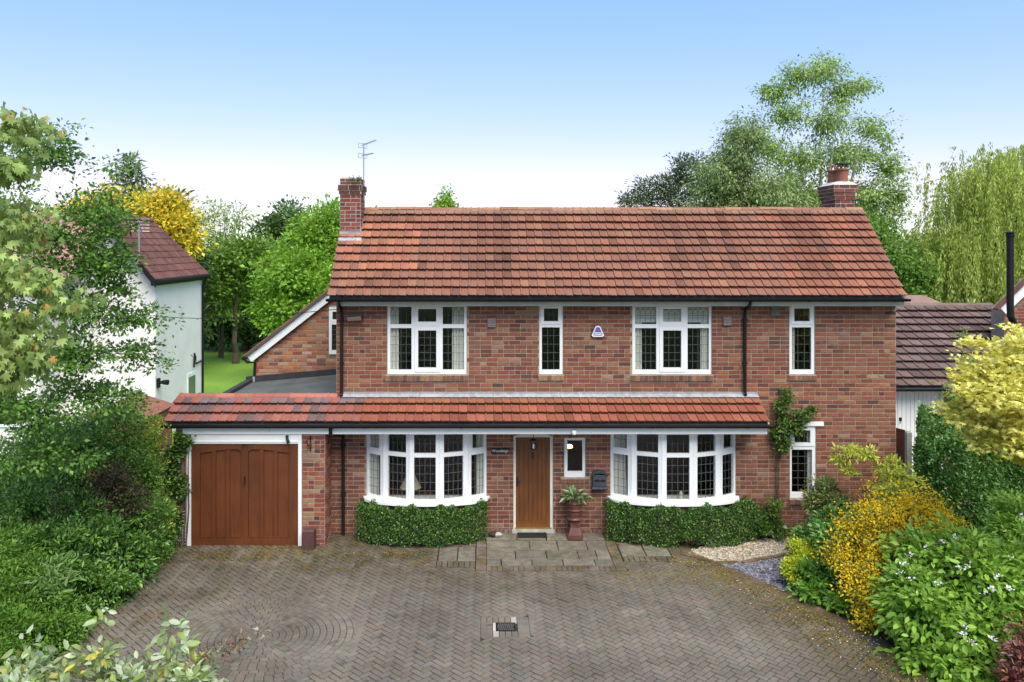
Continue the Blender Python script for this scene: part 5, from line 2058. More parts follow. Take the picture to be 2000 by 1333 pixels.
for k in range(nn_):
    w = (doorx1 - doorx0) / nn_
    b = MB(); rbox(b, doorx0 + k * w + .004, doorx0 + (k + 1) * w - .004, RGY0 + .375, RGY0 + .3995, .03, 2.235, .008); b.build('plank', M['white'], gdr)
b = MB(); px_ = wx(1759, RGY0 + .35); b.tube([(px_, RGY0 + .374, 1.42), (px_, RGY0 + .33, 1.42), (px_ - .03, RGY0 + .32, 1.32)], .016, 6); b.box(px_ - .03, px_ + .04, RGY0 + .366, RGY0 + .3745, 1.38, 1.47); b.build('handle', M['iron'], gdr)
us_g = Vector((0, RGY1 - RGY0, rz1 - rz0)); gl = us_g.length; us_g.normalize()
b = MB()
ng = Vector((1, 0, 0)).cross(us_g)
b.extr([Vector((rgx0, RGY0, rz0)), Vector((rgx1, RGY0, rz0)), Vector((rgx1, RGY1, rz1)), Vector((rgx0, RGY1, rz1))], ng * 0, ng * -.06)
b.extr([Vector((rgx0, RGY1 + .003, rz1)), Vector((rgx1, RGY1 + .003, rz1)), Vector((rgx1, 2 * RGY1 - RGY0, rz0)), Vector((rgx0, 2 * RGY1 - RGY0, rz0))], (0, 0, 0), (0, 0, -.07))
gro = b.build('roof', M['felt'], rg)
GT = Pieces()
for k in range(3): GT.tpl[k] = tile_tpl(.30, gl / 11 + .05, 30 + k)
for k in range(3):
    v, f = GT.tpl[k]; v = v.copy(); v[:, 2] *= 1.35; GT.tpl[k] = (v, f)
roof_tiles(GT, gro, Vector((rgx0, RGY0, rz0)), (1, 0, 0), us_g, rgx1 - rgx0, gl, .30, gl / 11, lambda u, v: pick([((.145, .092, .08), 3), ((.17, .11, .098), 3), ((.115, .075, .07), 2), ((.19, .135, .125), 1)]), lambda c, r: (2 if wx(1750, RGY0) - .3 < rgx0 + c * .3 < 14.5 else 0) - r * .01, [0, 1, 2])
GT.emit('roof_tile', M['tile_o'], M['tile_a'], 160)
x = rgx0
while x < rgx1 - .1:
    w = min(.42, rgx1 - x)
    mb = MB()
    p1 = [(x + .003, RGY1 - math.cos(math.pi * a / 6) * .13, rz1 - .0 + math.sin(math.pi * a / 6) * .11) for a in range(7)]
    p2 = [(x + w - .003, p[1], p[2]) for p in p1]
    mb.add(p1 + p2, [(i, i + 1, 7 + i + 1, 7 + i) for i in range(6)] + [tuple(range(7)), tuple(reversed(range(7, 14)))])
    o = mb.build('ridge_tile', M['tile_o'], gro); o.color = (*pick([((.17, .12, .10), 1), ((.2, .15, .13), 1)]), 1)
    x += w
half_gutter('gutter', rgx0, rgx1, RGY0 - .05, rz0 - .01, .055, rg)

# fence panel and concrete post
t = thing('board_fence', 'brown overlapping board fence panel by the right corner of the brick house', 'fence', (8.9, .5, 0))
fy = .42
fa, fb = Vector((wx(1751.5, fy), fy, 0)), Vector((wx(1769.5, fy - .6), fy - .6, 0))
fa, fb = Vector((8.56, .55, 0)), Vector((wx(1768, .05), .05, 0))
ftop = wz(842, .1)
d_ = (fb - fa)
for k in range(12):
    z = .05 + k * (ftop - .05) / 12
    b = MB(); b.obox(fa + Vector((0, 0, z)), d_ + Vector((0, 0, -.0)), Vector((.0, .018, 0)), Vector((-.006, -.012, (ftop - .05) / 12 + .012))); b.build('board', M['fence'], t)
b = MB(); b.obox(fa + Vector((-.01, -.02, ftop)), d_, (0, .05, 0), (0, 0, .03)); b.build('capping', M['fence'], t)
p = Vector((wx(1774, .0), .0, 0))
t = thing('fence_post', 'weathered concrete post at the end of the brown fence panel', 'post', p)
b = MB()
z1 = wz(845, 0)
b.box(p.x - .05, p.x + .05, p.y - .05, p.y + .05, 0, z1)
b.add([(p.x - .05, p.y - .05, z1 + .0005), (p.x + .05, p.y - .05, z1 + .0005), (p.x + .05, p.y + .05, z1 + .0005), (p.x - .05, p.y + .05, z1 + .0005), (p.x - .03, p.y - .03, z1 + .03), (p.x + .03, p.y - .03, z1 + .03), (p.x + .03, p.y + .03, z1 + .03), (p.x - .03, p.y + .03, z1 + .03)], [(0, 1, 5, 4), (1, 2, 6, 5), (2, 3, 7, 6), (3, 0, 4, 7), (4, 5, 6, 7)])
b.build('shaft', M['cement'], t)

# brick house at the right edge with white bargeboard, and its black flue
RHZ = 22.4
rhy = RHZ - D
va2, vb2 = W(1953, 601, RHZ - .1), W(2010, 546, RHZ - .1)
rh = thing('neighbour_house', 'brick house with white bargeboard at the right edge of the view', 'house', (va2.x + 3, rhy, 0))
s2_ = (vb2.z - va2.z) / (vb2.x - va2.x)
xl = (1962 - CX) * RHZ / F
b = MB()
b.extr([(xl, rhy, 0), (xl + 6, rhy, 0), (xl + 6, rhy, va2.z + 2.2), (xl + 3.0, rhy, va2.z + 3.0 * s2_ - .1), (xl, rhy, va2.z - .08)], (0, 0, 0), (0, .6, 0))
rw = b.build('wall', M['mortar'], rh)
BR = Pieces(); BR.tpl = G2.tpl
lay(frame((0, rhy, 0), (1, 0, 0), (0, -1, 0)), xl, xl + 4.0, 1.5, 6.2, [], PAL_PIER, rw, clip=lambda z: (xl if z < va2.z - .1 else xl + (z - va2.z + .1) / s2_, 99))
BR.emit('brick', M['brick_o'], M['brick_a'], 250)
BR = G2
r_ = Vector((1, 0, s2_)).normalized(); q_ = Vector((-r_.z, 0, r_.x))
b = MB(); b.obox(va2 - q_ * .24, r_ * 4.2, (0, .04, 0), q_ * .22); b.build('bargeboard', M['upvc'], rh)
b = MB(); b.obox(va2 - r_ * .1 + Vector((0, -.06, 0)), r_ * 4.4, (0, .2, 0), q_ * .06); b.build('roof', plain('brown_tile', (.15, .07, .055), .85, .25, 6, .2, bmp=.6), rh)
p = W(1973, 660, 20.6)
t = thing('flue_pipe', 'tall black flue pipe with an elbow rising before the right hand house', 'flue', p)
r_ = .083
b = MB(); b.tube([W(1988, 668, 20.9), W(1983, 640, 20.7), W(1974, 618, 20.6), W(1973, 600, 20.6), W(1973, 462, 20.6)], r_, 14); b.build('pipe', M['black'], t)
q = W(1973, 462, 20.6)
b = MB(); b.lathe([(.09, -.02), (.10, 0), (.10, .06), (.075, .07), (.115, .075), (.12, .095), (.05, .12)], q, 14); b.build('cowl', M['black'], t)
for py_ in (560, 520): 
    q = W(1973, py_, 20.6); b = MB(); b.lathe([(r_ + .004, -.02), (r_ + .004, .02)], q, 14); b.build('band', M['iron'], t)
b = MB(); b.tube([W(1988, 668, 20.9), W(1988, 668, 20.9) + Vector((0, .5, -3.4))], r_, 10); b.build('lower_pipe', M['black'], t)

# far house peeping over the garage ridge
p = W(1822, 597, 31)
t = thing('far_outbuilding', 'small cream outbuilding with a pale pink hipped roof behind the garage ridge', 'outbuilding', (p.x, p.y, 0))
b = MB(); b.box(p.x - .9, p.x + .9, p.y, p.y + 2.4, 0, p.z - .12); b.build('wall', M['cream'], t)
b = MB(); b.add([(p.x - 1.1, p.y - .2, p.z - .13), (p.x + .8, p.y - .2, p.z - .13), (p.x + .3, p.y + 1.2, p.z + .32), (p.x - .4, p.y + 1.2, p.z + .32), (p.x - 1.1, p.y + 2.6, p.z - .13), (p.x + 1.1, p.y + 2.6, p.z - .13)], [(0, 1, 2, 3), (1, 5, 2), (4, 0, 3), (5, 4, 3, 2)]); b.build('roof', plain('pink_tile', (.25, .16, .13), .85, .2, 3, .2, bmp=.5), t)
# ------------------------------------------------------------------ plants
def unit(a):
    return a / np.maximum(np.linalg.norm(a, axis=-1, keepdims=True), 1e-9)


def leaf_arrays(rg_, C, AX, UP, Ln, wid, cols, shape='rhomb', fold=.25, curl=.1):
    """C base points, AX axes, UP rough normals, Ln lengths -> V, F, colours"""
    N = len(C)
    AX = unit(AX)
    S = unit(np.cross(AX, UP + rg_.normal(0, .01, (N, 3))))
    NO = np.cross(S, AX)
    L1 = Ln[:, None]
    if shape == 'rhomb':
        w = L1 * wid * .5
        V = np.stack([C, C + AX * L1 * .45 + S * w + NO * w * fold, C + AX * L1 - NO * L1 * curl, C + AX * L1 * .45 - S * w + NO * w * fold], 1)
        Fi = np.array([[0, 1, 2], [0, 2, 3]])
    elif shape == 'oval':
        w = L1 * wid * .5
        V = np.stack([C, C + AX * L1 * .28 + S * w * .85 + NO * w * fold, C + AX * L1 * .66 + S * w * .85 + NO * w * (fold - .1), C + AX * L1 - NO * L1 * curl,
                      C + AX * L1 * .66 - S * w * .85 + NO * w * (fold - .1), C + AX * L1 * .28 - S * w * .85 + NO * w * fold], 1)
        Fi = np.array([[0, 1, 2, 3], [0, 3, 4, 5]])
    else:                                                   # maple: five pointed lobes
        ang = np.radians([0, 20, 42, 62, 95, 125, 180, -125, -95, -62, -42, -20])
        rad = np.array([1.0, .52, .92, .46, .72, .36, .12, .36, .72, .46, .92, .52]) * .62
        cen = C + AX * L1 * .38
        pts = [cen + NO * L1 * .04]
        for a, r in zip(ang, rad):
            pts.append(cen + (AX * math.cos(a) + S * math.sin(a) * wid) * (L1 * r) - NO * L1 * curl * r * r * 2.2)
        V = np.stack(pts, 1)
        k = len(ang)
        Fi = np.array([[0, 1 + i, 1 + (i + 1) % k] for i in range(k)])
    nv = V.shape[1]
    Fi = (Fi[None] + (np.arange(N) * nv)[:, None, None]).reshape(-1, Fi.shape[1])
    return V.reshape(-1, 3), Fi, np.repeat(cols, nv, 0)


def pal_arr(rg_, pal, n):
    w = np.array([p[1] for p in pal], float)
    c = np.minimum(np.array([p[0] for p in pal]) * (1.34 * np.array([1.22, 1.14, .95]) if max(max(p[0]) for p in pal) < .5 else 1.25), .85)
    return c[rg_.choice(len(pal), n, p=w / w.sum())]


GREEN_MID = [((.065, .14, .022), 3), ((.085, .175, .028), 3), ((.05, .11, .02), 2), ((.12, .22, .035), 1)]
GREEN_DARK = [((.028, .065, .016), 3), ((.04, .085, .02), 3), ((.055, .11, .024), 2), ((.02, .045, .014), 1)]
GREEN_BRIGHT = [((.13, .26, .03), 3), ((.17, .32, .04), 2), ((.09, .19, .025), 2)]
GREEN_GREY = [((.12, .18, .07), 3), ((.16, .23, .095), 3), ((.09, .145, .055), 2), ((.21, .28, .13), 1)]
GREEN_YEL = [((.22, .28, .05), 3), ((.28, .33, .06), 2), ((.15, .21, .04), 2)]


class Crown:
    def __init__(self, seed):
        self.r = np.random.default_rng(seed)
        self.C, self.A, self.U, self.Ln, self.col = [], [], [], [], []
        self.cl = []

    def lobes(self, lobes, nclump, per, cr, L, pal, shell=.55, flat=.65, droop=0.0, upb=.7, lvar=.3, cvar=.16, out=.8, keep=None):
        """clumps of leaves spread through ellipsoid lobes"""
        r = self.r
        vol = np.array([(l[3] * l[4] * l[5]) ** (2 / 3) for l in lobes])
        pickl = r.choice(len(lobes), nclump, p=vol / vol.sum())
        for li in pickl:
            cx, cy, cz, rx, ry, rz = lobes[li]
            d = unit(r.normal(0, 1, 3))
            rad = shell + (1 - shell) * r.random() if r.random() < .85 else r.random() * shell
            d = d * rad
            c = np.array([cx + d[0] * rx, cy + d[1] * ry, cz + d[2] * rz])
            if c[2] < .04: c[2] = .04 + r.random() * .15
            if keep is not None and not keep(c): continue
            self.clump(c, np.array([d[0] / rx, d[1] / ry, d[2] / rz]) * min(rx, ry, rz), int(per * r.uniform(.6, 1.4)), cr * r.uniform(.6, 1.35), L, pal, flat, droop, upb, lvar, cvar, out)

    def clump(self, c, outd, n, cr, L, pal, flat=.65, droop=0.0, upb=.7, lvar=.3, cvar=.16, out=.8):
        r = self.r
        self.cl.append(c)
        o = r.normal(0, 1, (n, 3)) * np.array([1, 1, flat]) * cr * .6
        p = c + o
        p[:, 2] = np.maximum(p[:, 2], .02)
        ax = unit(o) * .8 + outd[None] * out + r.normal(0, .45, (n, 3)) + np.array([0, 0, -droop])
        up = np.array([0, 0, upb]) + outd[None] * .5 + r.normal(0, .4, (n, 3))
        self.C.append(p); self.A.append(ax); self.U.append(up)
        self.Ln.append(L * r.uniform(1 - lvar, 1 + lvar, n))
        col = pal_arr(r, pal, n) * r.uniform(1 - cvar, 1 + cvar) * r.uniform(.85, 1.15, (n, 1))
        self.col.append(col)

    def build(self, name, parent, mat, wid, shape='rhomb', fold=.25, curl=.1, kind=None):
        C, A, U, Ln, col = (np.concatenate(x) for x in (self.C, self.A, self.U, self.Ln, self.col))
        V, Fi, cc = leaf_arrays(self.r, C, A, U, Ln, wid, col, shape, fold, curl)
        o = put(name, np_mesh(name, V, Fi, cc), parent, mat)
        return o


def limbs(name, parent, base, clumps, r0, mat, seed, nmax=90, top=.75, stems=1, spread=.15, rend=.006, lean=0.0):
    """tapered trunk(s) with limbs bending out to the clumps"""
    r2 = random.Random(seed)
    mb = MB()
    cs = [Vector(c) for c in clumps]
    r2.shuffle(cs)
    cs = cs[:nmax]
    zmax = max(c.z for c in cs)
    cen = sum(cs, Vector()) / len(cs)
    trunks = []
    for s in range(stems):
        tipx = cen.x + r2.uniform(-1, 1) * spread * zmax + lean
        tipy = cen.y + r2.uniform(-1, 1) * spread * zmax
        tz = base[2] + (zmax - base[2]) * top * r2.uniform(.9, 1.08)
        pts, rad = [], []
        n = 9
        b0 = Vector(base) + Vector((r2.uniform(-1, 1), r2.uniform(-1, 1), 0)) * (.12 * (stems > 1))
        for k in range(n + 1):
            u = k / n
            p = b0.lerp(Vector((tipx, tipy, tz)), u)
            p.x = b0.x + (tipx - b0.x) * u ** 1.5 + r2.uniform(-1, 1) * r0 * .5 * (0 < k < n)
            p.y = b0.y + (tipy - b0.y) * u ** 1.5 + r2.uniform(-1, 1) * r0 * .5 * (0 < k < n)
            pts.append(p); rad.append(r0 * (1 - u) ** .8 * (1.25 if k == 0 else 1) + rend)
        mb.tube(pts, rad, 7)
        trunks.append((pts, rad))
    # each clump joins the nearest wood already grown, so limbs fork into boughs and twigs
    NP, NR = [], []
    for pts, rad in trunks:
        for k in range(2, len(pts)):
            for q in (0, .5):
                NP.append(tuple(pts[k - 1].lerp(pts[k], q))); NR.append(rad[k - 1] * (1 - q) + rad[k] * q)
    NP, NR = [np.array(p) for p in NP], list(NR)
    ax_, ay_ = sum(t[0][-1].x for t in trunks) / stems, sum(t[0][-1].y for t in trunks) / stems
    for c in sorted(cs, key=lambda c: math.hypot(c.x - ax_, c.y - ay_)):
        A = np.array(NP)
        dv = np.array(c) - A
        dist = np.linalg.norm(dv, axis=1)
        cost = dist + np.maximum(0, A[:, 2] - c.z) * 1.2
        k = int(np.argmin(cost))
        a = Vector(A[k])
        l = max(.02, dist[k])
        ra = max(rend * .7, min(NR[k] * .72, .004 + .013 * l))
        mid = a.lerp(c, .5) + Vector((r2.uniform(-.16, .16), r2.uniform(-.16, .16), r2.uniform(.0, .16))) * l
        q1, q2 = a.lerp(mid, .55), mid.lerp(c, .5)
        mb.tube([a, q1, mid, q2, c], [ra, ra * .85, ra * .7, ra * .5, rend * .5], 5)
        for q, f in ((q1, .85), (mid, .7), (q2, .5), (c, .35)):
            NP.append(np.array(q)); NR.append(max(rend * .6, ra * f))
    return mb.build(name, mat, parent)


def lobe(px, py, Z, rx, ry, dep):
    p = W(px, py, Z)
    return (p.x, p.y, p.z, rx * Z / F, dep, ry * Z / F)


def tree(name, label, cat, base, lobs, nclump, per, cr, L, pal, wid=.55, r0=.12, shape='rhomb', mat='leaf', bark='bark', seed=1, group=None, stems=1, top=.75, nl=90, part='crown', spread=.08, rend=.006, **kw):
    t = thing(name, label, cat, (base[0], base[1], 0), group)
    c = Crown(seed)
    c.lobes(lobs, nclump, per, cr, L, pal, **kw)
    c.build(part, t, M[mat], wid, shape)
    limbs('trunk' if cat == 'tree' else 'stem', t, (base[0], base[1], 0), c.cl, r0, M[bark], seed, nl, top, stems, spread, rend)
    return t, c


# ---------- clipped hedges under the bays
def bay_hedge(cx, x0, x1, label, seed, depth=.80, top=.79):
    t = thing('clipped_hedge', label, 'hedge', (cx, -.5, 0))
    r = np.random.default_rng(seed)
    n = 15000
    u = r.uniform(0, 1, n)
    x = x0 + (x1 - x0) * u
    s = np.sin(np.pi * np.clip(u, .02, .98)) ** .55
    front = .28 + (depth - .28) * s
    inner = np.where(np.abs(x - cx) < 1.42, .50 * np.sin(np.pi * np.clip((x - cx + 1.42) / 2.84, 0, 1)) ** .8, 0.0)
    topz = top * (.96 + .06 * np.sin(u * 23 + seed) + .04 * np.sin(u * 61))
    kind_ = r.random(n)
    b_ = np.where(kind_ < .62, front - np.abs(r.normal(0, .035, n)) + .03 * np.sin(x * 13) , inner + (front - inner) * r.random(n))
    bot = .05 + .05 * np.sin(x * 5 + seed) + np.where(np.abs(u - .5) < .06, .12, 0)
    z = np.where(kind_ < .62, bot + (topz - bot) * r.random(n) ** .9, topz - np.abs(r.normal(0, .03, n)))
    rnd_ = np.clip((z - (topz - .20)) / .20, 0, 1) ** 2
    b_ = np.where(kind_ < .62, b_ - .13 * rnd_, b_)
    z = np.where((kind_ >= .62) & (b_ > front - .14), z - .10 * np.clip((b_ - front + .14) / .14, 0, 1) ** 2, z)
    ends = kind_ > .93
    x = np.where(ends, np.where(r.random(n) < .5, x0 + np.abs(r.normal(0, .03, n)), x1 - np.abs(r.normal(0, .03, n))), x)
    b_ = np.where(ends, .05 + r.random(n) * .30, b_)
    z = np.where(ends, .08 + r.random(n) * (top - .1), z)
    keep = (b_ > inner + .02)
    C = np.stack([x, -b_, z], 1)[keep]
    kk = kind_[keep]
    od = np.where((kk < .62)[:, None], np.array([0, -1, .25]), np.array([0, -.1, 1]))
    ax = od * .55 + r.normal(0, .6, C.shape)
    up = od + r.normal(0, .45, C.shape)
    col = pal_arr(r, [((.04, .10, .018), 4), ((.024, .06, .014), 4), ((.075, .165, .028), 2.2), ((.15, .27, .045), .9), ((.016, .042, .012), 3)], len(C)) * r.uniform(.85, 1.15, (len(C), 1))
    V, Fi, cc = leaf_arrays(r, C, ax, up, r.uniform(.035, .058, len(C)), .52, col, 'rhomb', .3, .12)
    put('foliage', np_mesh('foliage', V, Fi, cc), t, M['gloss'])
    mb = MB()
    r2 = random.Random(seed)
    for k in range(34):
        xx = r2.uniform(x0 + .2, x1 - .2)
        uu = (xx - x0) / (x1 - x0)
        f = .28 + (depth - .28) * math.sin(math.pi * uu) ** .55
        mb.tube([(xx, -f * .72, 0), (xx + r2.uniform(-.05, .05), -f * .75, .3), (xx + r2.uniform(-.12, .12), -f * .8, .6)], [.014, .01, .004], 5)
    mb.build('stem', M['bark'], t)


bay_hedge(BAY1, wx(697, -.3), wx(951, -.3), 'glossy clipped evergreen hedge curving under the left bay', 11)
bay_hedge(BAY2, wx(1184, -.3), wx(1480, -.3), 'glossy clipped evergreen hedge curving under the right bay', 12)

# ---------- planter plant, chimney weed
c = Crown(21)
t = thing('potted_plant', 'variegated strap leaved plant growing in the chimney pot planter', 'plant', PLANTER_TOP)
r = c.r
for k in range(75):
    a, e = r.uniform(0, 6.28), r.uniform(.25, 1.3)
    d = np.array([math.cos(a) * math.cos(e), math.sin(a) * math.cos(e), math.sin(e)])
    p = np.array(PLANTER_TOP) + np.array([math.cos(a), math.sin(a), 0]) * r.uniform(0, .09) + d * r.uniform(0, .08)
    c.C.append(p[None]); c.A.append((d + r.normal(0, .12, 3))[None]); c.U.append((np.array([0, 0, 1.]) + d * -.3)[None])
    c.Ln.append(np.array([r.uniform(.16, .30)])); c.col.append(pal_arr(r, [((.20, .27, .17), 2), ((.10, .17, .085), 3), ((.33, .38, .28), 1)], 1))
c.build('leaves', t, M['leaf'], .24, 'oval', .25, .35)
b = MB(); b.lathe([(.12, -.04), (.12, -.015)], PLANTER_TOP, 14); b.build('compost', M['soil'], t)
c = Crown(22)
p = Vector((c1x1 - .1, 17.98 - D - .01, H + (CY - 354) * 17.98 / F))
t = thing('chimney_weed', 'small leafy weed rooted in the crown of the left chimney', 'plant', p)
c.clump(np.array(p) + np.array([0, -.04, .02]), np.array([0, -.6, .3]), 40, .08, .06, GREEN_MID)
c.build('leaves', t, M['leaf'], .6, 'oval')
b = MB(); b.tube([p, p + Vector((0, -.05, .03))], .005, 4); b.build('stem', M['bark'], t)

# ---------- climber on the wall and the shrub at its foot
c = Crown(23)
t = thing('climbing_rose', 'green climber trained up the brick right of the lean-to roof', 'climber', (wx(1512), -.1, 0))
lobs = [(wx(1528), -.14, wz(822), .18, .12, .24), (wx(1520), -.14, wz(865), .16, .11, .22), (wx(1560), -.14, wz(812), .16, .1, .12), (wx(1533), -.12, wz(775), .10, .08, .18), (wx(1510), -.14, wz(845), .09, .08, .1), (wx(1578), -.12, wz(800), .08, .06, .07), (wx(1545), -.14, wz(835), .16, .1, .14), (wx(1520), -.14, wz(790), .12, .09, .16)]
c.lobes(lobs, 130, 26, .075, .062, [((.06, .12, .03), 3), ((.085, .16, .04), 2), ((.04, .085, .022), 2), ((.13, .17, .05), .6)], shell=.3)
c.build('leaves', t, M['leaf'], .62, 'oval')
b = MB()
r2 = random.Random(4)
for k in range(3):
    b.tube([(wx(1512 + 5 * k), -.04, 0), (wx(1509 + 4 * k), -.035, .5), (wx(1514 + 3 * k), -.04, 1.0), (wx(1513 + 3 * k), -.06, 1.5), (wx(1520 + 4 * k), -.10, 2.1), (wx(1526 + 6 * k), -.10, 2.7 - .1 * k)], [.011, .010, .009, .008, .006, .003], 6)
for q in c.cl[:40]:
    b.tube([(wx(1520), -.09, q[2] - .12), tuple(q)], [.006, .002], 4)
b.build('stem', M['bark'], t)
tree('fern_shrub', 'small dark leafy shrub against the wall below the climber', 'shrub', (wx(1503), -.25), [lobe(1505, 1000, 16.75, 22, 28, .16), lobe(1490, 1030, 16.7, 18, 18, .16), lobe(1520, 1028, 16.7, 14, 20, .14)], 60, 40, .08, .06, [((.05, .11, .02), 3), ((.08, .17, .03), 2), ((.035, .075, .018), 2)], .45, .012, seed=24, stems=3, nl=30)

# ---------- shrubs of the right hand bed
tree('golden_euonymus', 'lime yellow dwarf shrub at the edge of the slate bed', 'shrub', (5.55, -2.35), [lobe(1566, 1095, 14.6, 30, 32, .32), lobe(1558, 1118, 14.4, 22, 22, .3), lobe(1590, 1080, 14.7, 24, 22, .3)], 150, 60, .09, .05, [((.34, .40, .02), 3), ((.27, .34, .025), 2), ((.17, .25, .03), 1.5)], .5, .015, seed=31, stems=4, nl=30)
tree('green_shrub', 'rounded mid green shrub behind the lime yellow one', 'shrub', (6.35, -2.1), [lobe(1625, 1085, 14.7, 42, 60, .5), lobe(1600, 1130, 14.2, 36, 34, .45), lobe(1640, 1030, 15.2, 38, 34, .45), lobe(1660, 1140, 14.0, 40, 40, .4), lobe(1585, 1060, 15.2, 26, 30, .35)], 260, 55, .13, .085, [((.06, .15, .03), 3), ((.085, .2, .035), 2), ((.04, .10, .024), 2)], .55, .02, 'oval', 'gloss', seed=32, stems=5, nl=40)
tree('hellebore_plants', 'low bright green leafy clump along the edge of the drive', 'plant', (6.15, -3.3), [lobe(1600, 1160, 13.9, 36, 18, .25), lobe(1650, 1180, 13.6, 30, 16, .25), lobe(1690, 1195, 13.4, 20, 14, .2)], 90, 34, .11, .10, [((.10, .22, .03), 3), ((.14, .28, .04), 2), ((.06, .14, .025), 1)], .5, .010, 'oval', seed=33, stems=5, nl=30)
t, c = tree('orange_berberis', 'berberis bush smothered in orange yellow flowers beside the drive', 'shrub', (7.1, -2.9), [lobe(1700, 1040, 14.2, 78, 62, .75), lobe(1760, 990, 14.6, 66, 44, .7), lobe(1660, 1090, 13.8, 50, 46, .5), lobe(1800, 1035, 14.2, 60, 40, .6), lobe(1690, 1150, 13.3, 44, 48, .45), lobe(1715, 1215, 13.0, 42, 30, .35), lobe(1840, 1020, 14.4, 34, 24, .5)], 330, 42, .13, .045, [((.07, .13, .035), 3), ((.10, .16, .05), 2), ((.05, .09, .03), 2)], .5, .022, seed=34, stems=7, nl=70)
fc = Crown(35)
rr = np.random.default_rng(36)
for q in c.cl:
    if rr.random() < .8:
        fc.clump(q + rr.normal(0, .04, 3) + np.array([0, -.09, .05]), np.array([0, -.3, .4]), int(rr.integers(34, 80)), .14, .042, [((.66, .46, .015), 4), ((.66, .52, .03), 3), ((.60, .37, .015), 1), ((.66, .58, .06), 1.4)], 1.0, .3, .3)
fc.build('flowers', t, M['petal'], .75)['kind'] = 'stuff'
t, c = tree('viburnum', 'large viburnum with ribbed green leaves and a few white flower heads', 'shrub', (8.2, -4.6), [lobe(1870, 1120, 12.6, 100, 80, 1.0), lobe(1800, 1190, 12.2, 70, 70, .8), lobe(1930, 1100, 12.7, 70, 44, .8), lobe(1890, 1230, 11.9, 110, 70, .9), lobe(1960, 1180, 12.2, 90, 90, .9), lobe(1850, 1300, 11.5, 90, 50, .7), lobe(1950, 1310, 11.4, 80, 60, .8), lobe(1800, 1090, 13.0, 50, 40, .6)], 520, 34, .19, .115, [((.115, .225, .03), 3), ((.145, .275, .04), 3), ((.08, .165, .025), 2), ((.20, .33, .06), 1)], .5, .03, 'oval', 'leaf', seed=37, stems=7, nl=80, droop=.35)
fc = Crown(38)
for (fx_, fy_, zz) in ((1775, 1085, 12.3), (1765, 1100, 12.2), (1783, 1133, 11.9), (1830, 1140, 11.7), (1868, 1050, 12.5), (1925, 1160, 11.4), (1880, 1240, 11.0), (1885, 1225, 11.1), (1873, 1110, 11.9), (1995, 1010, 12.2), (1790, 1045, 12.9), (1935, 1150, 11.4), (1810, 1070, 12.5), (1975, 1090, 11.8), (1900, 1255, 10.9), (1890, 1105, 11.9), (1950, 1125, 11.5), (1970, 1150, 11.4), (1940, 1250, 11.0), (1980, 1260, 11.0), (1840, 1060, 12.6), (1760, 1118, 12.3)):
    fc.clump(np.array(W(fx_, fy_, zz)), np.array([0, -.3, .8]), int(rr.integers(7, 20)), .042, .030, [((.78, .76, .70), 4), ((.70, .62, .55), 1)], .5, 0, 1.2)
fc.build('flowers', t, M['petal'], .95, 'oval', .05, .02)['kind'] = 'stuff'
tree('fresh_green_shrub', 'light green feathery shrub against the hedge at the right edge', 'shrub', (9.1, -3.6), [lobe(1990, 1065, 13.2, 36, 56, .6), lobe(1992, 1010, 13.6, 22, 34, .5), lobe(2010, 1110, 12.8, 50, 60, .6)], 170, 46, .15, .085, [((.15, .28, .04), 3), ((.20, .34, .06), 2), ((.10, .2, .03), 2)], .4, .02, 'oval', seed=39, stems=5, nl=40)
tree('red_leaved_shrub', 'shrub with dark wine red leaves in the bottom right corner', 'shrub', (8.0, -6.3), [lobe(2005, 1300, 10.6, 20, 50, .35), lobe(1985, 1335, 10.4, 22, 16, .3), lobe(2015, 1250, 10.8, 18, 36, .3)], 60, 26, .12, .085, [((.10, .035, .035), 3), ((.15, .05, .04), 2), ((.07, .03, .03), 2), ((.20, .10, .06), .6)], .4, .014, 'oval', 'gloss', seed=40, stems=4, nl=30)
tree('yellow_azalea', 'open shrub with whorls of yellow green leaves arching before the wall', 'shrub', (7.35, -1.6), [lobe(1665, 885, 15.6, 32, 14, .25), lobe(1640, 900, 15.6, 16, 10, .2), lobe(1700, 890, 15.5, 20, 14, .2), lobe(1655, 920, 15.5, 16, 8, .15), lobe(1745, 920, 15.3, 34, 18, .3), lobe(1765, 945, 15.2, 30, 24, .3), lobe(1725, 955, 15.2, 20, 16, .25)], 105, 16, .06, .095, [((.30, .36, .06), 3), ((.38, .42, .08), 2), ((.20, .28, .05), 2)], .36, .016, 'oval', seed=41, stems=3, nl=90, shell=.2, rend=.003)
tree('pieris_shrub', 'small grey green shrub before the tall ground floor window', 'shrub', (6.6, -1.1), [lobe(1605, 955, 16.0, 26, 26, .3), lobe(1600, 985, 15.9, 24, 20, .3), lobe(1630, 990, 15.7, 26, 24, .3)], 95, 26, .09, .09, [((.13, .18, .06), 3), ((.09, .14, .045), 3), ((.24, .16, .10), .8)], .4, .014, 'oval', seed=42, stems=4, nl=30)
# dry grasses
t = thing('dry_grass_tuft', 'straw coloured dry stems between the orange bush and the wall', 'grass', (7.0, -1.6, 0))
b = MB()
r2 = random.Random(8)
for k in range(150):
    x, y = 7.0 + r2.gauss(0, .34), -1.7 + r2.gauss(0, .15)
    hh = r2.uniform(.75, 1.25)
    l = r2.uniform(-.25, .25)
    b.tube([(x, y, 0), (x + l * .4, y, hh * .6), (x + l, y - r2.uniform(0, .1), hh)], [.004, .004, .002], 3)
b.build('stalks', plain('straw', (.34, .22, .14), .9, .3, 15, .1, bmp=0), t)

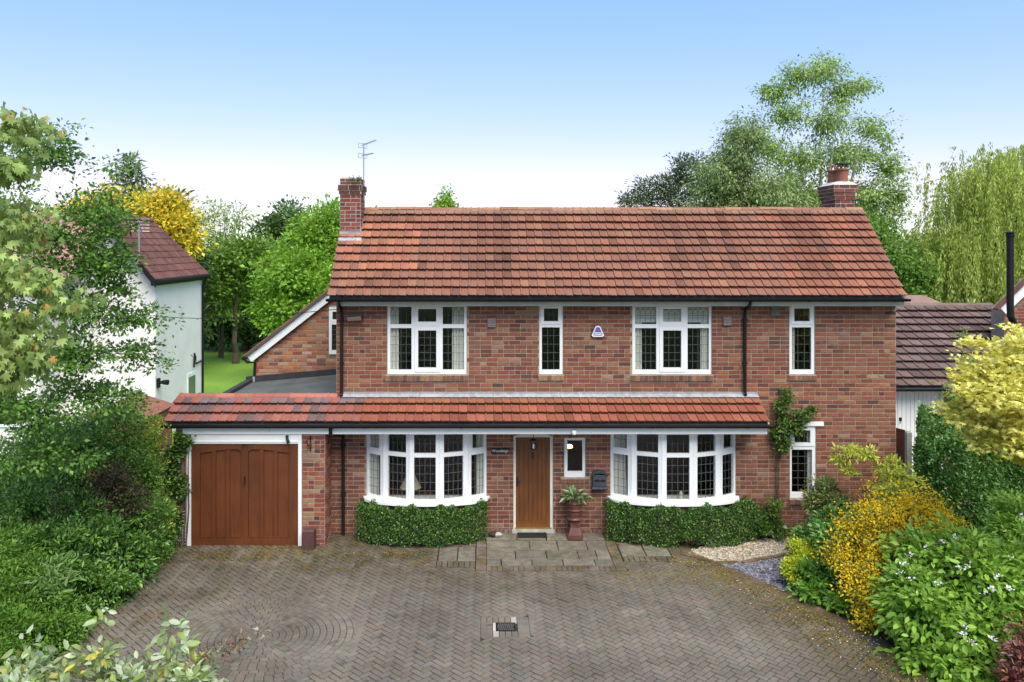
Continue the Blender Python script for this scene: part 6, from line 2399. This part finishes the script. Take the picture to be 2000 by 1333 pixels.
# dark clipped hedge at the right
t = thing('privet_hedge', 'tall dark green clipped hedge along the right boundary', 'hedge', (9.6, -1.0, 0))
r = np.random.default_rng(51)
n = 80000
hx0, hx1, hy0, hy1, hz1 = wx(1806, -1.9) - .1, 11.3, -1.9, .7, 2.52
k_ = r.random(n)
Y = r.uniform(hy0, hy1, n); hx0 = hx0 + .1 + (Y - hy0) * .56; X = hx0 + r.random(n) * (hx1 - hx0); Zz = r.uniform(.02, hz1 + .1, n)
wob = lambda a, b: .10 * np.sin(a * 3.1 + b * 1.7) + .07 * np.sin(a * 7.3 - b * 4.1)
fr_m, le_m = k_ < .5, (k_ >= .5) & (k_ < .7)
hx0 = np.where(fr_m, hx0.min(), hx0); X = np.where(fr_m, hx0 + r.random(n) * (hx1 - hx0), X)
Yf = np.where(fr_m, hy0 + wob(X, Zz) + np.abs(r.normal(0, .09, n)), Y)
Xf = np.where(le_m, hx0 + wob(Y, Zz) * 1.2 + np.abs(r.normal(0, .05, n)), X)
tp = ~(fr_m | le_m)
topz = hz1 + .18 * np.sin(X * 1.3) - .16 * np.clip((hx0 + .5 - X) / .5, 0, 1) ** 2 + wob(X, Y)
Zf = np.where(tp, topz - np.abs(r.normal(0, .05, n)), np.minimum(Zz, topz))
C = np.stack([Xf, Yf, Zf], 1)
od = np.where(fr_m[:, None], [0, -1, .3], np.where(le_m[:, None], [-1, -.1, .3], [0, -.1, 1]))
V, Fi, cc = leaf_arrays(r, C, od * .5 + r.normal(0, .6, C.shape), od + r.normal(0, .45, C.shape), r.uniform(.055, .09, n), .5, pal_arr(r, [((.045, .12, .022), 4), ((.065, .16, .028), 3), ((.03, .08, .018), 2), ((.10, .21, .04), 1)], n) * r.uniform(.85, 1.15, (n, 1)), 'rhomb', .3, .1)
put('foliage', np_mesh('foliage', V, Fi, cc), t, M['gloss'])
b = MB()
for k in range(30):
    x, y = rnd.uniform(9.5, hx1 - .3), rnd.uniform(hy0 + .4, hy0 + .9)
    b.tube([(x, y, 0), (x + .1, y, 1.1), (x + rnd.uniform(-.2, .2), y, 2.1)], [.03, .02, .006], 5)
b.build('stem', M['bark'], t)
# golden maple above it
t, c = tree('golden_maple', 'golden leaved maple with pale yellow foliage at the right edge', 'tree', (9.3, -3.3), [lobe(1985, 700, 12.6, 80, 50, .8), lobe(1930, 760, 12.4, 70, 40, .8), lobe(1990, 800, 12.2, 90, 60, .9), lobe(1905, 810, 12.5, 52, 26, .6), lobe(1960, 860, 12.2, 60, 24, .6), lobe(2040, 720, 12.8, 80, 90, 1.0), lobe(1880, 790, 12.7, 26, 16, .4), lobe(2000, 880, 12.3, 40, 20, .5)], 380, 34, .17, .095, [((.58, .55, .12), 4), ((.64, .62, .21), 3), ((.48, .46, .09), 2), ((.36, .40, .08), .6)], 1.0, .07, 'maple', 'leaf', seed=52, top=.9, nl=80, flat=.25, upb=1.3, out=.9)
# thin sapling before the brown garage
tree('rose_sapling', 'thin sparse leafy sapling in front of the brown tiled garage', 'sapling', (wx(1862, .9), .9), [lobe(1880, 660, 18, 10, 26, .15), lobe(1895, 710, 18, 24, 28, .3), lobe(1880, 690, 18, 14, 16, .2), lobe(1868, 745, 18, 18, 16, .2), lobe(1835, 805, 17.6, 24, 20, .25), lobe(1830, 830, 17.4, 26, 10, .25), lobe(1850, 770, 17.8, 16, 16, .2), lobe(1790, 862, 17.2, 14, 10, .2)], 44, 12, .10, .06, [((.13, .24, .05), 3), ((.18, .30, .06), 2), ((.09, .17, .04), 2)], .5, .018, seed=53, nl=44, shell=.1, rend=.003)

# ---------- left border
LB = -6.3
t, c = tree('laurel_shrub', 'dense dark glossy shrub mass along the left edge of the drive', 'shrub', (-7.7, -2.6), [lobe(180, 1020, 14.4, 90, 60, .9), lobe(250, 1080, 14.6, 60, 60, .7), lobe(110, 1100, 13.6, 100, 70, .9), lobe(200, 1140, 13.8, 60, 50, .6), lobe(60, 1000, 14.4, 90, 70, .9), lobe(280, 1010, 15.2, 46, 56, .6), lobe(-60, 1030, 14.2, 90, 90, .9), lobe(-70, 1150, 13.2, 90, 90, .9), lobe(-180, 1050, 14.0, 90, 90, .9)], 800, 48, .17, .085, [((.05, .12, .022), 4), ((.075, .17, .028), 3), ((.036, .085, .018), 2), ((.12, .23, .04), 1.2)], .42, .03, 'rhomb', 'gloss', seed=61, stems=6, nl=60)
tree('fern_like_shrub', 'bright green fine leaved shrub in the lower left corner', 'shrub', (-8.3, -4.9), [lobe(40, 1160, 12.6, 90, 70, .8), lobe(20, 1240, 12.0, 80, 70, .7), lobe(110, 1215, 12.3, 40, 44, .45), lobe(-10, 1090, 12.9, 70, 60, .8)], 330, 60, .14, .065, [((.075, .165, .022), 3), ((.10, .205, .03), 3), ((.05, .12, .02), 2)], .38, .02, seed=62, stems=5, nl=50)
tree('rhododendron', 'small long leaved rhododendron at the front of the left border', 'shrub', (-6.9, -4.0), [lobe(100, 1130, 12.7, 30, 30, .35), lobe(125, 1150, 12.6, 22, 22, .3)], 34, 14, .09, .15, [((.09, .17, .05), 3), ((.13, .21, .08), 2)], .26, .015, 'oval', seed=63, stems=3, nl=30, out=1.0)
tree('ground_ivy', 'low trailing greenery spilling onto the left edge of the drive', 'plant', (-6.4, -2.6), [(-6.35, -1.6, .12, .28, .9, .18), (-6.4, -3.2, .12, .3, .9, .2), (-6.45, -4.6, .10, .3, .8, .16), (-6.3, -.95, .2, .22, .35, .3)], 150, 40, .11, .055, [((.06, .14, .022), 3), ((.09, .2, .03), 3), ((.14, .27, .04), 1)], .5, .008, seed=64, stems=4, nl=40)
tree('purple_leaved_shrub', 'dark purplish shrub among the greenery left of the garage', 'shrub', (-7.4, -1.6), [lobe(225, 940, 14.6, 40, 26, .4), lobe(250, 970, 14.7, 34, 30, .4)], 80, 40, .13, .06, [((.045, .03, .022), 3), ((.07, .045, .03), 2), ((.04, .06, .02), 2)], .5, .02, seed=65, stems=4, nl=30)
tree('golden_privet', 'yellow green privet bush beside the ivy covered garage end', 'shrub', (-6.95, -.6), [lobe(300, 850, 16.2, 22, 40, .35), lobe(312, 930, 16.2, 18, 50, .3), lobe(290, 890, 16.3, 20, 34, .3), lobe(318, 1010, 15.9, 18, 34, .3)], 120, 40, .10, .05, [((.20, .28, .03), 3), ((.33, .36, .03), 2), ((.10, .19, .03), 3)], .5, .018, seed=66, stems=4, nl=30)
tree('mixed_shrub', 'tall mid green shrub between the white house and the garage', 'shrub', (-8.3, -.5), [lobe(200, 830, 15.8, 80, 44, .9), lobe(130, 870, 15.8, 80, 60, .9), lobe(250, 860, 15.8, 44, 50, .6), lobe(60, 900, 15.6, 80, 80, .9), lobe(270, 930, 15.6, 40, 60, .6), lobe(190, 920, 15.2, 70, 50, .7)], 520, 48, .17, .07, [((.07, .15, .028), 3), ((.10, .2, .04), 3), ((.05, .105, .022), 2), ((.17, .25, .06), .6)], .5, .03, seed=67, stems=5, nl=60)
# ivy on the garage end
c = Crown(68)
t = thing('garage_climber', 'dark climber covering the brick left of the garage door', 'climber', (-6.1, -.75, 0))
lobs = [(wx(345, -.75), -.74, wz(880, -.75), .20, .10, .24), (wx(347, -.75), -.74, wz(950, -.75), .16, .09, .30), (wx(340, -.75), -.72, wz(1020, -.75), .12, .08, .2), (wx(358, -.75), -.74, wz(860, -.75), .14, .08, .12), (wx(330, -.75), -.72, wz(910, -.75), .12, .1, .4)]
c.lobes(lobs, 190, 26, .08, .062, [((.035, .075, .018), 3), ((.055, .11, .024), 3), ((.09, .16, .035), 1.2), ((.14, .17, .06), .4)], shell=.2)
c.build('leaves', t, M['gloss'], .75, 'oval')
b = MB()
for k in range(4):
    b.tube([(-6.15 + k * .05, -.70, 0), (-6.12 + k * .06, -.69, .8), (-6.16 + k * .07, -.70, 1.6), (-6.1 + k * .06, -.72, 2.2)], [.018, .015, .01, .004], 5)
b.build('stem', M['bark'], t)
# white trellis scrap beside the frame
t = thing('trellis', 'white wire trellis at the foot of the climber beside the garage', 'trellis', (-6.05, -.68, 0))
tx0, tx1 = wx(335, -.68), wx(362, -.68)
for k in range(6):
    x = tx0 + (tx1 - tx0) * k / 5
    b = MB(); b.tube([(x, -.672, .05), (x, -.672, .75)], .005, 4); b.build('wire', M['white'], t)
for k in range(11):
    b = MB(); b.tube([(tx0, -.68, .08 + k * .065), (tx1, -.68, .08 + k * .065)], .005, 4); b.build('wire', M['white'], t)

# left small leaved tree over the border
t, c = tree('small_leaved_tree', 'airy dark green tree with small leaves leaning over the left border', 'tree', (-9.3, -3.4),
            [lobe(70, 300, 13.2, 60, 40, .8), lobe(120, 290, 13.2, 28, 60, .6), lobe(170, 420, 13.4, 80, 50, 1.0), lobe(100, 470, 13.0, 90, 70, 1.0), lobe(210, 500, 13.6, 60, 60, .9), lobe(60, 560, 13, 90, 70, 1.0),
             lobe(180, 600, 13.4, 90, 50, 1.0), lobe(270, 625, 13.8, 60, 22, .6), lobe(310, 605, 14.0, 30, 16, .4), lobe(130, 690, 13.2, 120, 60, 1.0), lobe(260, 690, 13.8, 70, 26, .6), lobe(310, 715, 14, 36, 20, .4),
             lobe(60, 790, 13, 90, 70, 1.0), lobe(180, 770, 13.4, 90, 40, .9), lobe(255, 800, 13.8, 26, 40, .4), lobe(90, 880, 13.2, 90, 60, .9), lobe(225, 320, 13.6, 18, 40, .3), lobe(30, 420, 13.0, 50, 60, .8), lobe(200, 370, 13.6, 30, 30, .5), lobe(215, 450, 13.5, 34, 40, .6), lobe(195, 520, 13.4, 44, 40, .6), lobe(225, 400, 13.6, 22, 30, .4), lobe(235, 560, 13.7, 30, 24, .4), lobe(-90, 380, 13, 90, 80, 1.0), lobe(-110, 520, 13, 100, 90, 1.0), lobe(-100, 680, 13, 90, 90, 1.0), lobe(-200, 480, 13, 80, 120, 1.0)],
            900, 34, .19, .078, [((.06, .14, .028), 4), ((.08, .18, .036), 3), ((.125, .24, .05), 2), ((.042, .095, .022), 1.5)], .6, .09, seed=71, nl=160, top=.8, shell=.25, flat=.45, rend=.005)
# foreground maple branches
t, c = tree('norway_maple', 'young maple with large drooping bronze green leaves at the left edge', 'tree', (-4.9, -9.7),
            [lobe(20, 250, 7.2, 60, 40, .4), lobe(60, 235, 7.2, 34, 26, .3), lobe(20, 330, 7.1, 60, 60, .5), lobe(30, 430, 7.0, 60, 60, .5), lobe(10, 520, 7.0, 60, 60, .5), lobe(70, 545, 6.9, 70, 34, .4), lobe(130, 590, 6.9, 44, 22, .3),
             lobe(30, 620, 6.9, 70, 50, .4), lobe(50, 680, 6.8, 60, 40, .4), lobe(10, 740, 6.8, 40, 50, .4), lobe(90, 640, 6.9, 40, 30, .3), lobe(-60, 400, 7.2, 70, 160, .6), lobe(-50, 640, 7, 60, 120, .6)],
            260, 12, .12, .105, [((.16, .235, .075), 4), ((.21, .29, .10), 3), ((.115, .18, .05), 3), ((.25, .22, .06), .4), ((.33, .19, .06), .12)], .78, .075, 'maple', 'leaf', seed=72, nl=110, top=.85, droop=1.5, upb=.35, shell=.1, flat=.5, rend=.004, out=.5)
fc = Crown(74)
# bottom left foreground shrub with silvery leaves
t, c = tree('silvery_elaeagnus', 'shrub with pale silvery green leaves in the bottom left foreground', 'shrub', (-2.7, -11.2),
            [lobe(200, 1285, 6.0, 36, 28, .25), lobe(120, 1325, 5.9, 64, 28, .3), lobe(250, 1325, 5.9, 56, 34, .3), lobe(330, 1295, 6.0, 26, 36, .2), lobe(375, 1322, 5.9, 32, 28, .25), lobe(330, 1225, 6.1, 16, 22, .12), lobe(195, 1205, 6.1, 14, 10, .12), lobe(50, 1330, 5.8, 50, 30, .35), lobe(250, 1400, 5.8, 220, 60, .6), lobe(250, 1560, 5.8, 200, 120, .6), lobe(40, 1265, 6.0, 14, 10, .12)],
            230, 16, .08, .080, [((.20, .265, .17), 4), ((.29, .355, .28), 3), ((.155, .215, .095), 3), ((.17, .24, .07), 2), ((.33, .30, .06), .6), ((.34, .2, .05), .12)], .52, .02, 'oval', 'leaf', seed=73, stems=6, nl=120, top=.9, shell=.1, rend=.003, droop=.1)
tree('red_cotoneaster', 'arching twig with small reddish grey leaves over the cobble circle', 'shrub', (-1.95, -11.0),
     [lobe(400, 1280, 6.05, 26, 18, .15), lobe(440, 1262, 6.1, 22, 10, .1), lobe(475, 1250, 6.15, 16, 8, .08), lobe(510, 1237, 6.2, 14, 8, .08), lobe(380, 1310, 6.0, 30, 20, .2), lobe(380, 1400, 6.0, 40, 70, .3)],
     60, 13, .045, .042, [((.20, .10, .075), 3), ((.12, .14, .10), 3), ((.09, .07, .055), 2), ((.25, .27, .22), 1)], .42, .012, 'oval', seed=75, stems=2, nl=70, top=.95, shell=.1, rend=.0025)
# ---------- trees beyond the houses
def needle_tree(name, label, base, tips, seed, pal, top, r0, tiers, rad, L=.30, droop=.25, per=26):
    t = thing(name, label, 'tree', (base[0], base[1], 0), 'trees beyond the houses')
    c = Crown(seed)
    r = c.r
    mb = MB()
    mb.tube([(base[0], base[1], 0), (base[0], base[1], top * .5), (base[0], base[1], top)], [r0, r0 * .6, .02], 7)
    for k in range(tiers):
        u = k / tiers
        z = top * (.28 + .70 * u)
        rr_ = rad * (1 - u) ** .8 + .15
        for j in range(9):
            a = r.uniform(0, 6.28)
            le = rr_ * r.uniform(.6, 1.15)
            d = np.array([math.cos(a), math.sin(a), -droop + .5 * u])
            p0 = np.array([base[0], base[1], z])
            mb.tube([tuple(p0), tuple(p0 + d * le * .6 + [0, 0, .05]), tuple(p0 + d * le)], [.03, .02, .006], 4)
            n = int(per * (le / rad) + 6)
            s = r.uniform(.15, 1.05, n) * le
            P = p0 + d[None] * s[:, None] + r.normal(0, .12, (n, 3))
            c.C.append(P); c.A.append(d[None] * .7 + r.normal(0, .55, (n, 3)) + np.array([0, 0, -.25])); c.U.append(np.array([0, 0, 1.]) + r.normal(0, .5, (n, 3)))
            c.Ln.append(L * r.uniform(.7, 1.4, n)); c.col.append(pal_arr(r, pal, n) * r.uniform(.8, 1.2))
    c.build('crown', t, M['leaf'], .30)
    mb.build('trunk', M['bark'], t)


def bt(name, label, px, Z, lobs, nclump, per, cr, L, pal, seed, wid=.6, r0=.16, bark='bark', **kw):
    return tree(name, label, 'tree', (wx(px, Z - D), Z - D), [lobe(*l) for l in lobs], nclump, per, cr, L, pal, wid, r0, seed=seed, bark=bark, group='trees beyond the houses', **kw)


# left of the roof
bt('yellow_laburnum', 'tree with golden yellow foliage above the white house roof', 300, 36, [(260, 410, 36, 50, 34, 1.2), (320, 395, 36, 40, 26, 1.2), (345, 440, 36, 46, 46, 1.3), (300, 450, 36, 60, 40, 1.3), (215, 400, 36, 40, 30, 1.2), (360, 480, 36, 30, 24, 1), (160, 420, 36, 60, 26, 1.2), (300, 540, 36, 70, 60, 1.2)], 330, 36, .45, .20, [((.46, .38, .03), 4), ((.49, .43, .05), 3), ((.34, .33, .04), 2.5), ((.18, .24, .04), 2)], 81, top=.9, shell=.2)
needle_tree('blue_conifer', 'bluish larch rising behind the yellow tree', (wx(255, 25), 25), None, 82, [((.12, .18, .10), 3), ((.16, .22, .13), 2), ((.085, .13, .075), 2)], H + (CY - 296) * 42 / F, .18, 26, 2.6, .34, -.05, 22)
needle_tree('dark_fir', 'dark fir with drooping branches right of the yellow tree', (wx(345, 22), 22), None, 83, [((.03, .06, .022), 3), ((.045, .085, .03), 2), ((.065, .12, .04), 1)], H + (CY - 372) * 39 / F, .2, 20, 2.3, .40, .2, 24)
bt('whip_willow', 'thin pale sapling with wispy upright shoots against the sky', 430, 44, [(430, 410, 44, 20, 44, .8), (400, 430, 44, 22, 46, .8), (460, 440, 44, 22, 36, .8), (430, 470, 44, 50, 30, 1), (470, 420, 44, 10, 30, .5)], 100, 18, .45, .24, [((.19, .28, .10), 3), ((.25, .34, .14), 2), ((.14, .22, .07), 1)], 84, wid=.3, stems=6, spread=.12, shell=.1, r0=.06, top=.95)
bt('olive_shrub_tree', 'rounded olive green tree below the wispy sapling', 460, 42, [(440, 510, 42, 60, 40, 1.5), (490, 500, 42, 50, 34, 1.5), (420, 560, 42, 60, 60, 1.6), (520, 520, 42, 46, 40, 1.5)], 260, 34, .55, .22, [((.10, .19, .035), 3), ((.13, .23, .045), 3), ((.07, .14, .03), 2)], 85)
bt('fir_green_tree', 'deep green drooping tree beside the corner of the white house', 415, 49, [(420, 520, 49, 40, 70, 1.4), (415, 590, 49, 44, 60, 1.4), (450, 580, 49, 40, 50, 1.4), (440, 625, 49, 60, 34, 1.2)], 260, 36, .42, .24, [((.065, .14, .032), 3), ((.09, .18, .04), 3), ((.05, .10, .025), 2)], 86, wid=.3, droop=.7)
bt('dark_holly_tree', 'small dark crowned tree on the skyline left of the chimney', 565, 50, [(565, 425, 50, 26, 28, 1.4), (545, 450, 50, 40, 24, 1.6), (590, 455, 50, 36, 22, 1.5), (560, 500, 50, 70, 44, 2)], 220, 34, .5, .26, [((.05, .10, .03), 3), ((.07, .13, .045), 2), ((.10, .17, .06), 1.5)], 87)
bt('bright_sycamore', 'large bright green tree beside the left chimney', 640, 38, [(625, 440, 38, 40, 40, 1.6), (650, 425, 38, 24, 26, 1.4), (610, 500, 37, 60, 50, 2), (660, 500, 38, 50, 60, 2), (570, 540, 36, 60, 50, 2), (620, 560, 36, 70, 50, 2), (700, 470, 38, 60, 60, 2), (560, 600, 36, 60, 50, 1.8)], 520, 40, .48, .20, GREEN_BRIGHT, 88, r0=.2)
bt('lime_green_tree', 'low spreading bright green tree at the far edge of the lawn', 520, 48, [(500, 560, 48, 70, 50, 2), (540, 600, 48, 70, 46, 2), (470, 615, 48, 60, 36, 1.8), (520, 500, 48, 60, 40, 1.8), (440, 560, 48, 50, 60, 1.8)], 420, 38, .5, .20, [((.10, .22, .026), 3), ((.13, .27, .035), 3), ((.075, .16, .022), 2)], 89)
bt('dark_thicket', 'dark leafy undergrowth along the back of the lawn', 480, 47, [(410, 630, 47, 50, 44, 1.5), (480, 640, 47, 60, 36, 1.5), (550, 640, 47, 60, 36, 1.5), (620, 630, 47, 60, 40, 1.5), (350, 620, 47, 60, 50, 1.5)], 300, 34, .5, .22, GREEN_DARK, 90, stems=4, spread=.2)
bt('hedgerow_tree', 'broad mid green tree far behind the white house', 200, 48, [(150, 470, 48, 110, 60, 2.5), (260, 480, 48, 90, 60, 2.5), (330, 520, 47, 60, 60, 2), (60, 460, 48, 90, 60, 2.5)], 360, 34, .6, .26, GREEN_MID, 91)
bt('roofline_sapling', 'small pointed green treetop peeping over the middle of the roof', 866, 42, [(866, 395, 42, 14, 22, .7), (862, 420, 42, 22, 20, .8), (868, 378, 42, 5, 10, .3), (880, 410, 42, 14, 14, .6)], 70, 30, .26, .17, GREEN_BRIGHT, 92)
# right of the roof
bt('tall_birch', 'tall airy birch with many pale stems behind the right chimney', 1590, 38,
   [(1610, 130, 38, 50, 34, 1.4), (1560, 150, 38, 60, 26, 1.4), (1680, 165, 38, 36, 24, 1.2), (1640, 180, 38, 40, 30, 1.3), (1510, 175, 38, 28, 24, 1), (1540, 220, 38, 50, 36, 1.6), (1610, 240, 38, 60, 40, 1.6), (1700, 245, 38, 36, 24, 1.2), (1720, 270, 38, 26, 20, 1),
    (1500, 290, 38, 50, 40, 1.6), (1560, 310, 38, 60, 40, 1.8), (1640, 310, 38, 50, 40, 1.6), (1690, 300, 38, 40, 26, 1.3), (1740, 330, 38, 30, 40, 1.2), (1750, 385, 38, 24, 40, 1.1), (1700, 380, 38, 50, 40, 1.5), (1600, 380, 38, 80, 40, 2), (1520, 370, 38, 60, 40, 1.8), (1730, 430, 38, 40, 30, 1.3), (1650, 430, 38, 60, 40, 1.6)],
   700, 40, .42, .155, [((.16, .26, .08), 3), ((.21, .31, .115), 3), ((.12, .20, .06), 2), ((.29, .38, .18), 1.2)], 93, wid=.5, r0=.16, bark='birchbark', stems=5, spread=.10, top=.8, nl=260, shell=.15, droop=.6, rend=.022)
bt('weeping_birch', 'softer rounded birch with drooping foliage above the roof ridge', 1440, 34, [(1400, 340, 34, 50, 34, 1.5), (1440, 300, 34, 40, 44, 1.5), (1460, 360, 34, 60, 50, 1.6), (1385, 385, 34, 50, 40, 1.4), (1520, 390, 34, 60, 34, 1.5), (1460, 260, 34, 36, 40, 1.3), (1430, 420, 34, 90, 40, 1.6)], 480, 42, .36, .15, GREEN_GREY, 94, wid=.45, r0=.13, bark='birchbark', stems=3, spread=.06, top=.85, droop=.9, nl=140, rend=.018)
bt('scots_pine', 'dark spreading pine at the left end of the skyline trees', 1290, 44, [(1290, 365, 44, 50, 18, 1.4), (1250, 385, 44, 40, 14, 1.2), (1310, 395, 44, 50, 22, 1.4), (1230, 402, 44, 22, 10, 1), (1325, 345, 44, 26, 16, 1.1), (1345, 325, 44, 34, 24, 1.3), (1360, 360, 44, 36, 36, 1.4)], 210, 32, .36, .22, [((.045, .075, .035), 3), ((.065, .105, .045), 3), ((.03, .05, .025), 2)], 95, wid=.3, r0=.16)
bt('round_ash_tree', 'mid green tree filling the gap right of the roof slope', 1740, 36, [(1720, 500, 36, 50, 46, 1.6), (1770, 540, 36, 50, 50, 1.6), (1740, 580, 36, 60, 40, 1.6), (1800, 520, 37, 40, 40, 1.5), (1690, 460, 37, 40, 40, 1.5)], 320, 38, .46, .19, [((.08, .17, .035), 3), ((.11, .22, .045), 3), ((.055, .12, .025), 2)], 96)
bt('ridge_backdrop_tree', 'low green tree crowns just above the right half of the ridge', 1560, 46, [(1500, 420, 46, 90, 40, 2), (1600, 430, 46, 90, 46, 2), (1420, 430, 46, 80, 34, 2), (1680, 440, 46, 70, 50, 2)], 260, 34, .5, .24, GREEN_MID, 97)
# weeping willow
t = thing('weeping_willow', 'weeping willow with long yellow green hanging strands at right', 'tree', (wx(1960, 20), 20, 0), 'trees beyond the houses')
c = Crown(98)
r = c.r
mb = MB()
WZ_ = 37.0
bx, by = wx(1950, 20), 20.0
trunk_top = W(1945, 430, WZ_)
mb.tube([(bx, by, 0), (bx + .1, by, 2.5), (bx - .1, by, 5), tuple(trunk_top)], [.42, .34, .25, .12], 8)
heads = [(1990, 300, 70, 24), (1930, 330, 60, 30), (2040, 330, 70, 50), (1890, 400, 46, 34), (1960, 400, 90, 50), (1850, 450, 46, 26), (1920, 460, 80, 40), (2020, 440, 80, 60), (1800, 500, 40, 24), (1870, 520, 70, 30), (1960, 520, 90, 40), (1835, 470, 30, 20), (1900, 350, 40, 26), (1985, 470, 60, 40)]
for (hx, hy, rx, ry) in heads:
    q = W(hx, hy, WZ_)
    mb.tube([tuple(Vector((bx, by, 4.2))), tuple(Vector((bx, by, 4.2)).lerp(q, .5) + Vector((0, 0, .8))), tuple(q)], [.15, .09, .03], 6)
for k in range(1700):
    hx, hy, rx, ry = heads[r.integers(len(heads))]
    q = np.array(W(hx + r.normal(0, .55) * rx, hy + r.normal(0, .5) * ry, WZ_))
    q[1] += r.normal(0, 1.8)
    ln = r.uniform(1.2, 3.6) * (1.25 if hy > 380 else .85)
    ln = min(ln, q[2] - .3)
    n = int(ln * 25)
    s = np.sort(r.uniform(0, 1, n))
    sway = r.normal(0, .12, 2)
    P = q[None] + np.stack([sway[0] * s ** 2 * ln + r.normal(0, .05, n), sway[1] * s ** 2 * ln + r.normal(0, .05, n), -s * ln + .25 * np.sin(np.minimum(s * 6, 1.57))], 1)
    c.C.append(P); c.A.append(np.array([0, 0, -1.]) + r.normal(0, .35, (n, 3))); c.U.append(np.array([0, -1., .2]) + r.normal(0, .6, (n, 3)))
    c.Ln.append(.16 * r.uniform(.7, 1.4, n)); c.col.append(pal_arr(r, [((.21, .29, .065), 3), ((.27, .35, .09), 3), ((.15, .22, .045), 2), ((.33, .38, .12), 1)], n) * r.uniform(.8, 1.2))
c.build('crown', t, M['leaf'], .28)
mb.build('trunk', M['bark'], t)
bt('willow_underwood', 'shaded green bushes below the weeping willow', 1880, 42, [(1830, 540, 42, 50, 50, 1.6), (1900, 560, 42, 60, 40, 1.6), (1980, 540, 42, 60, 50, 1.6), (1950, 450, 43, 70, 70, 1.6), (2050, 480, 42, 60, 90, 1.6), (1890, 480, 43, 50, 50, 1.5)], 380, 34, .5, .2, GREEN_MID, 99, stems=4, spread=.1)
# long belt of far trees closing the horizon
c = Crown(100)
for k in range(150):
    a = rnd.uniform(-1.15, 1.15)
    dist = rnd.uniform(75, 110)
    hh = rnd.uniform(2.5, 5.2)
    x, y = math.sin(a) * dist, math.cos(a) * dist - D
    for _ in range(9):
        c.clump(np.array([x + rnd.gauss(0, 2.6), y + rnd.gauss(0, 1.5), rnd.uniform(.6, hh)]), np.array([0, -.5, .5]), 26, 1.5, .75, GREEN_MID)
tag(c.build('far_woodland', None, M['leaf'], .7), 'distant belt of green woodland along the horizon', 'woodland', kind='stuff')
